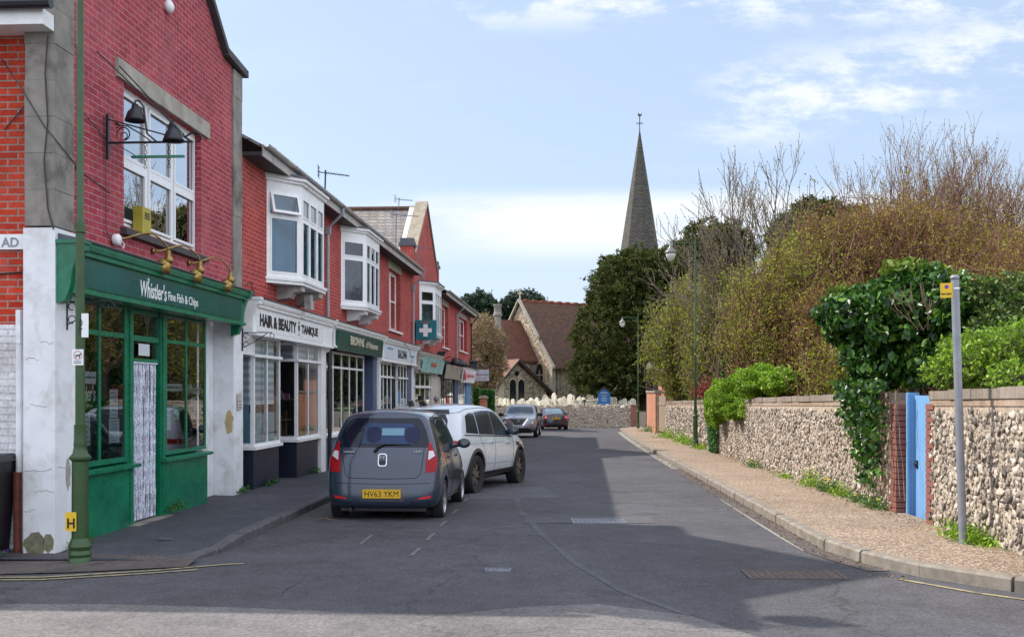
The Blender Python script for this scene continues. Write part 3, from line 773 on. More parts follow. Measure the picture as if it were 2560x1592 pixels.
# shopfront
XS = -.06
ZF = .0
def stall(a, b, zt, x, name='stall_riser', mat=M_green, base=-.3):
    mb = MB(); mb.box(x - .18, x, a, b, base, zt)
    return mb.build(name, mat, CS)
stall(11.302, 12.78, .66, XS + .02); stall(13.92, 15.50, .66, XS + .02)
mb = MB(); mb.prism([(-.25, .66), (.03, .66), (.03, .70), (-.25, .735)], 'y', 11.302, 12.97); mb.prism([(-.25, .66), (.03, .66), (.03, .70), (-.25, .735)], 'y', 13.80, 15.56); mb.build('shop_sill', M_green, CS)
window(CS, (XS, 11.31), (XS, 12.76), .74, 2.66, [.50], [2.27], M_green, .06, .055, .09, M_glass, 'shop_window')
window(CS, (XS, 13.96), (XS, 15.50), .74, 2.66, [.5], [2.27], M_green, .055, .05, .09, M_glass, 'shop_window')
mb = MB()
for a, b in ((12.762, 12.95), (13.79, 13.958)):
    mb.box(XS - .12, XS + .0, a, b, -.25, 2.66); mb.box(XS, XS + .02, a + .05, b - .05, -.2, 2.6)
mb.box(XS - .10, XS - .02, 12.952, 13.788, 2.57, 2.66); mb.box(XS - .10, XS - .02, 12.952, 13.788, 2.23, 2.30); mb.box(XS - .10, XS - .02, 12.952, 13.788, 1.95, 2.01)
mb.build('door_frame', M_green, CS)
mb = MB(); mb.box(XS - .06, XS - .055, 12.952, 13.788, 2.012, 2.228); mb.box(XS - .06, XS - .055, 12.952, 13.788, 2.302, 2.568); mb.build('pane', M_glass, CS)
mb = MB(); mb.box(-.9, -.15, 13.70, 13.74, 0, 1.95); mb.build('door', M_green, CS, label='door standing open behind the bead curtain')
mb = MB(); mb.box(-.35, .06, 12.8, 13.98, -.3, -.05); mb.build('doorstep', M_conc, CS)
mb = MB()
bz = 1.945; bottom = -.02; rr = random.Random(5)
q = N('silver_beads'); sx = q.n('ShaderNodeSeparateXYZ'); q.l(q.obj(), sx.inputs[0])
wv = q.n('ShaderNodeTexWhiteNoise', noise_dimensions='3D'); sn = q.n('ShaderNodeVectorMath', operation='SNAP'); q.l(q.obj(), sn.inputs[0]); sn.inputs[1].default_value = (.02, .02, .02); q.l(sn.outputs[0], wv.inputs[0])
M_bead = q.set(q.ramp(wv.outputs[0], [(0, (.62, .60, .70)), (.5, (.86, .86, .92)), (.75, (.35, .62, .62)), (.88, (.62, .35, .60)), (1, (.32, .36, .65))]), .25, spec=.6)
M_bead.node_tree.nodes['Principled BSDF'].inputs['Metallic'].default_value = .0
ns = 46
for i in range(ns):
    y = 12.975 + (13.66 - 12.975) * i / (ns - 1)
    pts = []; k = 26; dx = rr.uniform(0, .02); ph = rr.uniform(0, 6)
    for j in range(k): pts.append((XS - .03 + dx + .004 * math.sin(ph + j * .6), y + .006 * math.sin(ph + j * .35) + (.03 * (j / k) ** 2) * rr.uniform(-.3, .3), bz - (bz - bottom) * j / (k - 1)))
    rs = [.0078 if j % 2 else .0052 for j in range(k)]
    mb.tube(pts, rs, 5)
mb.box(XS - .045, XS + .0, 12.955, 13.70, bz, bz + .02)
mb.build('bead_curtain', M_bead, CS)
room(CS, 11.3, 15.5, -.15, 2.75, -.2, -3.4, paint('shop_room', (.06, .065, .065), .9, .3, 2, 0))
mb = MB(); mb.box(-2.2, -1.5, 12.0, 15.3, -.1, 1.05); mb.box(-3.0, -2.6, 11.6, 15.2, .9, 2.2); mb.build('counter', paint('steel_counter', (.3, .3, .3), .35, .1, 5, 0, metal=.6), CS)
mb = MB(); mb.box(-.45, -.33, 15.502, 16.57, -.3, 2.7); 
for k in range(6): mb.box(-.33, -.322, 15.52 + k * .175, 15.52 + k * .175 + .16, -.2, 2.65)
mb.build('side_passage_door', M_render, CS, label='pale boarded passage door between window and white pillar')
FA = fascia(CS, 10.93, 16.45, 2.66, 3.16, 0.002, .30, M_green, (11.05, 16.3, 2.70, 3.0, M_teal))
console(CS, 10.94, 2.55, 3.12, .27, M_green); console(CS, 16.5, 2.5, 3.12, .27, M_green)
xw = .30 - .085 + .001
text("Whistler's", 'lettering', M_gtext, FA, (xw, 12.50, 2.735), (0, 1, 0), (0, 0, 1), .80, .205, .014, .12)
mb = MB(); mb.ring((xw + .003, 12.735, 2.955), .018, .006, 'x', 10, 4); mb.tube([(xw + .003, 12.735, 2.93), (xw + .003, 12.76, 2.925)], .006, 4); mb.build('lettering', M_gtext, FA)
text("Fine Fish & Chips", 'lettering', M_gtext, FA, (xw, 13.36, 2.725), (0, 1, 0), (0, 0, 1), 1.05, .15, .012)
M_paper = paint('white_paper', (.62, .66, .68), .6, .05, 5, 0); M_tealtext = paint('teal_print', (.03, .28, .28), .6); M_blk = paint('black_print', (.01, .01, .012), .5)
def poster(a, b, z0, z1, lines=6, mat=None, tmat=None, x=XS - .027):
    mb = MB(); mb.box(x - .001, x + .001, a, b, z0, z1); p = mb.build('poster', mat or M_paper, CS)
    mb = MB(); h = (z1 - z0)
    for i in range(lines):
        z = z1 - h * (.12 + .76 * i / max(lines - 1, 1)); w = (b - a) * rr.uniform(.25, .4)
        mb.box(x + .001, x + .002, (a + b) / 2 - w, (a + b) / 2 + w, z - h * .018, z + h * .018)
    mb.build('printed_line', tmat or M_tealtext, p)
poster(12.34, 12.56, 1.28, 1.62); poster(12.32, 12.60, .98, 1.27, 8); poster(11.65, 11.84, .98, 1.35); poster(14.02, 14.2, 1.07, 1.37); poster(14.95, 15.15, 1.2, 1.5, 4)
poster(14.28, 14.52, 1.2, 1.42, 3, paint('green_award_sticker', (.02, .3, .08), .5), M_paper); poster(13.16, 13.5, 2.05, 2.2, 0); poster(13.98, 14.63, 1.60, 1.70, 0)
poster(11.38, 11.98, 1.68, 1.82, 0); poster(12.69, 12.74, .80, .97, 2, M_paper, paint('red_print', (.6, .03, .05), .5))
text('www.whistlersfishandchips.co.uk', 'lettering', M_tealtext, CS, (XS - .024, 14.0, 1.63), (0, 1, 0), (0, 0, 1), .6, .035)
text('www.whistlersfishandchips.co.uk', 'lettering', M_tealtext, CS, (XS - .024, 11.4, 1.735), (0, 1, 0), (0, 0, 1), .55, .04)
text("Whistler's", 'lettering', M_gtext, CS, (XS - .024, 11.36, 1.48), (0, 1, 0), (0, 0, 1), .60, .19, .014, .12)
text("Fish & Chips", 'lettering', M_gtext, CS, (XS - .024, 11.52, 1.41), (0, 1, 0), (0, 0, 1), .38, .045)
text("Whistler's", 'lettering', M_gtext, CS, (XS - .024, 14.80, 1.55), (0, 1, 0), (0, 0, 1), .60, .15, .014, .12)
# cables and small ironwork on the corner
mb = MB()
mb.tube([(-.06, 10.84, 5.3), (-.09, 10.842, 4.9), (-.06, 10.84, 4.4), (-.10, 10.84, 4.0), (-.06, 10.84, 3.5), (0.0, 10.84, 3.28)], .008, 5)
mb.tube([(-.62, 10.95, 5.1), (-.345, 10.845, 4.75), (-.1, 10.843, 4.35), (.013, 10.85, 4.22), (.013, 11.28, 4.06), (-.018, 11.36, 4.03), (-.018, 12.2, 3.92)], .006, 5)
mb.tube([(-.33, 10.96, 5.2), (-.33, 10.95, 4.6), (-.345, 10.95, 3.0), (-.4, 10.96, 2.85), (-.9, 10.96, 2.82)], .009, 5)
mb.tube([(-.33, 10.955, 4.65), (-.6, 10.96, 4.35)], .007, 5)
mb.tube([(.0, 13.0, 4.5), (0.0, 12.0, 4.52), (0.0, 11.4, 4.7)], .006, 5)
mb.tube([(0.0, 12.05, 4.3), (0.0, 12.06, 3.45), (0.0, 12.12, 3.42), (0, 12.1, 3.36)], .005, 5)
mb.build('cable', M_black, CS)
mb = MB(); mb.tube([(-.42, 10.94, -.2), (-.42, 10.94, 2.2)], .035, 8); mb.box(-.44, -.39, 10.9, 10.97, 2.1, 2.45); mb.build('side_pipe', M_render, CS); mb = MB(); mb.tube([(-.43, 10.925, -.15), (-.43, 10.925, .75)], .045, 8); mb.build('rusty_pipe', paint('rusty_iron', (.16, .045, .03), .85, .4, 14, .5), CS)
for s_, k in ((11.1, 1), (16.98, 1)):
    mb = MB(); mb.box(.0, .02, s_ - .012, s_ + .012, 2.25, 2.62); mb.tube([(.01, s_, 2.55), (.5, s_, 2.55)], .008, 5); mb.tube([(.01, s_, 2.3), (.25, s_, 2.42), (.42, s_, 2.54)], .007, 5)
    mb.ring((.07, s_, 2.5), .04, .006, 'y', 10, 4, 0, 5); mb.ring((.07, s_, 2.36), .04, .006, 'y', 10, 4, 0, 5); mb.ring((.5, s_, 2.5), .035, .006, 'y', 10, 4, -1, 4)
    mb.build('scroll_bracket', M_iron, CS)
mb = MB(); mb.box(-.03, -.028, 10.0, 10.01, 0, .01)
mb = MB(); mb.prism([(-.99, 3.09), (-.37, 3.09), (-.37, 3.25), (-.99, 3.25)], 'y', 10.945, 10.962); SG = mb.build('street_name_plate', M_white, CS)
text('AD', 'lettering', paint('grey_letters', (.25, .26, .3), .5), SG, (-.62, 10.944, 3.115), (1, 0, 0), (0, 0, 1), .19, .10, .02)
rr = random.Random(12)
def scar(cx, z, w, h, mat, plane='y', name='plaster_scar'):
    mb = MB(); p = [(cx + w * math.cos(t * math.pi / 8) * rr.uniform(.75, 1.1), z + h * math.sin(t * math.pi / 8) * rr.uniform(.8, 1.1)) for t in range(16)]
    if plane == 'y': mb.prism(p, 'y', 10.843, 10.851)
    elif plane == 'x': mb.prism(p, 'x', .011, .018)
    else: mb.prism(p, 'y', 16.562, 16.571)
    return mb.build(name, mat, CS)
M_scar = paint('bare_grey_plaster', (.34, .32, .28), .9, .25, 14, .5); M_ochre = paint('ochre_bare_plaster', (.46, .36, .18), .9, .2, 14, .4); M_stain = paint('mossy_stain', (.20, .19, .12), .9, .4, 18, .6)
scar(11.12, .72, .06, .17, M_scar, 'x'); scar(-.20, 0.0, .12, .14, M_stain); scar(-.06, .02, .07, .10, M_stain); scar(-.07, 1.10, .07, .20, M_ochre, 'f')
mb = MB(); rr = random.Random(4)
for (x0_, x1_, z_) in ((-.32, -.02, .78), (-.25, -.08, 1.45), (-.3, -.16, 1.93), (-.15, 0, 2.1), (-.32, -.2, .35), (-.2, 0, .55)):
    pts = [(x0_ + (x1_ - x0_) * i / 6, 10.849, z_ + rr.uniform(-.02, .02)) for i in range(7)]; mb.tube(pts, .003, 4)
pts = [(.012, 10.9 + .35 * i / 5, .8 + rr.uniform(-.02, .02)) for i in range(6)]; mb.tube(pts, .003, 4)
mb.build('crack', M_scar, CS)
place_t(CS, 10.86, 0, -.15)

# yellow locker-like box standing behind the upper window
o = MB().box(-.085, .02, 13.02, 13.34, 3.61, 4.02); o.build('x', M_brass)
bpy.data.objects.remove(bpy.data.objects['x'])
YB = empty('ledge_box'); tag(YB, 'mustard yellow metal box with louvres on the upper window ledge', 'box')
mb = MB(); mb.box(-.08, .04, 12.98, 13.24, 3.575, 3.90); mb.build('body', paint('mustard_metal', (.42, .34, .035), .45), YB)
mb = MB(); [mb.box(.04, .048, 13.05, 13.19, z, z + .012) for z in (3.76, 3.79, 3.82)]; mb.build('louvre', M_dkwood, YB); place_t(YB, 13.1, 0, 3.57)

# small notices on the corner shop
def notice(name, label, s, z, w, h, x, col, lines, cat='notice'):
    r = empty(name); tag(r, label, cat); mb = MB(); mb.box(x, x + .006, s, s + w, z, z + h); mb.build('plate', col, r)
    for t, zz_, hh_, ww_, m_ in lines: text(t, 'lettering', m_, r, (x + .007, s + (w - ww_) / 2, z + zz_), (0, 1, 0), (0, 0, 1), ww_, hh_, .01, depth=.001)
    place_t(r, s, x, z); return r
notice('parking_notice', 'small cream parking notice on the far white pillar of the fish and chip shop', 16.70, 1.30, .22, .27, .019, M_cream, (('P', .17, .07, .05, M_ltblue), ('Max stay', .12, .03, .15, M_redl_), ('1 hour', .07, .03, .12, M_redl_), ('No return', .02, .03, .16, M_redl_)))
notice('dog_notice', 'small framed picture of a white dog on the green panel by the lamp post', 11.42, .44, .22, .15, -.038, M_black, ())
mb = MB(); mb.prism([(11.46, .47), (11.48, .47), (11.49, .51), (11.55, .51), (11.56, .47), (11.58, .47), (11.585, .53), (11.60, .56), (11.57, .57), (11.55, .545), (11.49, .545), (11.47, .56)], 'x', -.031, -.028); dg_ = mb.build('dog_shape', M_upvc); dn = bpy.data.objects['dog_notice']; dg_.parent = dn; dg_.data.transform(Matrix.Translation((.038, -11.42, -.44)))

# brass swan-neck lamps on the fascia
def brass_lamp(s, label):
    r = empty('brass_wall_lamp'); tag(r, label, 'lamp', 'brass swan-neck lamps above the green fascia')
    mb = MB(); pts = []
    for i in range(15):
        t = i / 14
        pts.append((.02 + .31 * t, s - .72 + .72 * t, 3.40 + .13 * math.sin(math.pi * (t ** 1.5))))
    pts.append((.34, s + .01, 3.30)); mb.tube(pts, .012, 8); mb.lathe([(.04, -.01), (.04, .01)], (.0, s - .72, 3.40), 10, 'x'); mb.build('arm', M_brass, r, True)
    mb = MB(); mb.lathe([(.0, .0), (.028, -.0), (.03, -.07), (.055, -.10), (.062, -.14), (.04, -.17)], (.34, s + .01, 3.36), 12); mb.build('cap', M_brass, r, True)
    mb = MB(); mb.lathe([(.035, 0), (.07, -.03), (.10, -.09), (.115, -.15), (.11, -.155), (.09, -.1), (.03, -.02)], (0, 0, 0), 16)
    o = mb.build('shade', M_brass, r, True)
    o.data.transform(Matrix.Translation((.34, s + .01, 3.24)) @ Matrix.Rotation(R(38), 4, 'Y'))
    place_t(r, s - .5, 0, 3.36); return r
brass_lamp(13.05, 'brass swan-neck lamp nearest the corner, below the mustard box')
brass_lamp(14.15, 'middle brass swan-neck lamp, above the words on the green fascia')
brass_lamp(15.4, 'brass swan-neck lamp farthest along the green fascia, beside the grey pier')

# wrought iron sign bracket with two black lamps
SB = empty('iron_sign_bracket'); tag(SB, 'black wrought iron bracket with two lamps, chains and empty green hanging bar', 'sign bracket')
s_ = 12.07; zb = 4.47
mb = MB(); mb.box(0, .03, s_ - .025, s_ + .025, 4.28, 4.80); mb.build('wall_plate', M_iron, SB)
def br(p): return (p[0], s_, p[1])
EX = 1.02
mb = MB(); mb.tube([(.03, s_, zb), (EX, s_, zb)], .014, 6); mb.tube([(.03, s_, 4.74), (EX - .1, s_, zb + .02)], .009, 6)
mb.ring((.2, s_, zb + .10), .075, .008, 'y', 14, 5, -1.5, 3.6); mb.ring((.21, s_, zb + .08), .038, .007, 'y', 10, 5, -1.5, 3.6); mb.tube([br((.11, zb + .21)), br((.25, zb + .19)), br((.42, zb + .09)), br((.54, zb))], .008, 5)
mb.ring((.12, s_, zb + .20), .028, .007, 'y', 8, 4, -2, 2.5)
mb.ring((EX + .05, s_, zb + .05), .05, .012, 'y', 10, 5, -1.8, 2.2); mb.tube([(EX - .1, s_, zb + .05), (EX + .02, s_, zb + .12)], .012, 5)
mb.tube([(0, s_ - .25, 5.45), (EX - .1, s_, zb + .08)], .008, 5); mb.tube([(0, s_ + .32, 5.47), (EX - .1, s_, zb + .08)], .008, 5)
mb.build('bracket_arm', M_iron, SB)
for x in (.46, .74):
    mb = MB(); z = zb
    for k in range(7):
        c = (x, s_, z - .03); mb.ring(c, .018, .004, 'x' if k % 2 else 'y', 8, 4); z -= .042
    mb.build('chain', M_iron, SB)
mb = MB(); mb.box(.30, .92, s_ - .02, s_ + .02, 4.29, 4.315); mb.build('hanging_bar', M_green, SB)
for x, zt, dx in ((.34, 4.90, -.0), (.79, 4.66, .2)):
    mb = MB(); mb.tube([(x + .26 - dx, s_, zb), (x + .14 - dx * .8, s_, zb + .10), (x + .10 - dx * .8, s_, zt - .02), (x + .05 - dx * .35, s_, zt + .05), (x, s_, zt + .05), (x, s_, zt - .02)], .012, 6); a = mb.build('lamp_arm', M_iron, SB)
    mb = MB(); mb.lathe([(.0, .03), (.035, .03), (.045, -.02), (.085, -.06), (.11, -.13), (.12, -.165), (.113, -.165), (.085, -.08), (0, -.03)], (x, s_, zt - .02), 18); mb.build('lamp_shade', M_iron, SB, True)
place_t(SB, s_, 0, zb)
# fire alarm sounder
AL = empty('alarm_sounder'); tag(AL, 'small round white alarm sounder on the brick above the green cornice', 'alarm')
mb = MB(); mb.lathe([(.05, -.02), (.07, 0), (.07, .05), (.05, .07)], (0, 12.28, 3.38), 16, 'x'); mb.build('body', M_upvc, AL, True)
mb = MB(); mb.tube([(.03, 12.33, 3.36), (.03, 12.45, 3.30), (.02, 12.5, 3.36), (.01, 12.44, 3.4)], .008, 5); mb.build('cable', M_upvc, AL); place_t(AL, 12.3, 0, 3.38)
AL = empty('security_light'); tag(AL, 'round white light high on the brick gable at the top of the picture', 'light')
mb = MB(); mb.lathe([(.06, 0), (.09, .03), (.085, .07), (.04, .1)], (-.03, 13.9, 6.72), 16, 'x'); mb.build('body', M_upvc, AL, True)
mb = MB(); mb.lathe([(.075, 0), (.075, .02)], (-.035, 13.9, 6.72), 16, 'x'); mb.build('base', M_gutter, AL, True); place_t(AL, 13.9, 0, 6.7)

# ---- houses of the terrace
def house(name, label, a, b, wallmat=M_red2, holes=(), gable=False, ends=(False, False), zlow=2.9):
    r = empty(name); tag(r, label, 'shop building', 'terraced red brick shops')
    mb = MB(); mb.wall(-.0, a + .003, b - .003, zlow, 5.5, holes, .25)
    if gable: mb.prism([(a + .003, 5.502), (b - .003, 5.502), (b - .003, 6.2), (b - .5, 6.2), ((a + b) / 2, 8.3), (a + .5, 6.2), (a + .003, 6.2)], 'x', -.25, 0)
    mb.build('wall', wallmat, r)
    if ends[1]:
        mb = MB(); mb.box(-8, -.003, b - .2, b - .004, -1, 5.5); mb.prism([(-8, 5.5), (-.004, 5.5), (-4, 7.7)], 'y', b - .2, b - .004); mb.build('end_wall', wallmat, r)
    mb = MB(); mb.box(-8.2, -8, a + .003, b - .003, -1, 5.5); mb.build('rear_wall', wallmat, r)
    return r
def eaves(r, a, b):
    roof_slope(r, a, b, 5.56, 7.9)
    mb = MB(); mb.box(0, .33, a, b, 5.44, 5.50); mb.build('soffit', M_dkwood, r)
    mb = MB(); mb.box(.33, .355, a, b, 5.42, 5.60); mb.build('fascia_board', M_gutter, r)
    gutter(r, a, b, 5.62)
def bay(r, a, b, z0=3.62, z1=5.18, d=.47, mat=M_white, frames=((.5, []), (None, None)), tilt_open=False, g=None, back=None):
    P = [(0.0, a), (d, a + .58), (d, b - .58), (0.0, b)]
    root = MB()
    # sill, apron, cornice
    def ring_(z0_, z1_, out, mb):
        pp = [(-.0, a - out), (d + out, a + .58 - out * .5), (d + out, b - .58 + out * .5), (-.0, b + out)]
        mb.add([(x, y, z0_) for x, y in pp] + [(x, y, z1_) for x, y in pp], [(3, 2, 1, 0), (4, 5, 6, 7), (0, 1, 5, 4), (1, 2, 6, 5), (2, 3, 7, 6), (3, 0, 4, 7)])
    ring_(z0 - .05, z0, .06, root); ring_(z0 - .11, z0 - .052, .03, root); ring_(z1, z1 + .14, .0, root); ring_(z1 + .142, z1 + .19, .05, root); ring_(z1 + .192, z1 + .25, .10, root)
    bd = root.build('bay_window', mat, r)
    mb = MB(); ring_(z1 + .252, z1 + .285, .13, mb); mb.build('lead_top', M_lead, bd)
    for s_ in (a + .75, b - .75):
      mb = MB(); mb.prism([(0, z0 - .112), (d - .02, z0 - .112), (d - .02, z0 - .2), (d * .62, z0 - .24), (d * .5, z0 - .33), (.06, z0 - .36), (0, z0 - .36)], 'y', s_ - .14, s_ + .14)
      mb.build('corbel', M_gutter if mat is M_white else mat, bd)
    zt = 4.72
    mb, gl = MB(), MB()
    for i in range(3):
        cols = [] if i != 1 else [1 / 3, 2 / 3]
        wframe(mb, gl, P[i], P[i + 1], z0, z1, cols, [zt], .075, .06, .07)
        L = (Vector(P[i + 1]) - Vector(P[i])).length
        us = [.075] + [c * L for c in cols] + [L - .075]
        for k in range(len(us) - 1):
            u0, u1 = us[k] + (.03 if k else 0), us[k + 1] - (.03 if k < len(us) - 2 else 0)
            for za, zb_ in ((z0 + .075, zt - .03), (zt + .03, z1 - .075)):
                if tilt_open and i == 0 and za > zt: continue
                w = .03
                seg(mb, P[i], P[i + 1], u0, u1, -.05, .008, za, za + w); seg(mb, P[i], P[i + 1], u0, u1, -.05, .008, zb_ - w, zb_)
                seg(mb, P[i], P[i + 1], u0, u0 + w, -.05, .008, za + w, zb_ - w); seg(mb, P[i], P[i + 1], u1 - w, u1, -.05, .008, za + w, zb_ - w)
    f = mb.build('window_frame', mat, bd); gl.build('pane', g or M_glass_bay, f)
    if tilt_open:
        Pv, Qv = Vector(P[0]), Vector(P[1]); L = (Qv - Pv).length; dd = (Qv - Pv).normalized(); nn = Vector((dd.y, -dd.x))
        mb, gl = MB(), MB(); H = z1 - .06 - zt - .02
        wframe(mb, gl, (0, .07), (0, L - .07), 0, H, [], [], .05, .03, .04)
        M = Matrix(((nn.x, dd.x, 0, Pv.x), (nn.y, dd.y, 0, Pv.y), (0, 0, 1, z1 - .06), (0, 0, 0, 1))) @ Matrix.Rotation(R(-14), 4, 'Y') @ Matrix.Translation((.02, 0, -H))
        o = mb.build('open_fanlight', mat, bd); g2 = gl.build('pane', g or M_glass_bay, bd); o.data.transform(M); g2.data.transform(M)
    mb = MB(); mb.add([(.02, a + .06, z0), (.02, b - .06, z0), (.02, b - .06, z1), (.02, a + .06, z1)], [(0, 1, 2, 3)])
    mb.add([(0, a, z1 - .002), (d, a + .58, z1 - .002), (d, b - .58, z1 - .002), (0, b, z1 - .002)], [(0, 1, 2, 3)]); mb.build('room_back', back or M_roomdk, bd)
    return bd
def sash(r, a, b, z0, z1, n=2, reveal=.14, mat=M_white, g=None):
    w = MB(); gl = MB(); L = b - a
    wframe(w, gl, (-reveal, a), (-reveal, b), z0, z1, [i / n for i in range(1, n)], [], .06, .12, .08)
    for i in range(n):
        u0 = a + L * i / n + (.06 if i else .06); u1 = a + L * (i + 1) / n - .06
        zm = (z0 + z1) / 2
        for za, zb_, xx in ((zm - .02, z1 - .06, -reveal - .012), (z0 + .06, zm + .02, -reveal - .045)):
            wframe(w, None, (xx, u0), (xx, u1), za, zb_, [], [], .045, .03, .03)
    o = w.build('sash_window', mat, r); gl.build('pane', g or M_glass_up, o)
    mb = MB(); mb.prism([(-.16, z0 - .08), (.07, z0 - .1), (.07, z0 - .04), (-.16, z0 - .001)], 'y', a - .12, b + .12); mb.build('window_sill', M_white, r)
    mb = MB(); mb.box(-.20, .008, a - .18, b + .18, z1 + .002, z1 + .24); mb.build('lintel', M_conc2, r)
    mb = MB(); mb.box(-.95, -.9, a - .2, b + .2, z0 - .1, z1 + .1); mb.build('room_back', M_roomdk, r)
    return o
ZP = -.35
def pilaster(r, a, b, mat, x=.06, z0=-1.0, z1=2.62, xb=-.3, name='pilaster'):
    mb = MB(); mb.box(xb, x, a, b, z0, z1); mb.box(x, x + .02, a - .0 + .015, b - .015, z0, gz(a) + .45); return mb.build(name, mat, r)
q = N('pleated_blind'); sp_ = q.n('ShaderNodeSeparateXYZ'); q.l(q.obj(), sp_.inputs[0])
fr_ = q.math('FRACT', q.math('MULTIPLY', sp_.outputs[2], 7.5))
M_blind = q.set(q.ramp(fr_, [(0, (.52, .58, .63)), (.45, (.52, .58, .63)), (.5, (.8, .84, .87)), (.95, (.84, .87, .9))]), .8)
M_frost = paint('frosted_film', (.16, .30, .38), .5, .1, 3, 0)

# hair and beauty shop
H2 = house('terraced_shop', 'red brick shop with white hair and beauty sign and the bay window left ajar', 17.0, 22.7)
eaves(H2, 17.0, 22.7); bay(H2, 18.35, 21.2, tilt_open=True, back=paint('blue_roller_blind', (.14, .42, .58), .8, .1, 2, 0))
f = fascia(H2, 17.06, 22.62, 2.55, 3.12, .002, .26, M_white, (17.2, 21.75, 2.60, 2.96, M_upvc))
x_ = .26 - .085 + .001; bp = paint('black_sign_letters', (.012, .012, .015), .4)
text('HAIR & BEAUTY', 'lettering', bp, f, (x_, 17.38, 2.68), (0, 1, 0), (0, 0, 1), 2.28, .215, .05)
text('TANIQUE', 'lettering', bp, f, (x_, 20.03, 2.675), (0, 1, 0), (0, 0, 1), 1.28, .2, .05)
mb = MB(); mb.ring((x_ + .004, 19.84, 2.80), .05, .007, 'x', 14, 4, 0, 6); mb.ring((x_ + .004, 19.84, 2.89), .022, .006, 'x', 10, 4); mb.tube([(x_ + .004, 19.84, 2.72), (x_ + .004, 19.84, 2.85)], .006, 4); mb.ring((x_ + .004, 19.84, 2.69), .03, .006, 'x', 10, 4, 3.3, 6); mb.build('lettering', bp, f)
console(H2, 17.12, 2.45, 3.08, .24, M_white); console(H2, 22.58, 2.45, 3.08, .24, M_white)
for a, b in ((17.62, 19.2), (20.38, 22.12)):
    mb = MB(); mb.box(-.9, -.02, a + .03, b - .03, -1, .60); mb.build('stall_riser', M_navy, H2)
    mb = MB(); mb.box(-.92, .04, a - .03, b + .05, .60, .655); mb.build('shop_sill', M_white, H2)
    mb, gl = MB(), MB()
    wframe(mb, gl, (0, a), (0, b), .656, 2.55, [.5], [2.2], .05, .04, .06)
    wframe(mb, gl, (-.9, a), (-.0, a + .002), .656, 2.55, [], [2.2], .055, .05, .06)
    w = mb.build('shop_window', M_white, H2); gl.build('pane', M_glass_soft, w)
    mb = MB(); mb.box(.0, .035, a, b + .04, 2.175, 2.225); mb.box(-.9, .035, a - .035, a, 2.175, 2.225); mb.build('transom', M_white, w)
mb = MB(); z0b = 1.36
mb.add([(-.11, 17.66, z0b), (-.11, 19.17, z0b), (-.11, 19.17, 2.18), (-.11, 17.66, 2.18)], [(0, 1, 2, 3)])
mb.add([(-.11, 17.66, 2.22), (-.11, 19.17, 2.22), (-.11, 19.17, 2.52), (-.11, 17.66, 2.52)], [(0, 1, 2, 3)])
mb.add([(-.85, 17.70, z0b), (-.11, 17.70, z0b), (-.11, 17.70, 2.52), (-.85, 17.70, 2.52)], [(0, 1, 2, 3)])
mb.add([(-.11, 20.43, 2.22), (-.11, 22.08, 2.22), (-.11, 22.08, 2.52), (-.11, 20.43, 2.52)], [(0, 1, 2, 3)])
mb.add([(-.85, 20.43, 2.22), (-.11, 20.43, 2.22), (-.11, 20.43, 2.52), (-.85, 20.43, 2.52)], [(0, 1, 2, 3)])
mb.build('blind', M_blind, H2)
mb = MB(); mb.add([(-.10, 17.66, .68), (-.10, 19.17, .68), (-.10, 19.17, 1.22), (-.10, 17.66, 1.22)], [(0, 1, 2, 3)]); mb.add([(-.85, 17.69, .68), (-.11, 17.69, .68), (-.11, 17.69, 1.35), (-.85, 17.69, 1.35)], [(0, 1, 2, 3)]); mb.build('frosted_film', paint('pale_blue_window_film', (.22, .42, .52), .6, .08, 3, 0), H2)
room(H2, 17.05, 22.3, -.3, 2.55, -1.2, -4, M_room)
mb = MB(); mb.box(-.95, -.93, 19.2, 20.38, -.3, 2.5); mb.build('shop_door', M_navy, H2)
mb = MB(); [mb.box(-.75, -.5, 20.6 + k * .38, 20.68 + k * .38, .66, 1.0 + .1 * k) for k in range(3)]; mb.box(-.8, -.45, 20.5, 21.6, 1.0, 1.03); mb.box(-.75, -.3, 20.5, 21.9, 1.42, 1.44); mb.build('display_shelf', paint('dark_wood', (.08, .04, .02), .6), H2)
mb = MB(); [mb.box(-.55 - .2 * (k % 3), -.45 - .2 * (k % 3), 20.55 + k * .14, 20.63 + k * .14, 1.44, 1.5 + .1 * ((k * 7) % 3 + 1) / 2) for k in range(9)]; mb.build('display_goods', attr_mat('goods', [(0, (.3, .1, .2)), (.5, (.1, .2, .15)), (1, (.4, .3, .1))]), H2)
mb = MB(); mb.box(-.3, .03, 22.19, 22.62, -1, 2.56); mb.box(-.3, .0, 17.045, 17.60, 2.2, 2.56); mb.build('pilaster', M_white, H2)
downpipe(H2, 22.62, 5.55, 3.2)
mb = MB(); mb.tube([(.09, 22.70, -.6), (.09, 22.70, 3.0)], .045, 10); mb.lathe([(.06, 0), (.06, .08)], (.09, 22.70, 1.5), 10); mb.build('downpipe', M_black, H2, label='black lower downpipe')
mb = MB(); mb.box(.3, .42, 19.75, 19.95, 3.28, 3.42); mb.box(.32, .44, 19.7, 19.93, 3.14, 3.30); mb.build('floodlight', M_gutter, H2)
mb = MB(); mb.tube([(.02, 17.1, 3.32), (.03, 17.35, 3.42), (.02, 17.6, 3.2), (.03, 18.2, 3.22), (.02, 19, 3.20)], .008, 5); mb.tube([(.3, 19.8, 3.3), (.05, 19.85, 3.1), (.28, 19.9, 2.95)], .006, 5); mb.build('cable', M_black, H2)
place_t(H2, 17.0, 0, -.3)

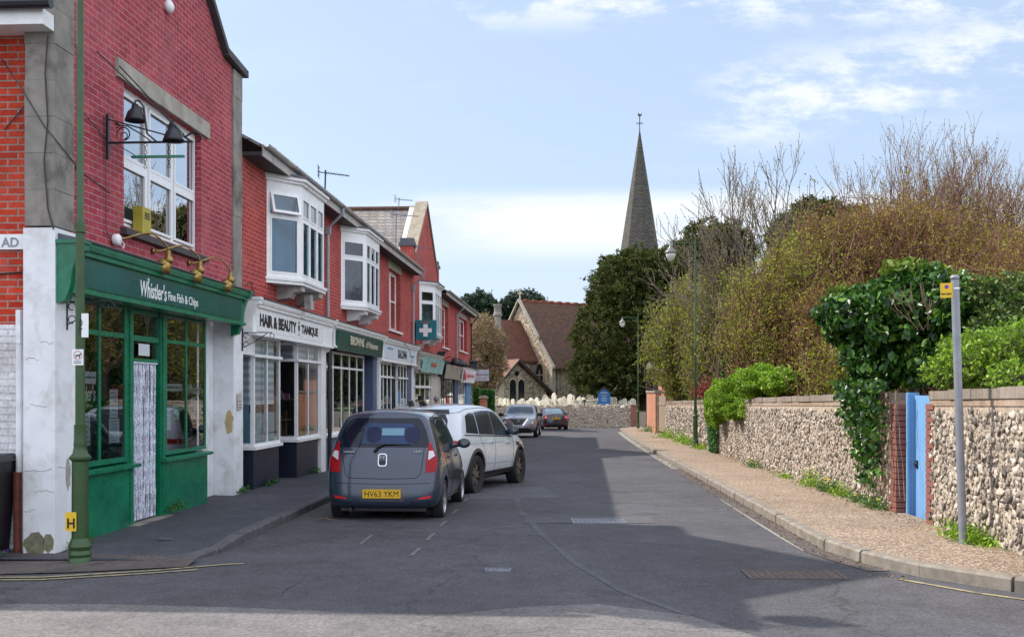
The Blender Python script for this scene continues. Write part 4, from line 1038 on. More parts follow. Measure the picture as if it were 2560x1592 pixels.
# green-signed shop
H3 = house('terraced_shop', 'red brick shop with dark green sign lettered in cream, five-light white window below', 22.7, 28.6)
eaves(H3, 22.7, 28.6); bay(H3, 24.2, 27.05, mat=M_upvc, back=paint('grey_net_curtain', (.10, .13, .17), .9, .5, 9, 0))
f = fascia(H3, 22.76, 28.5, 2.58, 3.12, .002, .26, M_white)
mb = MB(); mb.hexa([(.175, 22.95, 2.5), (.20, 22.95, 2.5), (.20, 28.3, 2.5), (.175, 28.3, 2.5)], [(.175, 22.95, 2.95), (.24, 22.95, 2.95), (.24, 28.3, 2.95), (.175, 28.3, 2.95)]); sb_ = mb.build('sign_board', M_dkgreen, f)
M_cl = paint('cream_letters', (.55, .50, .40), .5)
text('BROWNS', 'lettering', M_cl, f, (.232, 24.15, 2.67), (0, 1, 0), (.04, 0, 1), 1.55, .21, .035)
text('of Westbourne', 'lettering', M_cl, f, (.230, 25.95, 2.67), (0, 1, 0), (.04, 0, 1), 1.55, .17, .02)
window(H3, (-.05, 22.78), (-.05, 27.1), .62, 2.5, [.2, .4, .6, .8], [2.14], M_upvc, .055, .05, .07, M_glass, 'shop_window')
mb = MB(); mb.box(-.3, -.02, 22.8, 27.1, -1.2, .56); mb.build('stall_riser', M_slateblue, H3)
mb = MB(); mb.box(-.3, .03, 22.76, 27.12, .56, .619); mb.build('shop_sill', M_white, H3)
mb = MB(); mb.box(-.35, -.0, 28.05, 28.58, -1.2, 2.56); mb.box(-1.0, -.35, 28.3, 28.5, -1.2, 2.5); mb.build('pilaster', M_slateblue, H3)
mb = MB(); mb.box(-1.02, -1.0, 27.12, 28.3, -1.2, 2.5); mb.build('shop_door', M_slateblue, H3)
room(H3, 22.8, 27.1, -.5, 2.56, -.35, -3.8, M_room)
mb = MB(); [mb.box(-.9 - .3 * (k % 2), -.75 - .3 * (k % 2), 23.1 + k * .5, 23.35 + k * .5, .6, 1.0 + .25 * ((k * 5) % 3)) for k in range(8)]; mb.build('display_goods', M_cream, H3)
downpipe(H3, 22.86, 5.55, 3.2, x=.06); bpy.data.objects.remove([c for c in H3.children if c.name.startswith('downpipe')][-1])
place_t(H3, 22.7, 0, -.35)

# salon
H4 = house('terraced_shop', 'red brick shop with pale salon sign and a pair of sash windows above', 28.6, 34.9, holes=[(30.5, 32.45, 3.45, 5.2)])
eaves(H4, 28.6, 34.75); sash(H4, 30.5, 32.45, 3.45, 5.2)
f = fascia(H4, 28.66, 34.8, 2.45, 3.08, .002, .24, M_white, (28.95, 34.5, 2.52, 2.92, paint('pale_blue_sign', (.62, .68, .74), .4, .04, 2, 0)))
text('SALON4', 'lettering', bp, f, (.158, 31.1, 2.58), (0, 1, 0), (0, 0, 1), 1.6, .26, .03)
text('07881 923795', 'lettering', M_ltblue, f, (.158, 29.4, 2.78), (0, 1, 0), (0, 0, 1), .8, .06); text('01243 370100', 'lettering', M_ltblue, f, (.158, 33.4, 2.68), (0, 1, 0), (0, 0, 1), .8, .06)
console(H4, 28.72, 2.4, 3.04, .22, M_white); console(H4, 34.76, 2.4, 3.04, .22, M_white)
window(H4, (0, 28.95), (0, 30.9), .4, 2.42, [.33, .66], [2.0], M_white, .06, .06, .07, M_glass, 'shop_window')
window(H4, (0, 31.95), (0, 33.7), .4, 2.42, [.33, .66], [2.0], M_white, .06, .06, .07, M_glass, 'shop_window')
for a_, b_ in ((28.9, 30.95), (31.9, 33.75)): mb = MB(); mb.box(0.001, .04, a_, b_, 1.97, 2.03); mb.build('transom', M_white, H4)
mb, gl = MB(), MB(); wframe(mb, gl, (-.7, 31.95), (0, 31.951), .4, 2.42, [], [2.0], .06, .05, .06); w = mb.build('shop_window', M_white, H4); gl.build('pane', M_glass, w)
for a_, b_ in ((28.95, 30.9), (31.95, 33.7)): mb = MB(); mb.box(-.25, -.02, a_, b_, -1.2, .4); mb.build('stall_riser', M_ltblue, H4)
mb = MB(); mb.box(-.3, .02, 33.75, 34.5, -1.2, 2.44); mb.build('pilaster', M_slateblue, H4); 
for a_, b_ in ((34.5, 34.85), (28.63, 28.93)): mb = MB(); mb.box(-.3, .05, a_, b_, -1.2, 2.44); mb.build('pilaster', M_white, H4)
mb = MB(); mb.box(-.75, -.72, 30.9, 31.95, -1.2, 2.4); mb.build('shop_door', M_cream, H4)
room(H4, 28.95, 33.7, -.5, 2.44, -.8, -3.8, M_roomdk)
mb = MB(); [mb.add([(-.2, 29 + k * .55, .45), (-.2, 29.25 + k * .55, .45), (-.2, 29.25 + k * .55, 2.38), (-.2, 29 + k * .55, 2.38)], [(0, 1, 2, 3)]) for k in range(8) if k not in (4,)]; mb.build('curtain', paint('blue_grey_curtain', (.28, .34, .45), .8), H4)
downpipe(H4, 34.62, 5.5, 3.1)
mb = MB(); mb.tube([(.24, 31.6, 3.1), (.27, 32.4, 2.9), (.25, 33.2, 2.6), (.1, 33.6, 2.3)], .008, 4); mb.build('cable', M_black, H4)
place_t(H4, 28.6, 0, -.4)

# gabled pharmacy house
H5 = house('terraced_shop', 'gabled red brick pharmacy with steep stone coping and teal sign over the window', 34.9, 41.5, holes=[], gable=True)
bay(H5, 36.45, 39.4, mat=M_upvc, back=paint('slatted_blind', (.24, .26, .22), .9, .3, 20, 0))
mb = MB()
for a, b in (((33.25, 6.35), (38.2, 8.42)), ((38.2, 8.42), (43.1, 6.35))): pass
ap = (38.2, 8.42)
mb.hexa([(-.4, 35.25, 6.15), (.05, 35.25, 6.15), (.05, ap[0], ap[1]), (-.4, ap[0], ap[1])], [(-.4, 35.25, 6.28), (.05, 35.25, 6.28), (.05, ap[0], ap[1] + .13), (-.4, ap[0], ap[1] + .13)])
mb.hexa([(-.4, ap[0], ap[1]), (.05, ap[0], ap[1]), (.05, 41.15, 6.15), (-.4, 41.15, 6.15)], [(-.4, ap[0], ap[1] + .13), (.05, ap[0], ap[1] + .13), (.05, 41.15, 6.28), (-.4, 41.15, 6.28)])
mb.build('coping', paint('lichened_stone_coping', (.30, .26, .20), .85, .3, 6, .5, dirt=(.35, .2, .04), dirt_amt=.5), H5)
for y in (35.05, 41.3):
    mb = MB(); mb.box(-.42, .03, y - .2, y + .2, 5.4, 6.45); mb.build('gable_pier', M_red2, H5)
    mb = MB(); mb.box(-.47, .08, y - .25, y + .25, 6.45, 6.55); mb.box(-.42, .03, y - .2, y + .2, 6.55, 6.72); mb.build('pier_cap', M_lead, H5)
mb = MB()
for a, b in ((34.9, 5.6), (41.5, 5.6)):
    mb.hexa([(-.35, a, b), (-.35, 38.2, 8.2), (-10, 38.2, 8.2), (-10, a, b)], [(-.35, a, b + .06), (-.35, 38.2, 8.26), (-10, 38.2, 8.26), (-10, a, b + .06)])
mb.build('roof', M_slate, H5)
mb = MB(); mb.tube([(-.4, 38.2, 8.3), (-10, 38.2, 8.3)], .08, 6); mb.build('ridge_tiles', M_tile, H5)
mb = MB(); mb.hexa([(-.36, 34.95, 5.66), (-.36, 38.15, 8.30), (-.62, 38.15, 8.30), (-.62, 34.95, 5.66)], [(-.36, 34.95, 5.70), (-.36, 38.15, 8.34), (-.62, 38.15, 8.34), (-.62, 34.95, 5.70)]); mb.build('flashing', M_white, H5)
mb = MB(); mb.box(-4.1, -3.6, 37.9, 38.5, 8.0, 8.5); mb.build('chimney', M_red2, H5)
for x in (-4.0, -3.7):
    mb = MB(); prof = [(.10, 0), (.10, .1)] + [(.13 if k % 2 else .10, .12 + k * .05) for k in range(10)] + [(.06, .64)] if x < -3.9 else [(.1, 0), (.13, .03), (.13, .12), (.1, .14)]
    mb.lathe(prof, (x, 38.2, 8.5), 14); mb.build('chimney_pot', paint('terracotta_pot', (.28, .05, .035), .6), H5)
f = fascia(H5, 35.3, 41.2, 2.35, 2.95, .002, .26, M_cream, None)
mb = MB(); mb.hexa([(.18, 35.5, 2.25), (.21, 35.5, 2.25), (.21, 41.0, 2.25), (.18, 41.0, 2.25)], [(.30, 35.5, 2.78), (.33, 35.5, 2.78), (.33, 41.0, 2.78), (.30, 41.0, 2.78)]); mb.build('sign_board', paint('pale_teal_sign', (.22, .50, .48), .3, .25, 1.5, 0), f)
text('Rowlands', 'lettering', paint('orange_letters', (.55, .10, .03), .4), f, (.285, 37.4, 2.47), (0, 1, 0), (.226, 0, 1), 1.4, .2, .02)
console(H5, 35.25, 2.2, 3.1, .28, M_conc2); console(H5, 41.25, 2.2, 3.1, .28, M_dkwood)
window(H5, (0, 35.4), (0, 39.1), .3, 2.3, [.33, .66], [1.75], M_white, .07, .08, .07, M_glass, 'shop_window')
mb = MB(); mb.box(-.1, -.08, 35.5, 39.05, 1.78, 2.26); mb.build('blind', M_upvc, H5); mb = MB(); mb.box(0, .05, 35.35, 39.2, 1.7, 1.76); mb.build('transom', M_white, H5)
mb = MB(); mb.box(-.25, -.02, 35.4, 39.1, -1.3, .3); mb.build('stall_riser', M_cream, H5); pilaster(H5, 39.2, 41.3, M_cream, x=.03, z1=2.34); room(H5, 35.4, 39.1, -.6, 2.4, -.3, -3.5, M_room)
place_t(H5, 34.9, 0, -.5)
PS = empty('pharmacy_sign'); tag(PS, 'square teal pharmacy sign with a white cross hung out from the wall', 'sign')
mb = MB(); mb.box(.05, .72, 35.3, 35.62, 3.34, 4.0); mb.build('sign_box', paint('teal_sign_box', (.01, .17, .21), .3, .1, 3, 0), PS)
mb = MB(); mb.box(.305, .455, 35.285, 35.299, 3.44, 3.86); mb.box(.17, .304, 35.285, 35.299, 3.58, 3.72); mb.box(.456, .59, 35.285, 35.299, 3.58, 3.72); mb.build('white_cross', M_upvc, PS)
text('PHARMACY', 'lettering', paint('orange_letters', (.6, .1, .03), .4), PS, (.22, 35.295, 3.905), (1, 0, 0), (0, 0, 1), .33, .045, .03); text('pharmacy', 'lettering', M_teal, PS, (.22, 35.295, 3.37), (1, 0, 0), (0, 0, 1), .33, .045)
mb = MB(); mb.box(0, .05, 35.4, 35.5, 3.4, 3.9); mb.build('wall_bracket', M_iron, PS); place_t(PS, 35.4, 0, 3.34)

# two last houses
H6 = house('terraced_shop', 'red brick shop with beige sign and dark navy front holding one red door', 41.5, 47.6, holes=[(42.9, 44.7, 3.45, 5.15)])
eaves(H6, 41.5, 47.6); sash(H6, 42.9, 44.7, 3.45, 5.15)
f = fascia(H6, 41.6, 47.5, 2.15, 2.80, .002, .26, M_dkwood); mb = MB(); mb.hexa([(.2, 41.8, 2.1), (.23, 41.8, 2.1), (.23, 47.2, 2.1), (.2, 47.2, 2.1)], [(.30, 41.8, 2.68), (.33, 41.8, 2.68), (.33, 47.2, 2.68), (.30, 47.2, 2.68)]); mb.build('sign_board', paint('beige_sign', (.36, .31, .26), .4), f)
window(H6, (0, 41.8), (0, 46.9), -.9, 2.15, [.15, .3, .46, .66, .85], [1.35], M_navy, .08, .09, .08, M_glass, 'shop_window')
mb = MB(); mb.box(-.03, .015, 44.2, 45.1, -.9, 1.3); mb.build('door', paint('bright_red_door', (.65, .015, .015), .35, .1, 3, 0), H6)
pilaster(H6, 46.95, 47.58, M_slateblue, x=.04, z1=2.15); pilaster(H6, 41.5, 41.78, M_cream, x=.05, z1=2.15); room(H6, 41.9, 46.9, -.7, 2.3, -.3, -3, M_roomdk)
downpipe(H6, 47.5, 5.5, 2.9, M_pipe)
place_t(H6, 41.5, 0, -.6)
for k, (s_, lab) in enumerate(((43.6, 'nearest of the three black dome lamps over the beige sign'), (45.6, 'middle black dome lamp over the beige sign'), (46.9, 'farthest black dome lamp, at the end of the beige sign'))):
    r = empty('dome_lamp'); tag(r, lab, 'lamp', 'black dome lamps over the beige sign')
    mb = MB(); mb.tube([(0, s_, 2.95), (.25, s_, 3.05), (.42, s_, 2.95)], .02, 6); mb.build('arm', M_iron, r); mb = MB(); mb.lathe([(.02, .1), (.15, .06), (.2, -.06), (.2, -.16), (.18, -.16), (.1, 0)], (.45, s_, 2.84), 14); mb.build('shade', M_iron, r, True); place_t(r, s_, 0, 2.9)
H7 = house('terraced_shop', 'last red brick shop of the row with red and white sign and blue end pillar', 47.6, 54.3, holes=[(49.1, 52.4, 3.55, 5.1)], ends=(False, True))
eaves(H7, 47.6, 54.5); sash(H7, 49.1, 52.4, 3.55, 5.1)
f = fascia(H7, 47.7, 54.2, 2.1, 2.72, .002, .26, M_cream); mb = MB(); mb.hexa([(.2, 47.9, 2.0), (.23, 47.9, 2.0), (.23, 54.0, 2.0), (.2, 54.0, 2.0)], [(.32, 47.9, 2.62), (.35, 47.9, 2.62), (.35, 54.0, 2.62), (.32, 54.0, 2.62)]); mb.build('sign_board', M_upvc, f)
M_redl = paint('red_sign_letters', (.6, .02, .03), .4)
mb = MB(); mb.prism([(48.1, 2.1), (48.9, 2.1), (48.5, 2.55), (48.1, 2.6)], 'x', .335, .345); mb.build('red_swoosh', M_redl, f); text('Compleat Food', 'lettering', M_redl, f, (.30, 49.2, 2.2), (0, 1, 0), (.2, 0, 1), 3.8, .25, .02)
window(H7, (0, 48.2), (0, 51.6), -.1, 2.05, [.25, .5, .75], [1.4], M_white, .08, .09, .08, M_glass, 'shop_window'); mb = MB(); mb.box(-.25, -.02, 48.2, 51.6, -1.4, -.1); mb.build('stall_riser', M_ltblue, H7)
pilaster(H7, 51.7, 54.25, M_ltblue, x=.05, z1=2.1); pilaster(H7, 47.63, 48.15, M_slateblue, x=.05, z1=2.1); room(H7, 48.2, 51.6, -.8, 2.2, -.3, -3, M_roomdk)
mb = MB(); mb.box(.0, .4, 53.9, 54.25, 2.75, 3.1); mb.prism([(0, 3.1), (.5, 3.1), (0, 3.25)], 'y', 53.7, 54.4); mb.build('end_cap', M_lead, H7)
downpipe(H7, 54.1, 5.5, 2.9, M_black)
place_t(H7, 47.6, 0, -.65)
HS = empty('hanging_shop_sign'); tag(HS, 'pale grey hanging sign with red and blue lettering past the end of the shops', 'sign')
mb = MB(); mb.tube([(0, 54.35, 2.85), (1.0, 54.35, 2.85)], .015, 5); mb.tube([(0.3, 54.35, 2.85), (.3, 54.35, 2.72)], .008, 4); mb.tube([(.9, 54.35, 2.85), (.9, 54.35, 2.72)], .008, 4); mb.build('bracket', M_iron, HS)
mb = MB(); mb.box(.25, .97, 54.33, 54.37, 2.12, 2.72); mb.build('sign_panel', paint('pale_grey_sign', (.52, .52, .58), .4), HS)
text('Compleat', 'lettering', M_redl, HS, (.29, 54.325, 2.40), (1, 0, 0), (0, 0, 1), .36, .09, .03); text('Food', 'lettering', M_ltblue, HS, (.67, 54.325, 2.40), (1, 0, 0), (0, 0, 1), .24, .09, .03); text('Healthcare & Homeware', 'lettering', M_redl, HS, (.3, 54.325, 2.24), (1, 0, 0), (0, 0, 1), .6, .04)
place_t(HS, 54.3, 0, 2.85)

# television aerials on the roofs
def aerial(s, x, z0, z1, lab, n=9, boom=.9, ang=.5, k=1):
    r = empty('roof_aerial'); tag(r, lab, 'aerial', 'television aerials')
    mb = MB(); mb.tube([(x, s, z0), (x + .02, s, z1)], .018, 6); mb.build('mast', M_iron if k else M_steel, r)
    mb = MB(); d = Vector((math.cos(ang), math.sin(ang), -.12)).normalized(); p = Vector((x + .02, s, z1 - .06)); a = p - d * .15; b = p + d * boom; mb.tube([a, b], .012, 5)
    t = Vector((-d.y, d.x, 0)).normalized()
    for i in range(n):
        c = a + (b - a) * (.25 + .75 * i / (n - 1)); w = .22 - .012 * i; mb.tube([c - t * w, c + t * w], .004, 4)
    for dz in (-.1, -.03, .05, .12): mb.tube([a + Vector((0, 0, dz)) - t * .22, a + Vector((0, 0, dz)) + t * .22], .006, 4)
    mb.tube([a + Vector((0, 0, -.12)), a + Vector((0, 0, .14))], .01, 4)
    mb.build('antenna', M_iron if k else M_steel, r); place_t(r, s, x, z0); return r
aerial(22.2, .1, 5.62, 6.30, 'black television aerial nearest, over the open bay window', ang=.1, boom=.5)
aerial(31.6, 0, 5.7, 7.0, 'upper grey television aerial against the slate roof', ang=-.2, k=0, boom=.7)
aerial(38.0, -1.0, 8.25, 8.65, 'slim television aerial on the slate ridge beside the gable coping', ang=-.1, k=0, boom=.5)
aerial(35.1, .2, 5.7, 6.5, 'small television aerial in front of the gable brick', ang=.2, k=0, boom=.4)

# ---- lamp posts
M_lgreen = paint('green_lamp_post_paint', (.03, .075, .02), .4, .25, 6, .15, dirt=(.05, .04, .02), dirt_amt=.5)
q = N('lantern_glass'); q.set((.75, .72, .64), .25, spec=.5); n1 = q.noise(q.obj(), 4); q.set(q.ramp(n1.outputs[0], [(.3, (.55, .52, .45)), (.7, (.78, .76, .7))])); q.b.inputs['Alpha'].default_value = 1
M_lantern = q.m
def lamp_post(x, y, z, h, arm, label, k=1.0, full=True):
    r = empty('street_lamp', (x, y, z)); tag(r, label, 'street lamp', 'green street lamps')
    mb = MB(); mb.lathe([(.0, 0), (.12, 0), (.12, .06), (.105, .09), (.115, .12), (.1, .16), (.115, .2), (.1, .24), (.085, .28)], n=20)
    mb.lathe([(.082, .27), (.08, 1.05), (.105, 1.08), (.105, 1.10), (.075, 1.13), (.06, 1.2), (.065, 1.22), (.06, 1.25), (.058, 1.4), (.062, 1.42)], n=20)
    mb.build('base', M_lgreen, r, True, autos=35)
    mb = MB(); mb.lathe([(.047, 1.41), (.043, 3.35), (.055, 3.36), (.055, 3.43), (.045, 3.44), (.045, 3.48), (.036, 3.5), (.034, h - .3), (.02, h)], n=16); mb.build('post', M_lgreen, r, True, autos=35)
    hd = h - .25
    mb = MB(); mb.tube([(0, 0, hd), (arm, 0, hd)], .02, 8); mb.tube([(0, 0, hd - .35), (arm * .3, 0, hd - .12), (arm * .5, 0, hd - .02)], .012, 6); mb.lathe([(.03, 0), (.03, .06)], (arm, 0, hd - .03), 8); mb.build('arm', M_lgreen, r)
    mb = MB(); mb.lathe([(.0, .02), (.03, .0), (.035, -.06), (.06, -.12), (.10, -.19), (.15, -.25), (.205, -.30), (.215, -.33), (.2, -.35), (.0, -.34)], (arm, 0, hd), 24); mb.build('lantern_hood', paint('grey_lantern_hood', (.16, .15, .14), .4, .1, 4, 0), r, True)
    mb = MB(); mb.lathe([(.17, -.35), (.165, -.42), (.14, -.5), (.09, -.58), (.04, -.62), (0, -.63)], (arm, 0, hd), 24); g = mb.build('lantern_globe', M_lantern, r, True)
    return r
L1 = lamp_post(-4.36, 10.5, gz(10.5) - .02, 6.6, 1.0, 'green street lamp post in front of the white corner pillar')
L2 = lamp_post(6.33, 35.9, gz(35.9) + .13, 7.3, -.85, 'green street lamp standing against the garden wall amid the shrubs')
L3 = lamp_post(8.0, 66, gz(66) + .1, 7.3, -1.0, 'farthest green street lamp, by the end of the churchyard wall')
# stickers and notices on the near post
NP = MB(); NP.box(-.052, -.05, -.06, .05, 0, .01)
def plate(root, name, x0, x1, z0, z1, mat, y=-.049):
    mb = MB(); mb.box(x0, x1, y - .004, y, z0, z1); return mb.build(name, mat, root)
M_yel = paint('yellow_plate', (.75, .48, .02), .4, .08, 5, 0)
HY = empty('hydrant_sign', L1.location + Vector((-.055, -.09, .36))); tag(HY, 'yellow hydrant plate with black H near the foot of the green post', 'sign')
plate(HY, 'plate', -.055, .055, 0, .19, M_yel, 0); text('H', 'lettering', M_blk, HY, (-.035, -.005, .03), (1, 0, 0), (0, 0, 1), .075, .10, .02)
PN = empty('post_notice', L1.location + Vector((0, -.05, 2.02))); tag(PN, 'small white notice with black dog symbol on the green post', 'notice')
n0 = plate(PN, 'plate', -.06, .055, 0, .16, M_upvc, 0)
mb = MB(); mb.box(-.025, .02, -.006, -.0045, .09, .105); mb.box(-.025, -.017, -.006, -.0045, .07, .09); mb.box(.012, .02, -.006, -.0045, .07, .09); mb.box(.018, .03, -.006, -.0045, .1, .12); mb.box(-.04, .035, -.006, -.0045, .02, .026); mb.box(-.04, .035, -.006, -.0045, .036, .042); mb.build('printed_mark', M_blk, PN)
ring_ = MB().ring((0, -.006, .1), .042, .0025, 'y', 20, 4); ring_.build('red_ring', M_redl, PN)
PN = empty('post_notice', L1.location + Vector((.055, -.05, 2.3))); tag(PN, 'narrow white sticker printed TO, higher up the green post', 'notice')
plate(PN, 'plate', -.02, .05, 0, .24, M_upvc, 0); text('TO', 'lettering', M_blk, PN, (-.01, -.005, .06), (0, 0, 1), (-1, 0, 0), .12, .03, .01)
# ------------------------------------------------------------------ cars
def car_paint(name, col, rough=.28, metal=.4):
    q = N(name); n1 = q.noise(q.obj(), 3, 6, .6); n2 = q.noise(q.obj(), 500, 2)
    c = q.mix(q.ramp(n1.outputs[0], [(.45, (0,) * 3), (.75, (.12,) * 3)]), q.ramp(n2.outputs[0], [(.35, dim(col, .85)), (.65, dim(col, 1.2))]), (.16, .14, .12))
    q.set(c, q.ramp(n1.outputs[0], [(.3, (rough,) * 3), (.8, (min(1, rough + .22),) * 3)]), metal=metal)
    q.b.inputs['Coat Weight'].default_value = .9; q.b.inputs['Coat Roughness'].default_value = .06
    return q.m
M_tyre = paint('tyre_rubber', (.018, .018, .02), .85, .25, 12, .4)
M_trim = paint('black_car_trim', (.016, .016, .019), .45, .15, 12, .1)
M_cglass = paint('dark_car_glass', (.006, .010, .022), .05, .1, 2, 0, spec=.35)
M_cglass2 = paint('bluish_car_glass', (.02, .035, .05), .05, .25, 2, 0, spec=.7)
M_chrome = paint('chrome', (.7, .71, .74), .12, .03, 5, 0, metal=1)
M_redlens = paint('red_lens', (.36, .004, .010), .22, .3, 40, .2, spec=.3)
M_redlit = paint('red_reflector', (.6, .015, .02), .3, .12, 60, .1)
M_clear = paint('clear_lens', (.62, .62, .66), .1, .12, 50, .2, coat=1)
M_ypl = paint('yellow_number_plate', (.72, .42, .01), .35, .05, 5, 0)
M_wpl = paint('white_number_plate', (.72, .72, .72), .35, .05, 5, 0)
def pw(tab, z):
    for (a, b), (c, d) in zip(tab, tab[1:]):
        if a <= z <= c: return b + (d - b) * (z - a) / (c - a)
    return tab[0][1] if z < tab[0][0] else tab[-1][1]
def make_shell(P):
    """closed quad shell. stations rear to front: (y, top, cabin, width factor, belt, bottom)"""
    st = P['st']; W = P['W'] / 2; K = 9; C = 6; ts = [1, .62, .22, -.22, -.62, -1]
    n = len(st); V = {}; vs = []
    def pos(i, k):
        y, T_, cf, wf, zb_, z0 = st[i]
        lows = [z0, z0 + .09, z0 + (zb_ - z0) * .55, zb_ - .13, zb_]
        wl_ = P.get('wl', [.86, .965, 1.0, .99, .955])
        if k < 5: z = lows[k]; x = W * wf * wl_[k]
        else:
            f = [.34, .72, .94, 1.0][k - 5]; z = zb_ + (T_ - zb_) * f
            cab = P.get('cab', [.90, .81, .73, .50])[k - 5]; hood = [.90, .80, .62, .36][k - 5]
            x = W * wf * (cab * cf + hood * (1 - cf))
        if i == 0: y = pw(P['rear'], z)
        elif i == n - 1: y = pw(P['front'], z)
        elif i == 1 and 'rear2' in P: y = max(y, pw(P['rear'], z) + P['rear2'])
        return x, y, z
    def vert(i, k, c):
        key = (i, k, c)
        if key in V: return V[key]
        x, y, z = pos(i, k); t = ts[c]
        if i == 0: y -= P['bulge_r'] * (1 - t * t)
        if i == n - 1: y += P['bulge_f'] * (1 - t * t)
        if k == K - 1: z += P.get('crown', .03) * (1 - t * t)
        V[key] = len(vs); vs.append((x * t, y, z)); return V[key]
    fs = []
    for i in range(n - 1):
        for k in range(K - 1):
            fs.append((vert(i, k, 0), vert(i + 1, k, 0), vert(i + 1, k + 1, 0), vert(i, k + 1, 0)))
            fs.append((vert(i, k, C - 1), vert(i, k + 1, C - 1), vert(i + 1, k + 1, C - 1), vert(i + 1, k, C - 1)))
        for c in range(C - 1):
            fs.append((vert(i, K - 1, c), vert(i + 1, K - 1, c), vert(i + 1, K - 1, c + 1), vert(i, K - 1, c + 1)))
            fs.append((vert(i, 0, c), vert(i, 0, c + 1), vert(i + 1, 0, c + 1), vert(i + 1, 0, c)))
    for k in range(K - 1):
        for c in range(C - 1):
            fs.append((vert(0, k, c), vert(0, k + 1, c), vert(0, k + 1, c + 1), vert(0, k, c + 1)))
            fs.append((vert(n - 1, k, c), vert(n - 1, k, c + 1), vert(n - 1, k + 1, c + 1), vert(n - 1, k + 1, c)))
    me = bpy.data.meshes.new('body'); me.from_pydata(vs, [], fs)
    bm = bmesh.new(); bm.from_mesh(me); bmesh.ops.recalc_face_normals(bm, faces=bm.faces); bm.to_mesh(me); bm.free()
    return me
def evaluated(o):
    dg = bpy.context.evaluated_depsgraph_get(); return bpy.data.meshes.new_from_object(o.evaluated_get(dg))
class Car:
    def __init__(s, P, root, paintm):
        s.P, s.root = P, root
        me = make_shell(P); o = bpy.data.objects.new('body', me); COL.objects.link(o)
        m = o.modifiers.new('s', 'SUBSURF'); m.levels = 3; m.render_levels = 3
        sm = evaluated(o); sm.name = 'body'
        s.bvh = BVHTree.FromPolygons([v.co[:] for v in sm.vertices], [p.vertices[:] for p in sm.polygons])
        o.modifiers.clear(); o.data = sm; sm.materials.clear(); sm.materials.append(paintm); sm.materials.append(M_trim)
        # wheel arches cut right through the sides
        cut = MB()
        for y in P['axles']:
            for sx in (-1, 1):
                x0, x1 = sorted((sx * (P['W'] / 2 - .28), sx * (P['W'] / 2 + .2)))
                cut.lathe([(P['arch'], x0), (P['arch'], x1)], (0, y, P['wr'] + .015), 32, 'x')
        c = cut.build('cutter', M_trim)
        bm = bmesh.new(); bm.from_mesh(c.data); bmesh.ops.recalc_face_normals(bm, faces=bm.faces); bm.to_mesh(c.data); bm.free()
        b = o.modifiers.new('b', 'BOOLEAN'); b.object = c; b.operation = 'DIFFERENCE'; b.solver = 'EXACT'; b.material_mode = 'TRANSFER'
        bmn = evaluated(o); bmn.name = 'body'; o.modifiers.clear(); o.data = bmn
        bpy.data.objects.remove(c)
        bmn.polygons.foreach_set('use_smooth', [True] * len(bmn.polygons)); bmn.set_sharp_from_angle(angle=R(38))
        o.parent = root; s.body = o
    def patch(s, outline, u, d, name, mat, parent=None, off=.004, step=.05, origin=(0, 0, 0), label=None, dist=9.0):
        """outline in (u, z), laid on the shell by shooting rays along d"""
        U = Vector(u).normalized(); D = Vector(d).normalized(); O = Vector(origin)
        bm = bmesh.new(); vs = [bm.verts.new(O + U * a + Vector((0, 0, b))) for a, b in outline]; bm.faces.new(vs)
        us = [a for a, b in outline]; zs = [b for a, b in outline]
        v = min(us) + step
        while v < max(us) - 1e-4:
            bmesh.ops.bisect_plane(bm, geom=bm.verts[:] + bm.edges[:] + bm.faces[:], plane_co=O + U * v, plane_no=U); v += step
        v = min(zs) + step
        while v < max(zs) - 1e-4:
            bmesh.ops.bisect_plane(bm, geom=bm.verts[:] + bm.edges[:] + bm.faces[:], plane_co=(0, 0, v), plane_no=(0, 0, 1)); v += step
        for w in bm.verts:
            hit, nrm, _, _ = s.bvh.ray_cast(w.co - D * dist, D, 20)
            if hit is None: hit, nrm, _, _ = s.bvh.find_nearest(w.co)
            w.co = hit - D * off
        be = [e for e in bm.edges if e.is_boundary]
        r = bmesh.ops.extrude_edge_only(bm, edges=be)
        for g in r['geom']:
            if isinstance(g, bmesh.types.BMVert): g.co += D * (off + .004)
        bmesh.ops.recalc_face_normals(bm, faces=bm.faces)
        # make the sheet look outward
        f0 = max(bm.faces, key=lambda f: f.calc_area())
        if f0.normal.dot(D) > 0: bmesh.ops.reverse_faces(bm, faces=bm.faces)
        me = bpy.data.meshes.new(name); bm.to_mesh(me); bm.free(); me.materials.append(mat)
        me.polygons.foreach_set('use_smooth', [True] * len(me.polygons)); me.set_sharp_from_angle(angle=R(40))
        o = bpy.data.objects.new(name, me); COL.objects.link(o); o.parent = parent or s.root
        if label: o['label'] = label
        return o
    def line(s, pts, u, d, r=.004, origin=(0, 0, 0), name='panel_gap', mat=None, mb=None):
        U = Vector(u).normalized(); D = Vector(d).normalized(); O = Vector(origin); P3 = []
        for (a, b), (c, e) in zip(pts, pts[1:]):
            k = max(2, int(math.hypot(c - a, e - b) / .05))
            for i in range(k):
                t = i / k; w = O + U * (a + (c - a) * t) + Vector((0, 0, b + (e - b) * t))
                h = s.bvh.ray_cast(w - D * 9, D, 20)[0]
                if h: P3.append(h)
        w = O + U * pts[-1][0] + Vector((0, 0, pts[-1][1])); h = s.bvh.ray_cast(w - D * 9, D, 20)[0]
        if h: P3.append(h)
        if mb is None: mb = MB(); mb.tube(P3, r, 5); return mb.build(name, mat or M_trim, s.root)
        mb.tube(P3, r, 5)
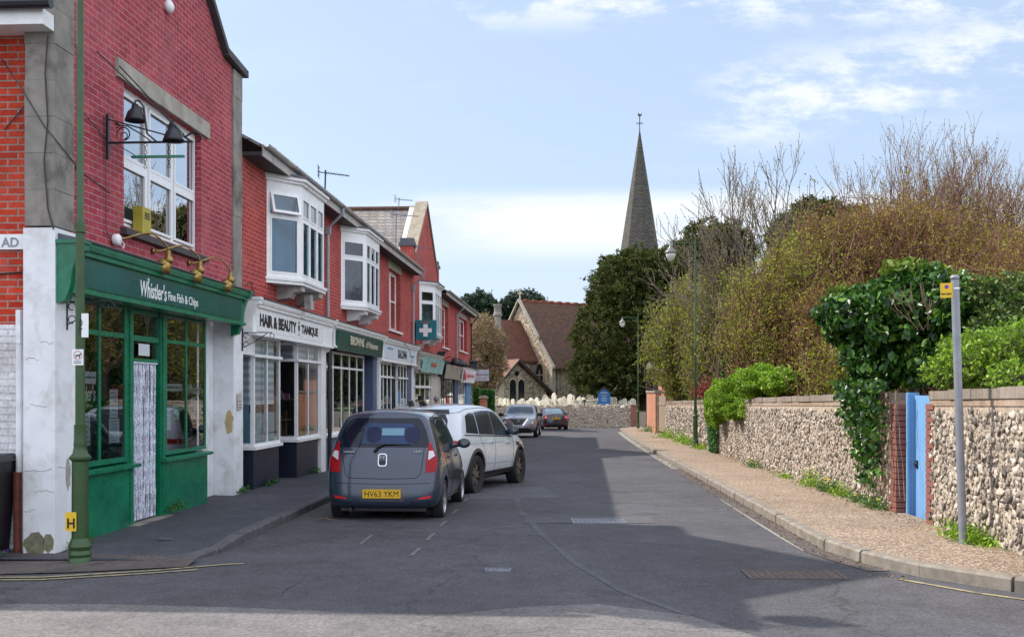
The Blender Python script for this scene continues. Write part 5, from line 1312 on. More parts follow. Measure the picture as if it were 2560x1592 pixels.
def wheel(root, x, y, r, w, side, rim, spokes=5, split=False, rim_r=.66):
    t = MB(); h = w / 2; prof = [(r * .60, -h * .7), (r * .78, -h * .98), (r * .93, -h), (r * .985, -h * .8), (r, -h * .5), (r, h * .5), (r * .985, h * .8), (r * .93, h), (r * .78, h * .98), (r * .60, h * .7)]
    t.lathe(prof, (0, 0, 0), 40, 'x'); t.f = t.f[:-2]; t.mi = t.mi[:-2]; wh = t.build('wheel', M_tyre, root, True, autos=50)
    wh.location = (x, y, r)
    rm = MB(); R1 = r * rim_r; fx = side * (h * .72)
    # rim ring
    n = 40; vs = []; ring_p = [(R1 + .02, fx + side * .015), (R1, fx + side * .018), (R1 - .018, fx), (R1 - .02, fx - side * .08)]
    rm.lathe(ring_p, (0, 0, 0), 40, 'x'); rm.f = rm.f[:-2]; rm.mi = rm.mi[:-2]
    for i in range(spokes):
        a = 2 * math.pi * i / spokes
        for da in ((-.16, .16) if split else (0,)):
            c0 = Vector((0, math.cos(a + da * .3), math.sin(a + da * .3))); c1 = Vector((0, math.cos(a + da * 1.5), math.sin(a + da * 1.5)))
            t0 = Vector((0, -c0.z, c0.y)); w0, w1 = (R1 * .11, R1 * .075) if split else (R1 * .17, R1 * .11)
            p = [c0 * R1 * .12 - t0 * w0, c0 * R1 * .12 + t0 * w0, c1 * (R1 - .01) + t0 * w1, c1 * (R1 - .01) - t0 * w1]
            o1, o2 = fx - side * .012, fx - side * .035
            rm.hexa([(o1, q_.y, q_.z) for q_ in p], [(o2, q_.y, q_.z) for q_ in p])
    rm.lathe([(R1 * .22, fx - side * .04), (R1 * .22, fx - side * .005), (R1 * .15, fx + side * .002)], (0, 0, 0), 20, 'x')
    o = rm.build('rim', rim, wh, True, autos=35)
    hb = MB(); hb.lathe([(R1 * .99, fx - side * .09), (R1 * .99, fx - side * .085)], (0, 0, 0), 24, 'x'); hb.build('brake_disc', M_trim, wh)
    return wh
def mirror_(root, x, y, z, side, mat, k=1.0):
    mb = MB()
    # rounded casing: lathe squashed
    prof = [(0, -.055), (.06, -.05), (.085, -.02), (.088, .02), (.07, .055), (.04, .075), (0, .08)]
    mb.lathe(prof, (0, 0, 0), 20, 'y')
    o = mb.build('door_mirror', mat, root, True)
    o.data.transform(Matrix.Translation((x + side * .10, y, z)) @ Matrix.Diagonal((1.25 * k, 1.0 * k, .92 * k, 1)))
    g = MB(); g.lathe([(.074, -.0545), (.07, -.058), (0, -.058)], (0, 0, 0), 20, 'y'); g2 = g.build('mirror_glass', M_cglass2, o, True)
    g2.data.transform(Matrix.Translation((x + side * .10, y, z)) @ Matrix.Diagonal((1.25 * k, 1.0 * k, .92 * k, 1)))
    a = MB(); a.tube([(x - side * .07, y + .03, z - .05), (x + side * .04, y + .01, z - .03)], .022, 8); a.build('mirror_stalk', M_trim, o)
    return o
def rounded(x0, x1, z0, z1, r, n=5):
    p = []
    for cx, cz, a0 in ((x1 - r, z0 + r, -90), (x1 - r, z1 - r, 0), (x0 + r, z1 - r, 90), (x0 + r, z0 + r, 180)):
        for i in range(n + 1): a = R(a0 + 90 * i / n); p.append((cx + r * math.cos(a), cz + r * math.sin(a)))
    return p
def flipx(o): return [(-a, b) for a, b in reversed(o)]
def side_patch(car, outline, name, mat, **k):
    """outline in (y, z) on both sides"""
    for sx in (1, -1): car.patch(outline, (0, 1, 0), (-sx, 0, 0), name, mat, **k)
def arch_lip(root, y, r, arch, W, mat, wd=.05, name='arch_trim', bvh=None, a0=-8, a1=188):
    for sx in (1, -1):
        mb = MB(); pts = []; n = 22
        vs = []
        for i in range(n + 1):
            a = R(a0 + (a1 - a0) * i / n)
            for rr_ in (arch - .012, arch + wd * .5, arch + wd):
                p = Vector((sx * 3, y + rr_ * math.cos(a), r + .015 + rr_ * math.sin(a)))
                h = bvh.ray_cast(p, Vector((-sx, 0, 0)), 5)[0] if bvh else None
                x = (h.x if h else sx * W / 2 * .93) + sx * (.012 if rr_ < arch + wd * .9 else -.002)
                if abs(x) < W / 2 * .8: x = sx * W / 2 * .93
                vs.append((x, p.y, p.z))
            vs.append((sx * (W / 2 - .12), y + (arch - .012) * math.cos(a), r + .015 + (arch - .012) * math.sin(a)))
        fs = []
        for i in range(n):
            for j in range(2): fs.append((i * 4 + j, i * 4 + j + 1, i * 4 + j + 5, i * 4 + j + 4))
            fs.append((i * 4 + 3, i * 4, i * 4 + 4, i * 4 + 7))
        mb.add(vs, fs); mb.build(name, mat, root, True, autos=50)

# --- small dark grey hatchback
PT1 = car_paint('grey_blue_metallic_paint', (.024, .036, .068), .2, .3)
A1 = empty('hatchback_car'); tag(A1, 'dark grey small hatchback with yellow rear plate, nearest car at the kerb', 'car')
b, z0 = .93, .19
P1 = dict(W=1.64, bulge_r=.07, bulge_f=.16, crown=.03, rear2=.07, arch=.335, wr=.295, axles=(.60, 2.98), cab=[.885, .785, .69, .49],
    rear=[(.15, .10), (.28, .015), (.5, .0), (.56, .035), (.64, .06), (.95, .085), (1.05, .11), (1.3, .20), (1.46, .28), (1.6, .32)],
    front=[(.15, 3.30), (.3, 3.40), (.55, 3.40), (.75, 3.3), (.95, 3.15)],
    st=[(0, 1.525, 1, .965, b, z0 + .03), (.20, 1.55, 1, .995, b, z0), (.7, 1.565, 1, 1, b, z0), (1.3, 1.575, 1, 1, b - .01, z0), (1.8, 1.565, 1, 1, b - .02, z0), (2.2, 1.50, 1, 1, b - .03, z0),
        (2.62, 1.20, .8, 1, b - .04, z0), (2.85, 1.02, .3, .99, b - .06, z0), (3.15, .93, 0, .97, b - .12, z0), (3.4, .80, 0, .86, b - .25, z0 + .04)])
c1 = Car(P1, A1, PT1)
# rear window and light units
rw = [(-.62, 1.06), (.62, 1.06), (.635, 1.13), (.595, 1.27), (.52, 1.42), (.47, 1.465), (-.47, 1.465), (-.52, 1.42), (-.595, 1.27), (-.635, 1.13)]
g = c1.patch(rw, (1, 0, 0), (0, 1, 0), 'rear_window', M_cglass, off=.004)
c1.patch([(-.30, 1.11), (.42, 1.11), (.50, 1.20), (.47, 1.32), (.38, 1.385), (-.22, 1.40), (-.27, 1.33)], (1, 0, 0), (0, 1, 0), 'rear_window_inner', paint('blue_tinted_glass', (.012, .04, .12), .07, .3, 1.5, 0, spec=.35), g, off=.009)
hr = paint('dim_headrest_behind_glass', (.004, .010, .05), .35, .05, 2, 0, spec=.3)
for x in (-.14, .40): c1.patch(rounded(x - .10, x + .10, 1.13, 1.345, .07), (1, 0, 0), (0, 1, 0), 'headrest', hr, g, off=.014)
c1.patch([(-.20, 1.19), (.12, 1.19), (.12, 1.29), (-.03, 1.30), (-.03, 1.2)][0:0] or [(-.025, 1.225), (.285, 1.225), (.285, 1.325), (-.025, 1.325)], (1, 0, 0), (0, 1, 0), 'view_through_glass', paint('pale_car_seen_through_glass', (.16, .30, .40), .2, .1, 3, 0, spec=.3), g, off=.014)
tl = [(-.715, .72), (-.565, .715), (-.575, .86), (-.615, 1.02), (-.635, 1.145), (-.66, 1.13), (-.70, 1.04), (-.745, .93), (-.755, .84)]
D1 = (.35, 1, 0)
def shift(o, k): return [(a + k, b) for a, b in o]
for sx in (1, -1):
    ol = tl if sx > 0 else flipx(tl)
    l = c1.patch(ol, (1, 0, 0), (sx * .45, 1, 0), 'tail_light', M_redlens, off=.014, origin=(sx * -.05, 0, 0))
    cl = [(-.715, .945), (-.605, .885), (-.612, .95), (-.625, 1.01), (-.69, 1.015)]
    c1.patch(cl if sx > 0 else flipx(cl), (1, 0, 0), (sx * .45, 1, 0), 'clear_section', M_clear, l, off=.018, origin=(sx * -.05, 0, 0), step=.03)
c1.line([(-.575, 1.06), (-.555, .86), (-.525, .69), (-.47, .635), (0, .625), (.47, .635), (.525, .69), (.555, .86), (.575, 1.06)], (1, 0, 0), (0, 1, 0), .005)
c1.line([(-.66, .565), (-.4, .56), (0, .555), (.4, .56), (.66, .565)], (1, 0, 0), (0, 1, 0), .005)
c1.patch([(-.30, .315), (.30, .315), (.36, .50), (.32, .525), (-.32, .525), (-.36, .50)], (1, 0, 0), (0, 1, 0), 'plate_recess', car_paint('grey_bumper_recess', (.05, .05, .07), .4, .3), off=.004)
pl_ = c1.patch([(-.26, .365), (.26, .365), (.26, .478), (-.26, .478)], (1, 0, 0), (0, 1, 0), 'number_plate', M_ypl, off=.016, step=.2)
def plate_text(car, root, s, x0, w, z, h, d=(0, 1, 0), yoff=.018):
    p = car.bvh.ray_cast(Vector((0, -4 * d[1], z)), Vector(d), 10)[0]
    return p
py_ = c1.bvh.ray_cast(Vector((0, -3, .42)), Vector((0, 1, 0)))[0].y
mb = MB(); mb.box(-.265, .265, py_ - .026, py_ - .0, .362, .482); mb.build('plate_backing', M_ypl, pl_)
text('HV63 YKM', 'lettering', M_blk, pl_, (-.235, py_ - .0265, .383), (1, 0, 0), (0, 0, 1), .47, .078, .0, depth=.002)
for sx in (1, -1):
    rf = [(-.70, .395), (-.66, .355), (-.5, .345), (-.495, .36), (-.6, .385)]
    c1.patch(rf if sx > 0 else flipx(rf), (1, 0, 0), (sx * .3, 1, 0), 'reflector', M_redlit, off=.008, step=.04)
    sp_ = [(-.72, .33), (-.45, .30), (-.40, .33), (-.5, .342), (-.71, .352)]
    c1.patch(sp_ if sx > 0 else flipx(sp_), (1, 0, 0), (sx * .3, 1, 0), 'bumper_ledge', PT1, off=.02, step=.06)
p = c1.bvh.ray_cast(Vector((0, -3, .88)), Vector((0, 1, 0)))[0].y
bo = rounded(-.062, .062, .80, .975, .035); bd_ = c1.patch(bo, (1, 0, 0), (0, 1, 0), 'badge_surround', M_chrome, off=.012, step=.04)
c1.patch(rounded(-.052, .052, .81, .965, .03), (1, 0, 0), (0, 1, 0), 'badge_field', PT1, bd_, off=.0145, step=.04); c1.patch(rounded(-.045, .045, .82, .88, .02), (1, 0, 0), (0, 1, 0), 'boot_release', M_trim, bd_, off=.017, step=.04)
text('H', 'lettering', M_chrome, bd_, (-.034, p - .030, .905), (1, 0, 0), (.18, 0, 1), .065, .042, .02, depth=.012)
for s_, x, w, h in (('HYUNDAI', -.545, .15, .024), ('i10', .44, .10, .036)):
    p = c1.bvh.ray_cast(Vector((x + w / 2, -3, .995)), Vector((0, 1, 0)))[0].y
    text(s_, 'lettering', M_chrome, A1, (x, p - .022, .985), (1, 0 if x > 0 else -.0, 0), (0, 0, 1), w, h, .02, depth=.02)
mb = MB(); f_ = lambda x, z: c1.bvh.ray_cast(Vector((x, -3, z)), Vector((0, 1, 0)))[0].y
mb.tube([(-.12, f_(-.12, 1.0) - .02, .995), (-.06, f_(-.06, 1.07) - .035, 1.07), (.02, f_(.02, 1.10) - .03, 1.105), (.38, f_(.38, 1.095) - .012, 1.10)], [.022, .018, .014, .006], 6); mb.build('rear_wiper', M_trim, A1)
mb = MB(); mb.tube([(0, 1.15, 1.60), (0, .95, 1.66)], .008, 5); mb.lathe([(.02, 0), (.01, .02)], (0, 1.15, 1.59), 8)
# side glass, handles, gaps
sg = [(.52, 1.04), (1.42, .985), (1.42, 1.40), (1.0, 1.435), (.70, 1.38), (.56, 1.22)]
side_patch(c1, sg, 'side_window', M_cglass2, off=.004)
side_patch(c1, [(1.47, .98), (2.42, .95), (2.28, 1.10), (1.95, 1.34), (1.72, 1.405), (1.47, 1.41)], 'side_window', M_cglass2, off=.004)
side_patch(c1, [(1.0, .86), (1.18, .865), (1.18, .895), (1.0, .895)], 'door_handle', PT1, off=.03, step=.1)
side_patch(c1, [(2.0, .85), (2.18, .855), (2.18, .885), (2.0, .885)], 'door_handle', PT1, off=.03, step=.1)
mb = MB()
for sx in (1, -1):
    c1.line([(1.44, 1.42), (1.44, .3)], (0, 1, 0), (-sx, 0, 0), .005, mb=mb); c1.line([(.95, .60), (.80, .75), (.62, .95)], (0, 1, 0), (-sx, 0, 0), .005, mb=mb); c1.line([(2.45, .95), (2.47, .5), (2.42, .3)], (0, 1, 0), (-sx, 0, 0), .005, mb=mb)
    c1.line([(.96, .26), (2.6, .26)], (0, 1, 0), (-sx, 0, 0), .012, mb=mb)
    c1.line([(.55, 1.43), (.75, 1.475), (1.1, 1.505), (1.6, 1.50), (1.95, 1.43)], (0, 1, 0), (-sx, 0, 0), .006, mb=mb)
mb.build('panel_gap', M_trim, A1)
# windscreen, headlights
c1.patch([(-.60, 1.02), (.60, 1.02), (.52, 1.43), (-.52, 1.43)], (1, 0, 0), (0, -1, 0), 'windscreen', M_cglass2, off=.004)
for sx in (1, -1): c1.patch([(sx * .45, .62), (sx * .68, .66), (sx * .66, .80), (sx * .5, .76)][::sx], (1, 0, 0), (0, -1, 0), 'headlight', M_clear, off=.008, step=.05)
for y in (.60, 2.98):
    for sx in (1, -1): wheel(A1, sx * .715, y, .295, .175, sx, paint('silver_alloy', (.45, .45, .47), .3, .1, 8, 0, metal=.8), 7)
for sx in (1, -1): mirror_(A1, sx * .80, 2.22, 1.04, sx, M_trim, .95)
mb = MB(); mb.box(-.6, .6, .1, 3.2, .17, .26); mb.tube([(-.45, .0, .2), (-.45, .3, .21)], .03, 8); mb.tube([(-.6, .6, .28), (.6, .6, .28)], .05, 8); mb.build('underbody', M_trim, A1)
A1.location = (-1.80, 14.42, gz(15.4) - .035); A1.rotation_euler = (-.0135, 0, -.060)

# --- white SUV parked at an angle
PT2 = car_paint('white_pearl_paint', (.60, .63, .67), .2, .0)
A2 = empty('suv_car'); tag(A2, 'white SUV with dark glass and dark wheel arches, parked askew ahead of the grey hatchback', 'car')
b, z0 = 1.06, .27
P2 = dict(W=1.96, bulge_r=.10, bulge_f=.18, crown=.03, rear2=.08, arch=.425, wr=.365, axles=(.86, 3.52), cab=[.905, .845, .775, .56],
    rear=[(.2, .16), (.35, .04), (.6, .0), (.8, .03), (1.05, .05), (1.15, .10), (1.4, .30), (1.55, .40), (1.7, .45)],
    front=[(.2, 4.15), (.4, 4.28), (.7, 4.28), (.85, 4.2), (1.05, 4.05)],
    st=[(0, 1.54, 1, .92, b + .02, z0 + .05), (.3, 1.57, 1, .985, b + .02, z0), (.9, 1.615, 1, 1, b + .005, z0), (1.5, 1.64, 1, 1, b, z0), (2.1, 1.64, 1, 1, b - .015, z0), (2.55, 1.56, 1, 1, b - .025, z0),
        (2.98, 1.30, .8, 1, b - .035, z0), (3.22, 1.14, .3, 1, b - .05, z0), (3.65, 1.07, 0, .985, b - .09, z0), (4.22, .93, 0, .87, b - .2, z0 + .05)])
c2 = Car(P2, A2, PT2)
side_patch(c2, [(.42, 1.14), (1.02, 1.11), (1.02, 1.49), (.80, 1.495), (.58, 1.44)], 'side_window', M_cglass2)
side_patch(c2, [(1.06, 1.105), (1.86, 1.075), (1.86, 1.53), (1.5, 1.53), (1.06, 1.505)], 'side_window', M_cglass2)
side_patch(c2, [(1.90, 1.07), (2.92, 1.03), (2.72, 1.20), (2.42, 1.40), (2.2, 1.50), (1.90, 1.53)], 'side_window', M_cglass2)
side_patch(c2, [(.34, 1.095), (3.05, 1.005), (3.05, 1.022), (.34, 1.112)], 'window_trim', M_trim, off=.008)
mb = MB()
for sx in (1, -1):
    c2.line([(1.88, 1.56), (1.88, .34)], (0, 1, 0), (-sx, 0, 0), .005, mb=mb); c2.line([(1.04, 1.10), (1.12, .95), (1.28, .75), (1.36, .5), (1.34, .36)], (0, 1, 0), (-sx, 0, 0), .004, mb=mb)
    c2.line([(2.98, 1.02), (3.02, .8), (2.98, .4)], (0, 1, 0), (-sx, 0, 0), .005, mb=mb); c2.line([(.15, 1.0), (.25, .95), (1.3, .93), (2.6, .92), (3.7, .88)], (0, 1, 0), (-sx, 0, 0), .003, mb=mb); c2.line([(1.35, .55), (2.2, .53), (3.0, .52)], (0, 1, 0), (-sx, 0, 0), .003, mb=mb)
    c2.line([(.35, 1.49), (.8, 1.56), (1.4, 1.585), (2.0, 1.58), (2.4, 1.50)], (0, 1, 0), (-sx, 0, 0), .007, mb=mb)
mb.build('panel_gap', M_trim, A2)
side_patch(c2, [(1.29, .27), (3.08, .27), (3.08, .40), (1.29, .40)], 'sill_cladding', M_trim, off=.012)
side_patch(c2, [(1.55, .93), (1.78, .935), (1.78, .965), (1.55, .965)], 'door_handle', PT2, off=.03, step=.1)
side_patch(c2, [(2.55, .90), (2.78, .905), (2.78, .935), (2.55, .935)], 'door_handle', PT2, off=.03, step=.1)
side_patch(c2, [(3.2, .83), (3.42, .83), (3.44, .88), (3.22, .90)], 'wing_vent', M_trim, off=.01, step=.1)
rw2 = [(-.66, 1.16), (.66, 1.16), (.62, 1.36), (.55, 1.47), (-.55, 1.47), (-.62, 1.36)]
c2.patch(rw2, (1, 0, 0), (0, 1, 0), 'rear_window', M_cglass)
c2.patch([(-.62, 1.49), (.62, 1.49), (.56, 1.56), (-.56, 1.56)], (1, 0, 0), (0, 1, 0), 'roof_spoiler', M_trim, off=.03)
for sx in (1, -1):
    c2.patch([(sx * .60, .93), (sx * .86, .92), (sx * .86, 1.01), (sx * .60, 1.02)][::sx], (1, 0, 0), (-sx * .6, 1, 0), 'tail_light', M_redlens, off=.014, origin=(sx * .06, 0, 0), step=.05)
    side_patch_l = [(.12, .92), (.42, .94), (.40, 1.0), (.12, 1.02)]
    c2.patch(side_patch_l, (0, 1, 0), (-sx, 0, 0), 'tail_light', M_redlens, off=.012, step=.05)
p = c2.bvh.ray_cast(Vector((.0, -3, 1.06)), Vector((0, 1, 0)))[0].y
text('RANGE ROVER', 'lettering', M_trim, A2, (-.5, p - .015, 1.05), (1, 0, 0), (0, 0, 1), 1.0, .05, .02, depth=.012)
mb = MB(); mb.box(-.26, .26, c2.bvh.ray_cast(Vector((0, -3, .8)), Vector((0, 1, 0)))[0].y - .012, .2, .74, .85); pl2 = mb.build('number_plate', M_ypl, A2)
c2.patch([(-.66, 1.10), (.66, 1.10), (.58, 1.52), (-.58, 1.52)], (1, 0, 0), (0, -1, 0), 'windscreen', M_cglass2)
for y in (.86, 3.52):
    arch_lip(A2, y, .365, .425, 1.96, paint('brown_grey_arch_cladding', (.05, .045, .042), .6), .055, bvh=c2.bvh)
    for sx in (1, -1): wheel(A2, sx * .855, y, .365, .235, sx, paint('dark_bronze_alloy', (.20, .18, .16), .35, .1, 8, 0, metal=.7), 5, True, .72)
for sx in (1, -1): mirror_(A2, sx * .93, 2.78, 1.13, sx, M_trim, 1.1)
mb = MB(); mb.tube([(.0, .75, 1.64), (0, .6, 1.70)], .02, 6)
for x in (-.30, -.08): mb.prism([(.62, 1.60), (.80, 1.61), (.70, 1.72), (.60, 1.70)], 'x', x, x + .05)
mb.build('roof_fin', M_trim, A2)
mb = MB(); mb.box(-.7, .7, .2, 4.0, .22, .34); mb.build('underbody', M_trim, A2)
yaw = -R(17.6)
# right rear wheel stands at (-.62, 18.9)
off_ = Matrix.Rotation(yaw, 3, 'Z') @ Vector((.975, .86, 0))
A2.location = (-.62 - off_.x, 18.95 - off_.y, gz(19.5) - .02); A2.rotation_euler = (-.0135, 0, yaw)

# --- silver crossover facing the camera
PT3 = car_paint('silver_grey_paint', (.22, .215, .24), .25, .6)
A3 = empty('crossover_car'); tag(A3, 'silver grey crossover with round headlights facing this way down the road', 'car')
b, z0 = 1.02, .24
P3 = dict(W=1.84, bulge_r=.12, bulge_f=.16, crown=.03, rear2=.1, arch=.40, wr=.35, axles=(.75, 3.39), cab=[.89, .81, .72, .5],
    rear=[(.2, .14), (.4, .0), (.7, .0), (1.0, .06), (1.3, .30), (1.6, .5)], front=[(.2, 4.02), (.4, 4.12), (.7, 4.10), (.9, 4.0), (1.05, 3.9)],
    st=[(0, 1.45, 1, .92, b, z0 + .05), (.35, 1.53, 1, .985, b, z0), (.9, 1.58, 1, 1, b, z0), (1.5, 1.60, 1, 1, b, z0), (2.0, 1.58, 1, 1, b, z0), (2.4, 1.49, 1, 1, b, z0),
        (2.80, 1.26, .8, 1, b, z0), (3.02, 1.12, .3, 1, b - .02, z0), (3.5, 1.05, 0, .985, b - .06, z0), (4.05, .95, 0, .88, b - .14, z0 + .05)])
c3 = Car(P3, A3, PT3)
FD = (0, -1, 0)
c3.patch([(-.66, 1.12), (.66, 1.12), (.57, 1.52), (-.57, 1.52)], (1, 0, 0), FD, 'windscreen', M_cglass2)
gr = [(-.46, .90), (-.20, .60), (.20, .60), (.46, .90)]
g3 = c3.patch(gr, (1, 0, 0), FD, 'grille', M_trim, off=.006)
for sx in (1, -1):
    c3.patch([(sx * .50, .93), (sx * .43, .93), (sx * .16, .56), (sx * .24, .56)][::sx], (1, 0, 0), FD, 'grille_chrome', M_chrome, g3, off=.014)
    c3.patch([(sx * .50, .93), (sx * .80, 1.02), (sx * .80, .98), (sx * .53, .88)][::sx], (1, 0, 0), FD, 'running_light', M_clear, off=.010)
    cc_ = [(sx * .66 + .115 * math.cos(t * math.pi / 8), .72 + .105 * math.sin(t * math.pi / 8)) for t in range(16)]
    h = c3.patch(cc_, (1, 0, 0), FD, 'headlight', M_trim, off=.010, step=.06)
    c3.patch([(sx * .66 + .085 * math.cos(t * math.pi / 8), .72 + .078 * math.sin(t * math.pi / 8)) for t in range(16)], (1, 0, 0), FD, 'headlight_lens', M_clear, h, off=.014, step=.06)
c3.patch([(-.5, .28), (.5, .28), (.62, .42), (.36, .46), (-.36, .46), (-.62, .42)], (1, 0, 0), FD, 'lower_intake', M_trim, off=.008)
p = c3.bvh.ray_cast(Vector((0, 8, .52)), Vector(FD))[0].y
mb = MB(); mb.box(-.26, .26, p - .02, p + .02, .475, .585); pl3 = mb.build('number_plate', M_wpl, A3)
text('YH22 MYH', 'lettering', M_blk, pl3, (.225, p + .021, .492), (-1, 0, 0), (0, 0, 1), .45, .075, .018, depth=.002)
mb = MB(); mb.ring((0, p + .0, .80), .05, .008, 'y', 14, 5); mb.box(-.06, .06, p - .01, p + .01, .79, .81); mb.build('badge', M_chrome, g3)
side_patch(c3, [(.75, 1.12), (1.7, 1.09), (1.7, 1.47), (1.2, 1.45)], 'side_window', M_cglass2); side_patch(c3, [(1.75, 1.09), (2.7, 1.06), (2.3, 1.38), (2.0, 1.47), (1.75, 1.48)], 'side_window', M_cglass2)
for y in (.75, 3.39):
    arch_lip(A3, y, .35, .40, 1.84, M_trim, .05, bvh=c3.bvh)
    for sx in (1, -1): wheel(A3, sx * .80, y, .35, .22, sx, M_chrome, 5)
for sx in (1, -1): mirror_(A3, sx * .88, 2.7, 1.1, sx, M_trim, 1.2)
mb = MB(); mb.box(-.6, .6, .2, 3.9, .2, .3); mb.build('underbody', M_trim, A3)
A3.rotation_euler = (.0135, 0, math.pi - R(4.5)); A3.location = (.29 + .35, 50.4 + 4.12, gz(52) + .0)

# --- dark saloon seen from behind
PT4 = car_paint('near_black_blue_paint', (.014, .016, .026), .25, .3)
A4 = empty('saloon_car'); tag(A4, 'near-black saloon with red tail lights by the churchyard wall', 'car')
b, z0 = .96, .22
P4 = dict(W=1.80, bulge_r=.12, bulge_f=.16, crown=.02, rear2=.1, arch=.37, wr=.32, axles=(1.0, 3.58), cab=[.88, .79, .70, .48],
    rear=[(.15, .12), (.3, .0), (.6, .0), (.9, .06), (1.05, .10)], front=[(.2, 4.4), (.4, 4.5), (.65, 4.45), (.9, 4.3)],
    st=[(0, 1.02, .1, .92, b - .04, z0 + .05), (.35, 1.06, .15, .985, b - .02, z0), (.62, 1.14, .4, 1, b, z0), (1.25, 1.38, 1, 1, b, z0), (1.7, 1.45, 1, 1, b, z0), (2.3, 1.46, 1, 1, b, z0), (2.75, 1.37, 1, 1, b, z0),
        (3.15, 1.12, .6, 1, b - .02, z0), (3.4, 1.02, .1, .99, b - .04, z0), (3.9, .95, 0, .97, b - .1, z0), (4.45, .82, 0, .86, b - .2, z0 + .05)])
c4 = Car(P4, A4, PT4)
c4.patch([(-.62, 1.10), (.62, 1.10), (.55, 1.37), (-.55, 1.37)], (1, 0, 0), (0, 1, 0), 'rear_window', paint('painted_sky_reflection_glass', (.14, .2, .24), .06, .2, 3, 0, spec=1))  # pale blue base colour stands in for the reflected sky
for sx in (1, -1):
    l = c4.patch([(sx * .52, .74), (sx * .80, .72), (sx * .82, .90), (sx * .70, .97), (sx * .58, .95)][::sx], (1, 0, 0), (-sx * .3, 1, 0), 'tail_light', M_redlit, off=.012)
    c4.patch([(sx * .60, .81), (sx * .72, .81), (sx * .72, .88), (sx * .60, .88)][::sx], (1, 0, 0), (-sx * .3, 1, 0), 'clear_section', M_clear, l, off=.016)
    c4.patch([(sx * .5, .39), (sx * .78, .38), (sx * .78, .41), (sx * .5, .42)][::sx], (1, 0, 0), (-sx * .2, 1, 0), 'reflector', M_redlit, off=.01)
p = c4.bvh.ray_cast(Vector((0, -3, .77)), Vector((0, 1, 0)))[0].y
mb = MB(); mb.box(-.26, .26, p - .02, p + .05, .72, .83); pl4 = mb.build('number_plate', M_ypl, A4); text('FX61 LSF', 'lettering', M_blk, pl4, (-.225, p - .021, .74), (1, 0, 0), (0, 0, 1), .45, .075, .018, depth=.002)
mb = MB(); mb.lathe([(.04, 0), (.035, .02)], (0, p - .02, .93), 12, 'y'); mb.build('badge', M_chrome, A4)
side_patch(c4, [(1.05, 1.02), (2.0, 1.0), (2.0, 1.33), (1.5, 1.32)], 'side_window', M_cglass2); side_patch(c4, [(2.05, 1.0), (3.05, .98), (2.7, 1.2), (2.35, 1.33), (2.05, 1.34)], 'side_window', M_cglass2)
for y in (1.0, 3.58):
    for sx in (1, -1): wheel(A4, sx * .78, y, .32, .21, sx, M_chrome, 7)
for sx in (1, -1): mirror_(A4, sx * .87, 2.9, 1.02, sx, PT4, 1.1)
mb = MB(); mb.box(-.6, .6, .2, 4.2, .2, .3); mb.build('underbody', M_trim, A4)
A4.location = (2.80, 66.2, gz(67.5)); A4.rotation_euler = (-.0135, 0, R(6))

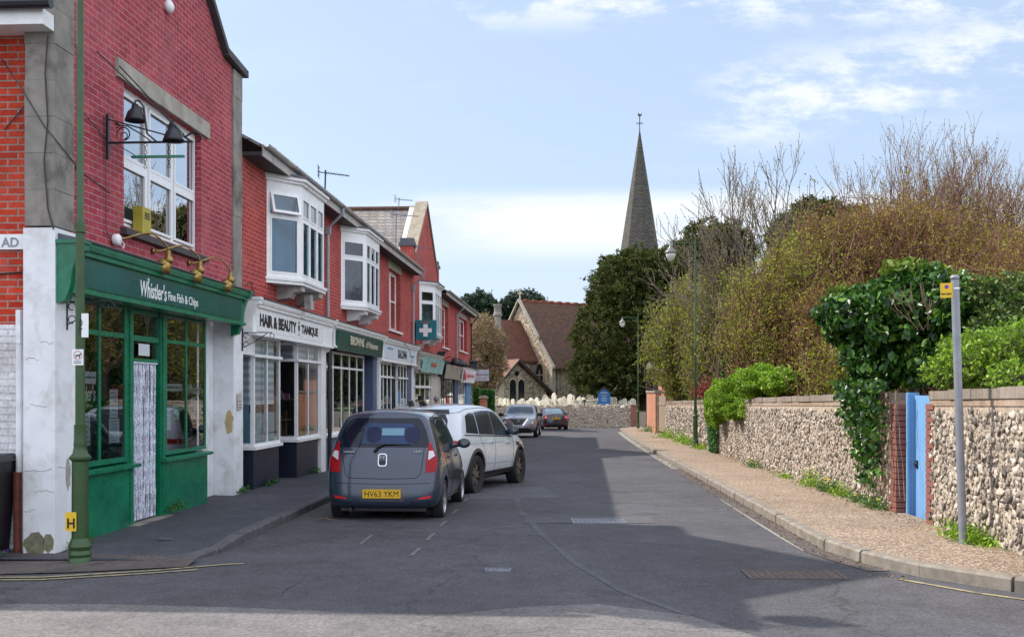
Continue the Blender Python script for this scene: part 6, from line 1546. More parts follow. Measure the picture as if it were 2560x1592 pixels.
# ------------------------------------------------------------------ people
def person(name, x, y, z, H, rz, hat, label, coat, skin_c=(.45, .24, .18), hair=(.6, .58, .55)):
    r = empty(name, (x, y, z), rz); tag(r, label, 'person')
    k = H / 1.75
    vs = []; es = []; rad = []
    def V_(p, rr_, par=None):
        vs.append(tuple(c * k for c in p)); rad.append(rr_ * k)
        if par is not None: es.append((par, len(vs) - 1))
        return len(vs) - 1
    pel = V_((0, 0, .95), .15); w_ = V_((0, .0, 1.12), .145, pel); ch = V_((0, .0, 1.32), .165, w_); nk0 = V_((0, 0, 1.44), .10, ch); nk = V_((0, .01, 1.52), .055, nk0)
    for s in (1, -1):
        sh = V_((s * .19, 0, 1.40), .07, nk0); el = V_((s * .25, -.02, 1.13), .05, sh); wr_ = V_((s * .24, .10, .90), .035, el); V_((s * .24, .13, .82), .03, wr_)
        hp = V_((s * .10, 0, .88), .11, pel); kn = V_((s * .11, .03 * s, .50), .075, hp); an = V_((s * .11, .04 * s - .02, .10), .05, kn); V_((s * .12, .04 * s + .12, .04), .04, an)
    me = bpy.data.meshes.new('body'); me.from_pydata(vs, es, []); o = bpy.data.objects.new('body', me); COL.objects.link(o)
    o.modifiers.new('k', 'SKIN')
    for i, sv in enumerate(me.skin_vertices[0].data): sv.radius = (rad[i] * 1.0, rad[i] * .8 if i in (0, 1, 2) else rad[i]); sv.use_root = (i == 0)
    m = o.modifiers.new('s', 'SUBSURF'); m.levels = 2
    n = evaluated(o); n.name = 'body'; o.modifiers.clear(); o.data = n; n.materials.clear(); n.materials.append(coat); n.materials.append(paint('skin_' + name, skin_c, .5, .15, 30, 0)); n.materials.append(paint('dark_trousers', (.03, .03, .05), .8)); n.materials.append(M_trim)
    for pgn in n.polygons:
        c = pgn.center / k; pgn.use_smooth = True
        pgn.material_index = 3 if c.z < .10 else 2 if c.z < .90 and abs(c.x) < .2 else 1 if (c.z > 1.49 or (c.z < .90 and abs(c.x) > .2)) else 0
    o.parent = r
    # head
    bm = bmesh.new(); bmesh.ops.create_uvsphere(bm, u_segments=24, v_segments=18, radius=1)
    for v in bm.verts:
        x_, y_, z_ = v.co; jaw = 1 - .28 * max(0, -z_)
        nx, ny, nz_ = x_ * .075 * jaw, y_ * .095 * (jaw if y_ > 0 else 1), z_ * .118
        if y_ > .75 and abs(x_) < .22: ny += .020 * math.exp(-((z_ + .12) / .16) ** 2) * math.exp(-(x_ / .12) ** 2)      # nose
        if y_ > .6: ny -= .008 * (math.exp(-((z_ - .12) / .1) ** 2) * math.exp(-((abs(x_) - .38) / .15) ** 2))            # eye sockets
        if y_ > .6: ny += .005 * math.exp(-((z_ + .42) / .07) ** 2) * math.exp(-(x_ / .25) ** 2)                           # lips
        v.co = Vector((nx, ny + .01, nz_ + 1.635)) * k
    hm = bpy.data.meshes.new('head'); bm.to_mesh(hm); bm.free(); hm.materials.append(bpy.data.materials['skin_' + name]); hm.polygons.foreach_set('use_smooth', [True] * len(hm.polygons))
    ho = bpy.data.objects.new('head', hm); COL.objects.link(ho); ho.parent = r
    mb = MB()
    for s in (1, -1): mb.lathe([(0, .0), (.022, .002), (.026, .01), (.02, .018), (0, .016)], (0, 0, 0), 10, 'x')
    ea = MB()
    for s in (1, -1): ea.add([((s * .074 + dx) * k, (.0 + dy) * k, (1.63 + dz) * k) for dx, dy, dz in ((0, -.02, -.03), (0, .01, -.03), (0, .015, .025), (0, -.02, .03), (s * .016, -.025, -.02), (s * .016, 0, -.02), (s * .02, .0, .02), (s * .02, -.03, .028))],
                             [(3, 2, 1, 0), (4, 5, 6, 7), (0, 1, 5, 4), (1, 2, 6, 5), (2, 3, 7, 6), (3, 0, 4, 7)])
    ea.build('ear', bpy.data.materials['skin_' + name], ho, True)
    ey = MB(); [ey.lathe([(0, .088), (.009, .09), (0, .094)], (s * .03 * k, .0, 1.645 * k), 8, 'y') for s in (1, -1)]; ey.build('eye', M_blk, ho)
    if hat:
        mb = MB(); mb.lathe([(.0, 0), (.145, .0), (.15, .008), (.095, .018), (.092, .09), (.08, .115), (0, .12)], (0, .005, 1.68 * k), 28); mb.build('hat', hat, r, True, autos=40)
    hb = bmesh.new(); bmesh.ops.create_uvsphere(hb, u_segments=20, v_segments=14, radius=1)
    for v in hb.verts: v.co = Vector((v.co.x * .081, v.co.y * .098 - .006, v.co.z * .112 + (1.645))) * k
    bmesh.ops.delete(hb, geom=[v for v in hb.verts if (v.co.y > .03 * k and v.co.z < 1.71 * k) or v.co.z < 1.58 * k], context='VERTS')
    hme = bpy.data.meshes.new('hair'); hb.to_mesh(hme); hb.free(); hme.materials.append(paint('hair_' + name, hair, .8, .2, 60, .6)); hme.polygons.foreach_set('use_smooth', [True] * len(hme.polygons))
    h2 = bpy.data.objects.new('hair', hme); COL.objects.link(h2); h2.parent = r
    return r
cl1 = paint('dark_navy_coat', (.018, .02, .035), .8, .2, 8, .2)
person('person', -2.72, 31.0, gz(31) + .13, 1.70, R(140), paint('black_felt_hat', (.01, .01, .012), .85), 'person in a black brimmed hat and dark coat walking this way', cl1, (.42, .2, .15), (.25, .24, .24))
person('person', -2.53, 34.7, gz(34.7) + .14, 1.77, R(20), None, 'bareheaded person with white hair and dark navy coat walking away', cl1, (.55, .3, .25), (.62, .6, .6))
# ------------------------------------------------------------------ flint walls
rng = np.random.default_rng(11)
def ico(sub):
    bm = bmesh.new(); bmesh.ops.create_icosphere(bm, subdivisions=sub, radius=1)
    v = np.array([q_.co[:] for q_ in bm.verts]); f = np.array([[w.index for w in q_.verts] for q_ in bm.faces]); bm.free(); return v, f
ICO = {1: ico(1), 2: ico(2)}
def stones(name, O, U, Nn, us, zs, size, depth, mat, parent, sub=1, jit=.5, flat=.9, keep=None):
    """knapped stones bedded on a face. us, zs: arrays of centres along U and up; size (n,) half sizes"""
    v0, f0 = ICO[sub]; n = len(us); k = len(v0)
    U = np.array(U, float); Nn = np.array(Nn, float); Z = np.array((0, 0, 1.0))
    loc = np.repeat(v0[None], n, 0)
    loc = loc * (1 + rng.normal(0, jit * .5, (n, k, 1))) + rng.normal(0, jit * .25, (n, k, 3))
    loc = np.sign(loc) * np.abs(loc) ** flat
    a = rng.uniform(-1.3, 1.3, n); ca, sa = np.cos(a), np.sin(a)
    x, y, z = loc[..., 0] * rng.uniform(.75, 1.35, (n, 1)), loc[..., 1], loc[..., 2] * rng.uniform(.6, 1.0, (n, 1))
    xr, zr = x * ca[:, None] - z * sa[:, None], x * sa[:, None] + z * ca[:, None]
    s = size[:, None]
    out = rng.uniform(-.35, .45, (n, 1))
    y = np.minimum(y, rng.uniform(.1, .55, (n, 1)) + rng.normal(0, .4, (n, 1)) * loc[..., 0] + rng.normal(0, .4, (n, 1)) * loc[..., 2])
    P = np.array(O)[None, None] + (us[:, None] + xr * s)[..., None] * U + ((y * .8 + out) * s * depth)[..., None] * Nn + (zs[:, None] + zr * s)[..., None] * Z
    F_ = (f0[None] + (np.arange(n) * k)[:, None, None]).reshape(-1, 3)
    rnd = np.repeat(rng.uniform(0, 1, n), k)
    return np_mesh(name, P.reshape(-1, 3), F_, mat, parent, rnd)
M_flint = attr_mat('flint_stones', [(0, (.05, .047, .045)), (.22, (.16, .14, .125)), (.42, (.30, .25, .20)), (.65, (.43, .365, .30)), (.87, (.56, .49, .41)), (1, (.82, .78, .72))], .65, .22, 14, bump=.3)
M_mortar = paint('lime_mortar', (.40, .32, .245), .95, .25, 9, 1.0)
M_rubble = attr_mat('pale_rubble_stones', [(0, (.16, .13, .11)), (.3, (.34, .27, .20)), (.7, (.46, .39, .31)), (1, (.60, .54, .46))], .8, .25, 6, bump=.3)
M_copb = brick('grey_coping_brick', (.30, .24, .19), (.20, .17, .15), (.30, .26, .21), bw=.075, bh=.6, ms=.012, bias=-.1)
M_course = brick('buff_brick_course', (.40, .30, .22), (.34, .24, .17), (.40, .34, .28), bw=.235, bh=.3, ms=.012)
M_jamb = brick('red_jamb_brick', (.40, .08, .06), (.28, .06, .05), (.33, .26, .22), bw=.225, bh=.078, ms=.008)
def wface(s, o=0, z=0): return (4.35 + s * math.sin(TH) + o * math.cos(TH), s * math.cos(TH) - o * math.sin(TH), z)
def wall_top(y): return 1.70 - .0135 * y
def flint_wall(name, label, a, b, sub, size, rows_h, coping=True, group=None):
    r = empty(name); tag(r, label, 'wall'); 
    if group: r['group'] = group
    n = max(2, int((b - a) / 2))
    mb = MB(); cp = MB(); co = MB()
    for i in range(n):
        u, v = a + (b - a) * i / n, a + (b - a) * (i + 1) / n
        tu, tv = wall_top(u), wall_top(v); bu, bv = gz(u) - .1, gz(v) - .1
        def Q(x0, x1, z0u, z1u, z0v, z1v, m): m.hexa([(x0, u, z0u), (x1, u, z0u), (x1, v, z0v), (x0, v, z0v)], [(x0, u, z1u), (x1, u, z1u), (x1, v, z1v), (x0, v, z1v)])
        Q(.0, .34, bu, tu - .11, bv, tv - .11, mb)
        if coping: Q(-.012, .352, tu - .11, tu - .035, tv - .11, tv - .035, co); 
        for q_ in range(4):
            y0_, y1_ = u + (v - u) * q_ / 4 + .004, u + (v - u) * (q_ + 1) / 4; j_ = rng.uniform(-.012, .012); k_ = rng.uniform(-.012, .012); t0_, t1_ = tu + (tv - tu) * q_ / 4, tu + (tv - tu) * (q_ + 1) / 4
            cp.hexa([(-.03 + k_, y0_, t0_ - .034), (.37, y0_, t0_ - .034), (.37, y1_, t1_ - .034), (-.03 + k_, y1_, t1_ - .034)], [(-.03 + k_, y0_, t0_ + .075 + j_), (.37, y0_, t0_ + .075 + j_), (.37, y1_, t1_ + .075 + j_ * .6), (-.03 + k_, y1_, t1_ + .075 + j_ * .6)])
    mb.build('wall_core', M_mortar, r)
    if coping: co.build('brick_course', M_course, r); cp.build('coping', M_copb, r)
    us, zs, ss = [], [], []
    u = a
    zr_ = 0
    H = wall_top(a) - .11 - gz(a) - .05
    nr = int(H / rows_h); rnx = random.Random(int(a * 10))
    for j in range(nr):
        u = a + rng.uniform(0, size)
        while u < b - size * .4:
            w = size * rng.uniform(.45, 1.45)
            us.append(u); zs.append(gz(u) + .02 + (j + .5) * rows_h + rng.uniform(-.5, .5) * rows_h * .8); ss.append(w * .56)
            u += w * 1.06
    stones('flint_facing', (.0, 0, 0), (0, 1, 0), (-1, 0, 0), np.array(us), np.array(zs), np.array(ss), .75, M_flint, r, sub)
    r.location = wface(0); r.rotation_euler = (0, 0, -TH)
    # own base at the near end
    for c in r.children: c.data.transform(Matrix.Translation((0, -a, -gz(a))))
    r.location = wface(a, 0, gz(a))
    return r
W1 = flint_wall('flint_wall', 'near garden wall of knapped flint between the blue gate and the right edge of the photo', 7.2, 12.72, 2, .066, .049)
W2 = flint_wall('flint_wall', 'long flint garden wall with grey brick coping beyond the blue gate', 14.26, 31.5, 1, .066, .052)
W3 = flint_wall('flint_wall', 'farther, darker stretch of coursed flint wall between the street lamp and the wooden gate', 31.5, 49.6, 1, .10, .075)
# brick quoins in zigzag at the gate
def quoin(r, s0_, s1_, face=-.014, zig=1, a=0):
    mb = MB(); z = gz(s0_) - .1; k = 0
    while z < wall_top(s0_) - .12:
        e = .11 if k % 2 else 0
        x0, x1 = (s0_, s1_ + e) if zig > 0 else (s0_ - e, s1_)
        mb.box(face - rng.uniform(0, .006), .345, x0, x1, z + .006, z + .072); z += .078; k += 1
    o = mb.build('brick_quoin', [attr_mat('quoin_%d' % k, [(0, (.26, .10, .08)), (1, (.18, .07, .055))], .75, .7, 6, bump=.4)], r)
    o.data.transform(Matrix.Translation((0, -a, -gz(a)))); return o
quoin(W1, 12.70, 12.86, zig=-1, a=7.2); quoin(W2, 14.04, 14.28, zig=1, a=14.26)
quoin(W1, 9.35, 9.60, zig=1, a=7.2)
mb = MB(); mb.box(.0, .3, 12.62, 12.87, gz(12.8) - .1, wall_top(12.8) - .11); o = mb.build('end_core', M_mortar, W1); o.data.transform(Matrix.Translation((0, -7.2, -gz(7.2))))
# blue gate
M_bluep = paint('sky_blue_gate_paint', (.18, .37, .64), .45, .08, 5, .1)
BG = empty('garden_gate'); tag(BG, 'sky blue boarded garden gate in the flint wall under the ivy', 'gate')
zt = 1.52; mb = MB()
for i in range(9):
    a = 12.90 + i * .118
    if a + .11 > 13.97: break
    mb.box(.20, .235, a, a + .112, gz(13.4) + .1, zt + .02)
mb.build('gate_boards', M_bluep, BG)
mb = MB(); mb.box(.12, .26, 13.965, 14.035, gz(14) - .05, zt + .06); mb.box(.10, .13, 13.93, 13.985, gz(14) - .05, zt + .04); mb.box(.12, .26, 12.865, 12.9, gz(13), zt + .05); mb.build('gate_frame', M_bluep, BG)
mb = MB(); mb.ring((.18, 13.84, .62), .035, .007, 'x', 12, 5); mb.box(.185, .2, 13.80, 13.88, .58, .68); mb.build('gate_latch', M_iron, BG)
for c in BG.children: c.data.transform(Matrix.Translation((0, -13.4, -gz(13.4))))
BG.location = wface(13.4, 0, gz(13.4)); BG.rotation_euler = (0, 0, -TH)
# grey sign post with parking plate
SP = empty('sign_post', (4.75, 10.95, gz(10.95) + .13)); tag(SP, 'leaning grey metal post with small yellow parking plate at its top', 'sign post')
SP.rotation_euler = (0, R(-1.8), 0)
M_galv = paint('galvanised_grey_post', (.27, .28, .31), .5, .15, 8, .15, metal=.3)
mb = MB(); mb.tube([(0, 0, -.05), (0, 0, 2.80)], .041, 20); mb.build('post', M_galv, SP, True, autos=40)
mb = MB(); mb.lathe([(.0, 0), (.045, .0), (.045, .03), (.035, .045), (0, .05)], (0, 0, 2.79), 20); mb.build('post_cap', M_galv, SP, True)
mb = MB(); mb.box(-.155, -.035, -.048, -.043, 2.60, 2.755); py = mb.build('parking_plate', M_yel, SP); py.rotation_euler = (0, 0, R(-12))
mb = MB(); mb.lathe([(.021, 0), (.021, .002)], (-.092, -.0505, 2.715), 20, 'y'); mb.build('red_ring', M_redl, py); mb = MB(); mb.lathe([(.016, 0), (.016, .002)], (-.092, -.052, 2.715), 20, 'y'); mb.build('blue_disc', paint('blue_disc', (.05, .06, .45), .4), py)
text('8am-6pm', 'lettering', M_blk, py, (-.147, -.0485, 2.628), (1, 0, 0), (0, 0, 1), .10, .025, .02)
mb = MB(); mb.lathe([(.0435, 0), (.0435, .012)], (0, 0, 2.69), 16); mb.build('clip_band', M_chrome, SP)
# wooden gate and brick wall of the thatched cottage
WG = empty('wooden_gate'); tag(WG, 'weathered grey wooden gate between flint wall and orange brick wall', 'gate'); M_owood = paint('weathered_grey_wood', (.25, .19, .13), .85, .25, 9, .6)
mb = MB()
for i in range(12): mb.box(.0, .04, 49.7 + i * .33, 49.7 + i * .33 + .30, gz(50) + .25, 1.35)
mb.box(-.03, .0, 49.65, 53.7, .9, 1.0); mb.build('gate_boards', M_owood, WG); mb = MB(); mb.box(-.08, .1, 53.7, 53.85, -.8, 1.35); mb.build('gate_post', M_owood, WG)
for c in WG.children: c.data.transform(Matrix.Translation((0, -50, -gz(50))))
WG.location = wface(50, .0, gz(50)); WG.rotation_euler = (0, 0, -TH)
CT = empty('thatched_cottage'); tag(CT, 'thatched cottage with orange brick walls half hidden behind the shrubs', 'house')
mb = MB(); mb.box(-.15, .15, 53.9, 60.5, -1.2, 1.5); mb.build('garden_wall', M_cot, CT)
mb = MB(); mb.box(-.2, .2, 53.85, 60.6, 1.5, 1.62); mb.build('wall_coping', M_copb, CT)
mb = MB(); mb.box(-.22, .12, 56.5, 59.8, -1.2, -.45); mb.build('plinth', M_conc, CT)
mb = MB(); mb.box(.6, 6.5, 57.0, 64.0, -1.2, 3.0); mb.build('wall', M_cot, CT)
bm = bmesh.new(); bmesh.ops.create_cube(bm, size=1)
bmesh.ops.subdivide_edges(bm, edges=bm.edges, cuts=5, use_grid_fill=True)
for v in bm.verts:
    x, y, z = v.co
    w = 1 - .78 * max(0, (z + .5)) ** 1.15
    v.co = Vector((3.4 + x * 7.2 * max(w, .15), 60.5 + y * 8.6 * (1 - .35 * max(0, z + .5)), 3.0 + (z + .5) * 4.3 - .35 * (abs(x) * 2) ** 3 * (1 if z < 0 else 0)))
me = bpy.data.meshes.new('thatched_roof'); bm.to_mesh(me); bm.free()
me.materials.append(paint('grey_thatch', (.11, .095, .085), .95, .3, 4, 1.0)); me.polygons.foreach_set('use_smooth', [True] * len(me.polygons))
o = bpy.data.objects.new('thatched_roof', me); COL.objects.link(o); o.parent = CT; m_ = o.modifiers.new('s', 'SUBSURF'); m_.levels = 1; m_.render_levels = 1
mb = MB(); mb.box(.0, .25, 57.2, 57.45, -1.0, 2.9); mb.box(.0, .25, 63, 63.25, -1, 2.9); mb.build('timber_post', M_dkwood, CT)
for c in CT.children: c.data.transform(Matrix.Translation((0, -57, -gz(57))))
CT.location = wface(57, 0, gz(57)); CT.rotation_euler = (0, 0, -TH)
UB = empty('utility_box', (8.55, 64.5, gz(64.5) + .1)); tag(UB, 'small grey utility box behind the farthest street lamp', 'box'); mb = MB(); mb.box(-.15, .15, -.1, .1, 0, .8); mb.box(-.17, .17, -.12, .12, .8, .84); mb.build('cabinet', M_conc, UB)

# ------------------------------------------------------------------ churchyard wall across the end of the street
CW = empty('churchyard_wall', (0, 73, gz(73))); tag(CW, 'rough stone churchyard wall across the end of the street with lumpy coping', 'wall')
mb = MB(); mb.box(-8, 8.35, 0, .45, -.1, 1.42); mb.build('wall_core', M_mortar, CW)
us, zs, ss = [], [], []
for j in range(17):
    u = -6
    while u < 8.35: w = .12 * rng.uniform(.7, 1.4); us.append(u); zs.append(.03 + j * .083 + rng.uniform(-.03, .03)); ss.append(w * .55); u += w * 1.05
stones('stone_facing', (0, 0, 0), (1, 0, 0), (0, -1, 0), np.array(us), np.array(zs), np.array(ss), .3, M_rubble, CW, 1)
us = np.arange(-6, 8.3, .27); stones('coping_stones', (0, .2, 0), (1, 0, 0), (0, -1, 0), us + rng.uniform(-.05, .05, len(us)), 1.47 + rng.uniform(-.05, .05, len(us)), rng.uniform(.13, .18, len(us)), 1.3, M_rubble, CW, 2, .25)
mb = MB(); mb.box(8.36, 8.9, -.05, .5, -.1, 1.55); mb.box(8.32, 8.94, -.09, .54, 1.55, 1.62); mb.build('brick_pier', M_pier, CW)
mb = MB(); mb.box(8.9, 12, 0, .4, -.1, 1.1); mb.build('wall_core', M_mortar, CW)
sheet('churchyard_grass', [(73.3, -40, 40), (74.9, -40, 40)], M_grassg, 1.15)
mb = MB(); mb.add([(-60, 73.4, .12), (60, 73.4, .12), (60, 150, .5), (-60, 150, .5)], [(0, 1, 2, 3)]); bpy.data.objects.remove(bpy.data.objects['churchyard_grass']); kind(mb.build('churchyard_grass', M_grassg))

# headstones
M_head = paint('pale_lichened_headstone', (.74, .66, .54), .85, .14, 5, .5, dirt=(.22, .18, .13), dirt_amt=.6)
M_headg = paint('grey_headstone', (.30, .27, .23), .85, .2, 5, .5, dirt=(.1, .09, .07), dirt_amt=.6)
def arch_prof(w, h, k):
    p = [(-w, 0), (w, 0)]
    if k == 0:
        for i in range(9): a = R(180 * i / 8); p.append((w * math.cos(a), h - w + w * math.sin(a)))
    elif k == 1:
        sh = h - w * .55; p += [(w, sh), (w * .7, sh)]
        for i in range(9): a = R(180 * i / 8); p.append((w * .62 * math.cos(a), sh + w * .1 + w * .55 * math.sin(a)))
        p += [(-w * .7, sh), (-w, sh)]
    elif k == 2:
        for i in range(9): t = i / 8; p.append((w * (1 - 2 * t), h - w * .45 + w * .45 * math.sin(math.pi * t)))
    elif k == 3: p += [(w, h - w * .7), (0, h), (-w, h - w * .7)]
    else:
        for i in range(7): t = i / 6; p.append((w * (1 - t), h - w * .8 + w * .8 * (t ** .5)))
        for i in range(1, 7): t = i / 6; p.append((-w * t, h - w * .8 + w * .8 * ((1 - t) ** .5)))
    return p
shapes = ['round-topped', 'shouldered', 'low-arched', 'pointed', 'ogee-topped']
heads = [(408, 1130, 0), (437, 1135, 1), (470, 1140, 2), (510, 1140, 0), (568, 1150, 4), (603, 1135, 0), (640, 1155, 1), (672, 1130, 2), (698, 1145, 4), (724, 1128, 1), (740, 1160, 2), (772, 1150, 0), (803, 1103, 1), (815, 1130, 4), (836, 1140, 0),
         (884, 1088, 1), (864, 1140, 2), (888, 1128, 0), (905, 1135, 4), (925, 1140, 0), (942, 1130, 2), (972, 1120, 1), (1015, 1095, 0), (1044, 1105, 4), (1065, 1160, 2), (1110, 1120, 1), (1155, 1125, 0), (1185, 1160, 3), (1222, 1080, 0),
         (1248, 1140, 2), (1275, 1135, 4), (1392, 1120, 2), (1420, 1122, 0), (1462, 1160, 3), (1485, 1150, 4), (1510, 1135, 0), (1535, 1165, 2), (1558, 1160, 1), (1590, 1135, 0), (1612, 1095, 4), (1340, 1105, 1), (1150, 1060, 0)]
ordn = ['first', 'second', 'third', 'fourth', 'fifth', 'sixth', 'seventh', 'eighth', 'ninth', 'tenth', 'eleventh', 'twelfth', 'thirteenth', 'fourteenth', 'fifteenth', 'sixteenth', 'seventeenth', 'eighteenth', 'nineteenth', 'twentieth']
ordn += ['twenty-' + o_ for o_ in ordn[:9]] + ['thirtieth'] + ['thirty-' + o_ for o_ in ordn[:9]] + ['fortieth'] + ['forty-' + o_ for o_ in ordn[:9]]
rr = random.Random(9)
meshes = {}
for i, (cx, cy, k) in enumerate(sorted(heads)):
    px, py_ = 1140 + cx / 3.6, 680 + cy / 3.6
    Y = 75.5 + rr.uniform(0, 1.2) + (2.5 if cy < 1112 else 0) + (5 if cx in (1340, 1150, 1612) else 0)
    X = (px - CXP) / F * Y; Zt = EYE - (py_ - HZ) / F * Y; g0 = .14; h = max(.6, Zt - g0); w = .225 if k != 3 else .2
    if cy < 1112: w = .30
    mb = MB(); mb.prism(arch_prof(w, h, k), 'y', -.05, .05); o = mb.build('headstone', M_headg if cx in (1340, 1150, 1612) else M_head)
    o.location = (X, Y, g0); o.rotation_euler = (R(rr.uniform(-5, 7)), R(rr.uniform(-7, 7)), R(rr.uniform(-62, -34)))
    tag(o, f'{"dark grey" if cx in (1340, 1150, 1612) else "pale"} {shapes[k]} headstone behind the churchyard wall, {ordn[i]} from the left', 'headstone', 'headstones behind the churchyard wall')
for px, lab in ((1108, 'pale chest tomb to the left of the blue notice board'), (1195, 'second pale chest tomb, just left of the blue notice board')):
    r = empty('chest_tomb', ((1140 + px / 3.6 - CXP) / F * 76, 76, .14)); tag(r, lab, 'tomb', 'chest tombs')
    mb = MB(); mb.box(-.38, .38, -.5, .5, 0, .72); mb.build('chest', M_head, r); mb = MB(); mb.box(-.45, .45, -.58, .58, .72, .82); mb.build('top_slab', M_head, r)
NB = empty('notice_board', ((1140 + 1333 / 3.6 - CXP) / F * 75, 75, .13)); tag(NB, 'blue church notice board with little gabled roof among the headstones', 'notice board')
M_nb = paint('church_blue', (.02, .13, .36), .4, .1, 4, 0)
mb = MB(); mb.box(-.38, .38, -.04, .04, .42, 1.35); mb.prism([(-.38, 1.352), (.38, 1.352), (0, 1.68)], 'y', -.04, .04); mb.build('board', M_nb, NB)
mb = MB(); mb.box(-.44, -.38, -.06, .06, 0, 1.42); mb.box(.38, .44, -.06, .06, 0, 1.42); mb.build('post', M_nb, NB)
mb = MB(); mb.prism([(-.56, 1.32), (-.50, 1.28), (0, 1.70), (.50, 1.28), (.56, 1.32), (0, 1.80)], 'y', -.12, .12); mb.build('roof', M_dkwood, NB)
for z, h, w, t in ((1.30, .09, .5, 'St John the Baptist'), (1.12, .07, .42, 'Westbourne'), (.96, .045, .3, 'SERVICES'), (.88, .04, .46, '8 am Holy Communion'), (.80, .04, .3, '10 am Eucharist'), (.72, .04, .4, 'All are welcome'), (.48, .05, .5, 'Rector')):
    text(t, 'lettering', M_gtext if z != 1.12 else M_yel, NB, (-w / 2, -.042, z), (1, 0, 0), (0, 0, 1), w, h, .02)

# ------------------------------------------------------------------ church
M_flt = flint_tex('church_flint', 8, (1.15, 1.08, .98)); M_flt2 = flint_tex('sunlit_church_flint', 9, (1.45, 1.32, 1.15))  # second flint is a lighter copy, sunlight on the gable put into its colour
M_stone = paint('church_dressed_stone', (.40, .355, .285), .85, .14, 3, .4, dirt=(.2, .17, .12), dirt_amt=.5); M_dglass = paint('leaded_dark_glass', (.012, .014, .018), .15, .3, 20, .3)
CH = empty('church', (3.3, 85, .1), R(35)); tag(CH, 'flint church with steep dark tiled roofs and a lancet-windowed vestry', 'church')
zg = 0.0    # local: x along the nave to the right and back, y to the left and back
def zz(z): return z - .1
mb = MB(); mb.box(.0, 24, .0, .5, zz(-.3), zz(3.75)); mb.build('nave_wall', M_flt, CH)
mb = MB(); mb.prism([(0, zz(-.3)), (9, zz(-.3)), (9, zz(3.7)), (4.5, zz(9.0)), (0, zz(3.7))], 'x', -.02, .5); mb.build('gable_wall', M_flt2, CH)
mb = MB()
for (a, b, c, d) in ((-.35, 3.35, 4.5, 9.15), (9.35, 3.35, 4.5, 9.15)):
    mb.hexa([(-.05, a, zz(b)), (24, a, zz(b)), (24, c, zz(d)), (-.05, c, zz(d))], [(-.05, a, zz(b + .16)), (24, a, zz(b + .16)), (24, c, zz(d + .16)), (-.05, c, zz(d + .16))])
mb.build('nave_roof', M_tile, CH)
mb = MB(); [mb.box(x, x + .35, 4.35, 4.65, zz(9.3), zz(9.42)) for x in np.arange(.4, 22, .9)]; mb.tube([(-.1, 4.5, zz(9.25)), (24, 4.5, zz(9.25))], .13, 6); mb.build('ridge_tiles', paint('red_ridge_tile', (.26, .07, .04), .8), CH)
mb = MB()
for (a, b, c, d) in ((-.4, 3.4, 1.55, 5.6), (1.75, 5.95, 4.5, 9.25), (9.4, 3.4, 4.5, 9.25)):
    mb.hexa([(-.28, a, zz(b)), (-.0, a, zz(b)), (-.0, c, zz(d)), (-.28, c, zz(d))], [(-.28, a, zz(b + .2)), (-.0, a, zz(b + .2)), (-.0, c, zz(d + .2)), (-.28, c, zz(d + .2))])
mb.box(-.3, 0, 1.4, 1.85, zz(5.55), zz(5.8)); mb.build('gable_coping', M_stone, CH)
mb = MB(); mb.box(-.1, .02, 4.44, 4.56, zz(9.3), zz(10.3)); mb.box(-.1, .02, 4.2, 4.8, zz(9.85), zz(9.97)); mb.build('gable_cross', M_stone, CH)
mb = MB(); mb.box(-.06, 0, -.06, .3, zz(-.3), zz(3.7)); mb.box(0, .3, -.06, -.0, zz(-.3), zz(3.7)); mb.build('corner_stones', M_stone, CH)
mb = MB(); mb.tube([(2.6, -.08, zz(0)), (2.6, -.08, zz(3.5))], .07, 6); mb.build('downpipe', M_black, CH)
def lancet(c, w, z0, z1, n=8):
    p = [(c - w, z0), (c + w, z0), (c + w, z1 - 1.5 * w)]
    for i in range(1, n): t = i / n; p.append((c + w * math.cos(t * math.pi / 2) ** .8, z1 - 1.5 * w + 1.5 * w * math.sin(t * math.pi / 2)))
    p.append((c, z1))
    for i in range(n - 1, 0, -1): t = i / n; p.append((c - w * math.cos(t * math.pi / 2) ** .8, z1 - 1.5 * w + 1.5 * w * math.sin(t * math.pi / 2)))
    p.append((c - w, z1 - 1.5 * w)); return p
mb = MB(); mb.prism(lancet(1.62, .62, zz(1.2), zz(4.05)), 'x', -.10, -.021); s_ = mb.build('window_surround', paint('orange_stone', (.36, .24, .13), .85, .15, 3, .3), CH)
mb = MB(); mb.prism(lancet(1.62, .46, zz(1.35), zz(3.85)), 'x', -.12, -.101); mb.build('window', M_dglass, CH)
mb = MB(); mb.box(-.14, -.121, 1.58, 1.66, zz(1.35), zz(3.3)); mb.box(-.14, -.121, 1.2, 2.05, zz(2.9), zz(2.97)); mb.build('window_mullion', M_stone, CH)
# chancel
mb = MB(); mb.box(-11, -.03, 2.1, 2.5, zz(-.3), zz(4.3)); mb.build('chancel_wall', M_flt, CH)
mb = MB(); mb.prism([(2.1, zz(-.3)), (6.9, zz(-.3)), (6.9, zz(4.3)), (4.5, zz(7.4)), (2.1, zz(4.3))], 'x', -11.3, -11); mb.build('chancel_gable', M_flt, CH)
mb = MB()
for (a, b, c, d) in ((1.85, 3.95, 4.5, 7.45), (7.15, 3.95, 4.5, 7.45)):
    mb.hexa([(-11.4, a, zz(b)), (-.03, a, zz(b)), (-.03, c, zz(d)), (-11.4, c, zz(d))], [(-11.4, a, zz(b + .15)), (-.03, a, zz(b + .15)), (-.03, c, zz(d + .15)), (-11.4, c, zz(d + .15))])
mb.build('chancel_roof', roof_slate('brown_clay_tile', (.21, .085, .05), (.13, .055, .038), .25, .13, .012, (.08, .06, .04)), CH)
